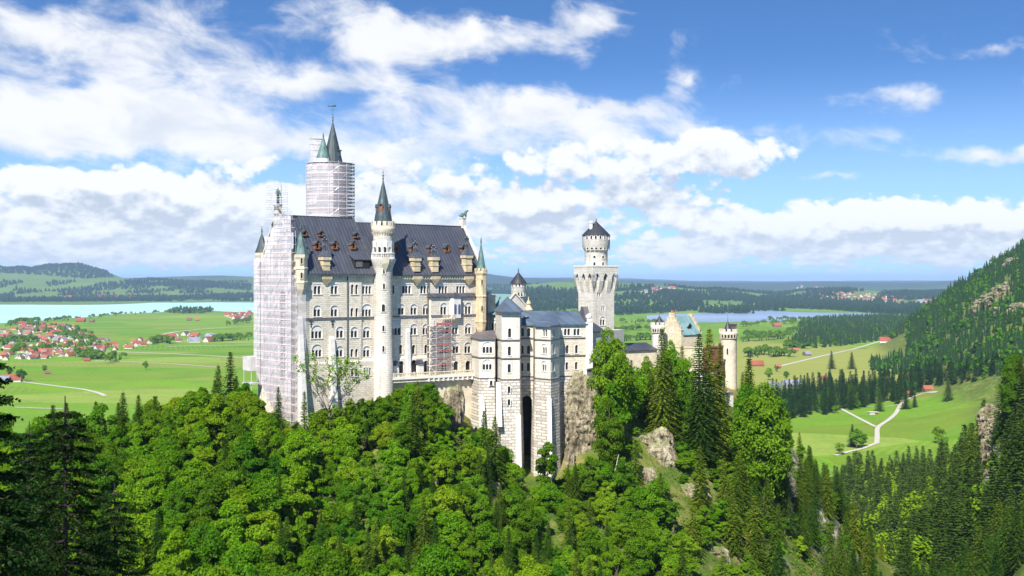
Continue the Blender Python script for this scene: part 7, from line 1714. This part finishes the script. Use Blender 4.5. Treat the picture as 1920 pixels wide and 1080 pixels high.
barn(1660, 643, 1, 0, -.3, 'red roofed farm where the mountain wood meets the plain', 1.3, False, 'farmhouse', 'farmhouse'); barn(1457, 613, 1, 0, .1, 'red barn among the spruces before the blue lake', 1.5); barn(1368, 617, 3, 1, .1, 'pale hut right of the right gate tower roof', 1.3); barn(1510, 633, 3, 1, .1, 'tiny pale hut on the bright green strip', 1.1)
barn(1739, 733, 0, 1, .1, 'orange roofed timber hut at the upper end of the path', .85); barn(1706, 741, 3, 0, .1, 'small red roofed hut where the paths meet the spruces', .75); barn(1546, 712, 3, 1, .3, 'orange roofed hut hidden in the spruce belt', .9)
barn(1484, 728, 2, 3, .1, 'large white valley station with grey roof behind the spruces', 1.2, False, 'valley_station', 'building'); barn(1450, 729, 1, 3, .1, 'white shed left of the valley station', 1.0, False, 'shed', 'shed')
g = ground(1637, 777, 600); kz = MB(); kf = Frame(g[0], g[1], ang=.12); kz.box(kf, -6, 6, -3, 3, g[2]-1, g[2]+3.0); k_ = thing('kiosk', 'white and red flat roofed kiosk inside the fork of the paths', 'kiosk', g); kz.build('wall', WH, k_); kz = MB(); kz.box(kf, 1.5, 6.06, -3.06, 3.06, g[2]-1, g[2]+2.9); kz.build('red_panel', RED[0], k_); kz = MB(); kz.box(kf, -7, 7, -4.2, 4.2, g[2]+3.003, g[2]+3.4); kz.build('roof', simple('pale_flat_roof', (.55,.52,.46), .8), k_)
# church in the far village
g = ground(1657, 565, 5000, 30000); ch2 = thing('church', 'white church with pointed steeple in the far village', 'church', g); f = Frame(g[0], g[1], ang=.2)
mb = MB(); mb.box(f, -22, 22, -11, 11, g[2]-2, g[2]+22); mb.box(f, 14, 24, -5, 5, g[2]+22.01, g[2]+42); mb.build('wall', WH, ch2); mb = MB(); gable_box(mb, f, -22, 13.9, -11, 11, g[2]+22, g[2]+36, 1, 0, 'u'); mb.build('roof', RED[0], ch2); mb = MB(); mb.lathe(f.p(19,0,0)[:2], [(7,g[2]+42),(.2,g[2]+60)], 8, 0, False); mb.build('steeple', RED[2], ch2)
# lone trees in the fields
ROUND = [make_broadleaf(131+i, 16, 5.2, 'leaf', nclump=26, per=60, leaf=.6, base=.1) for i in range(2)]
def lone(px, py, h, label, kinds=ROUND, name='lone_tree', i=0, wide=1.0):
    g = ground(px, py, 600) or (*plain(px, py), 0); plant(kinds[i % len(kinds)], g[0], g[1], g[2]-.3, h, label, name, 'tree' if kinds is not SPRUCE else 'spruce', None, wide=wide)
lone(273, 694, 20, 'single egg shaped tree alone in the open field'); lone(84, 699, 17, 'lone tree shading the tiny brown hut', i=1); lone(40, 716, 24, 'taller round bushy tree right of the red farmhouse', wide=1.2); lone(45, 712, 17, 'smaller round tree beside the farmhouse track', i=1); lone(18, 707, 20, 'tree rising behind the red farmhouse')
lone(1441, 713, 24, 'round tree at the meadow edge right of the gatehouse'); lone(1457, 697, 13, 'low round bush tree in the dry meadow', i=1, wide=1.4); lone(1475, 713, 18, 'smaller tree between the meadow edge and the spruces')
lone(1559, 692, 38, 'single tall spruce left of two in the dry meadow', SPRUCE, i=0, wide=1.3); lone(1597, 692, 36, 'single tall spruce at the corner of the mountain wood', SPRUCE, i=1, wide=1.3)
lone(1778, 752, 33, 'big spruce standing free on the upper meadow', SPRUCE, i=2, wide=1.3); lone(1698, 767, 29, 'broad spruce right where the path bends', SPRUCE, i=3, wide=1.4); lone(1715, 764, 20, 'smaller spruce beside the bent path', SPRUCE, i=4, wide=1.3); lone(1649, 772, 33, 'tall spruce behind the kiosk', SPRUCE, i=0, wide=1.2); lone(1597, 766, 36, 'very broad spruce at the left path end', SPRUCE, i=1, wide=1.6)
lone(1606, 842, 23, 'leafy clump tree on the lower meadow left of the path fork'); lone(1598, 838, 25, 'spruce in the clump on the lower meadow', SPRUCE, i=2, wide=1.3); lone(1616, 838, 16, 'right bush of the clump on the lower meadow', i=1, wide=1.3); lone(1566, 775, 12, 'round bush at the left path end', wide=1.5); lone(1575, 853, 14, 'bush at the bottom bend of the path', i=1, wide=1.2); lone(1760, 832, 20, 'bright leafy tree at the lower meadow edge', wide=1.1); lone(1768, 845, 17, 'second leafy tree at the lower meadow edge', i=1, wide=1.2)
# bleached dead trees in the lower wood
def snag(px, py, D, h, seed, label):
    r = random.Random(seed); x, y, _ = at(px, D); z = zat(py, D); mb = MB(); mb.tube((0,0,-8), (0.1,0,h), .22, .04)
    for k in range(26):
        zz = h*(.2+.78*r.random()); a = r.random()*6.28; l = 1.5*(1-zz/h)+.5; mb.tube((0,0,zz), (l*math.cos(a), l*math.sin(a), zz-.3*l), .05, .015, 4)
    o = mb.build('dead_tree', M['bark_pale']); o.location = (x, y, z); tag(o, label, 'dead tree')
for i, (px, py, w_, h_) in enumerate([(1838,588,34,26),(1850,577,40,26),(1866,566,44,24),(1882,553,36,24),(1898,541,30,20),(1912,590,34,26),(1904,500,40,30),(1876,590,24,18)]):
    g = ground(px, py, 900)
    if g: rock('rock_outcrop', g[0], g[1]+6, g[2]+h_*.12, w_*.5, 13, h_*.5, 40+i, ['lowest pale crag of the band across the mountainside','second pale crag of the mountain band, wide and broken','long pale crag in the middle of the mountain band','grey crag above the middle of the mountain band','topmost pale crag of the mountain band','pale crag at the edge below the mountain band','dark crag high under the mountain skyline','small pale crag under the mountain band'][i], amp=.4, nu=70, nv=50)
snag(1797, 1042, 480, 20, 1, 'tallest bleached dead tree in the lower wood'); snag(1780, 1040, 478, 12, 2, 'short bleached dead tree left of the tallest one'); snag(1788, 1050, 470, 13, 3, 'thin dead tree between two others in the lower wood'); snag(1803, 1035, 486, 14, 4, 'leafless grey trunk right of the tallest dead tree')
# --- paths
pm = simple('gravel_path', (0.46, 0.42, 0.35), .95, .15, .3)
def path(pts, w, name='path'):
    mb = MB(); fine = []
    for (a, b), (c, d) in zip(pts, pts[1:]):
        n = max(2, int(math.hypot(c-a, d-b)/3)); fine += [(a+(c-a)*i/n, b+(d-b)*i/n) for i in range(n)]
    fine.append(pts[-1]); W_ = [ground(px, py, 600, 9000) or (*plain(px, py), 0) for px, py in fine]; W_ = [Vector(q[:2]) for q in W_]
    W_ = [sum((W_[min(max(i+k,0),len(W_)-1)] for k in (-2,-1,0,1,2)), Vector((0,0)))/5 if 1 < i < len(W_)-2 else W_[i] for i in range(len(W_))]
    vs = []
    for i, q in enumerate(W_):
        d = (W_[min(i+1, len(W_)-1)]-W_[max(i-1, 0)]).normalized(); n = Vector((-d.y, d.x))
        for s in (-1, 0, 1): p = q+n*s*w/2; vs.append((p.x, p.y, float(height(p.x, p.y))+(.45 if s else .6)))
    mb.add(vs, [f for i in range(len(W_)-1) for f in ((3*i, 3*i+3, 3*i+4, 3*i+1), (3*i+1, 3*i+4, 3*i+5, 3*i+2))]); o = mb.build(name, pm); o['kind'] = 'structure'; return o
path([(1573,765),(1590,774),(1615,787),(1634,797),(1643,801)], 5); path([(1758,735),(1735,737),(1712,744),(1694,752),(1685,765),(1680,776),(1666,788),(1650,798),(1644,802),(1645,815),(1644,832)], 5.5); path([(1644,831),(1620,841),(1585,849),(1565,855)], 5); path([(1568,761),(1620,763),(1660,763),(1685,759)], 3)
path([(42,716),(80,721),(120,726),(160,731),(185,737),(198,743)], 8, 'farm_track'); path([(190,658),(250,661),(330,664),(400,667.5),(470,672)], 11, 'road'); path([(180,676.5),(250,679),(330,683),(410,689)], 7, 'field_road'); path([(312,650),(360,648.5),(420,648),(475,647)], 14, 'road'); path([(305,627),(330,622),(380,617),(440,613),(475,612)], 14, 'road'); path([(30,764),(75,766),(130,767)], 6, 'field_road'); path([(1450,690),(1540,668),(1600,655),(1650,640)], 9, 'field_road'); path([(1530,712),(1546,709),(1552,707)], 12, 'yard')
# --- visitors in front of the gatehouse
def person_mesh():
    S = [(0,0,.95,.15),(0,0,1.2,.14),(0,0,1.42,.16),(0,0,1.53,.06),(0,.01,1.67,.095),(.1,0,.9,.1),(.11,0,.5,.075),(.11,0,.06,.05),(.11,-.12,.03,.04),(-.1,0,.9,.1),(-.11,.02,.5,.075),(-.11,.02,.06,.05),(-.11,-.1,.03,.04),(.21,0,1.4,.07),(.26,0,1.13,.05),(.24,-.12,.92,.04),(.23,-.18,.84,.03),(-.21,0,1.4,.07),(-.26,0,1.13,.05),(-.22,-.16,.98,.04),(-.2,-.24,.93,.03)]
    return S, [(0,1),(1,2),(2,3),(3,4),(0,5),(5,6),(6,7),(7,8),(0,9),(9,10),(10,11),(11,12),(2,13),(13,14),(14,15),(15,16),(2,17),(17,18),(18,19),(19,20)]
SKIN = simple('skin', (.50,.32,.23), .6, .1, 3); pb_ = blob_mesh(person_mesh(), SKIN, 'person', 1)
def shell(ids, grow, name):
    S, E = person_mesh(); keep = {a: i for i, a in enumerate(ids)}
    return blob_mesh(([(*S[a][:3], S[a][3]*grow) for a in ids], [(keep[a], keep[b]) for a, b in E if a in keep and b in keep]), SKIN, name, 1)
jk = shell([0,1,2,13,14,17,18], 1.18, 'jacket'); tr_ = shell([0,5,6,7,9,10,11], 1.16, 'trousers'); hr = blob_mesh(([(0,.03,1.69,.10),(0,.04,1.74,.09)], [(0,1)]), SKIN, 'hair', 1)
def tint(me, c, nm): m2 = me.copy(); m2.materials.clear(); m2.materials.append(simple(nm, c, .8, .1, 3)); return m2
COLS = [('red', (.45,.03,.03)), ('white', (.7,.7,.68)), ('dark blue', (.03,.05,.18)), ('turquoise', (.05,.35,.38)), ('black', (.02,.02,.02)), ('pink', (.55,.15,.25))]
JK = [(n, tint(jk, c, n+'_jacket')) for n, c in COLS]; TR = [tint(tr_, c, 'dark_trousers') for c in ((.03,.03,.04),(.05,.07,.14))]; HR = [tint(hr, c, 'hair_colour') for c in ((.04,.025,.015),(.16,.10,.05))]
zf = zat(742, 382)
for i in range(22):
    px = 1311+i*2.7+rv.gauss(0,.6); D = 380.2-rv.random()*.0+rv.random()*4.5+.6; x = (px-960)/FPX*D; k = [0,2,4,1,3,0,4,2,1,5,0,4][i % 12]
    o = bpy.data.objects.new('person', pb_); COL.objects.link(o); o.location = (x, D+1.2, zf); o.rotation_euler = (0,0,rv.random()*6.28); s = rv.uniform(.93,1.08); o.scale = (s,s,s)
    tag(o, f'visitor in {JK[k][0]} jacket standing in the crowd before the gatehouse', 'person', 'visitors before the gatehouse')
    for nm, me in (('jacket', JK[k][1]), ('trousers', TR[i % 2]), ('hair', HR[i % 2])): c = bpy.data.objects.new(nm, me); COL.objects.link(c); c.parent = o
# --- the air
hz = MB(); hz.hexa([(-62000,-200,-1.5),(62000,-200,-1.5),(62000,66000,-1.5),(-62000,66000,-1.5),(-62000,-200,430),(62000,-200,430),(62000,66000,430),(-62000,66000,430)])
hm = bpy.data.materials.new('haze'); hm.use_nodes = True; hn = NT(hm.node_tree); hm.node_tree.nodes.clear(); ho = hn.n.new('ShaderNodeOutputMaterial'); hv = hn.n.new('ShaderNodeVolumePrincipled')
hv.inputs['Color'].default_value = (0.50, 0.70, 1.0, 1); hv.inputs['Density'].default_value = HAZE; hv.inputs['Anisotropy'].default_value = 0.0; hn.l.new(hv.outputs[0], ho.inputs['Volume'])
ho_ = hz.build('haze', hm); tag(ho_, None, None, None, 'stuff')
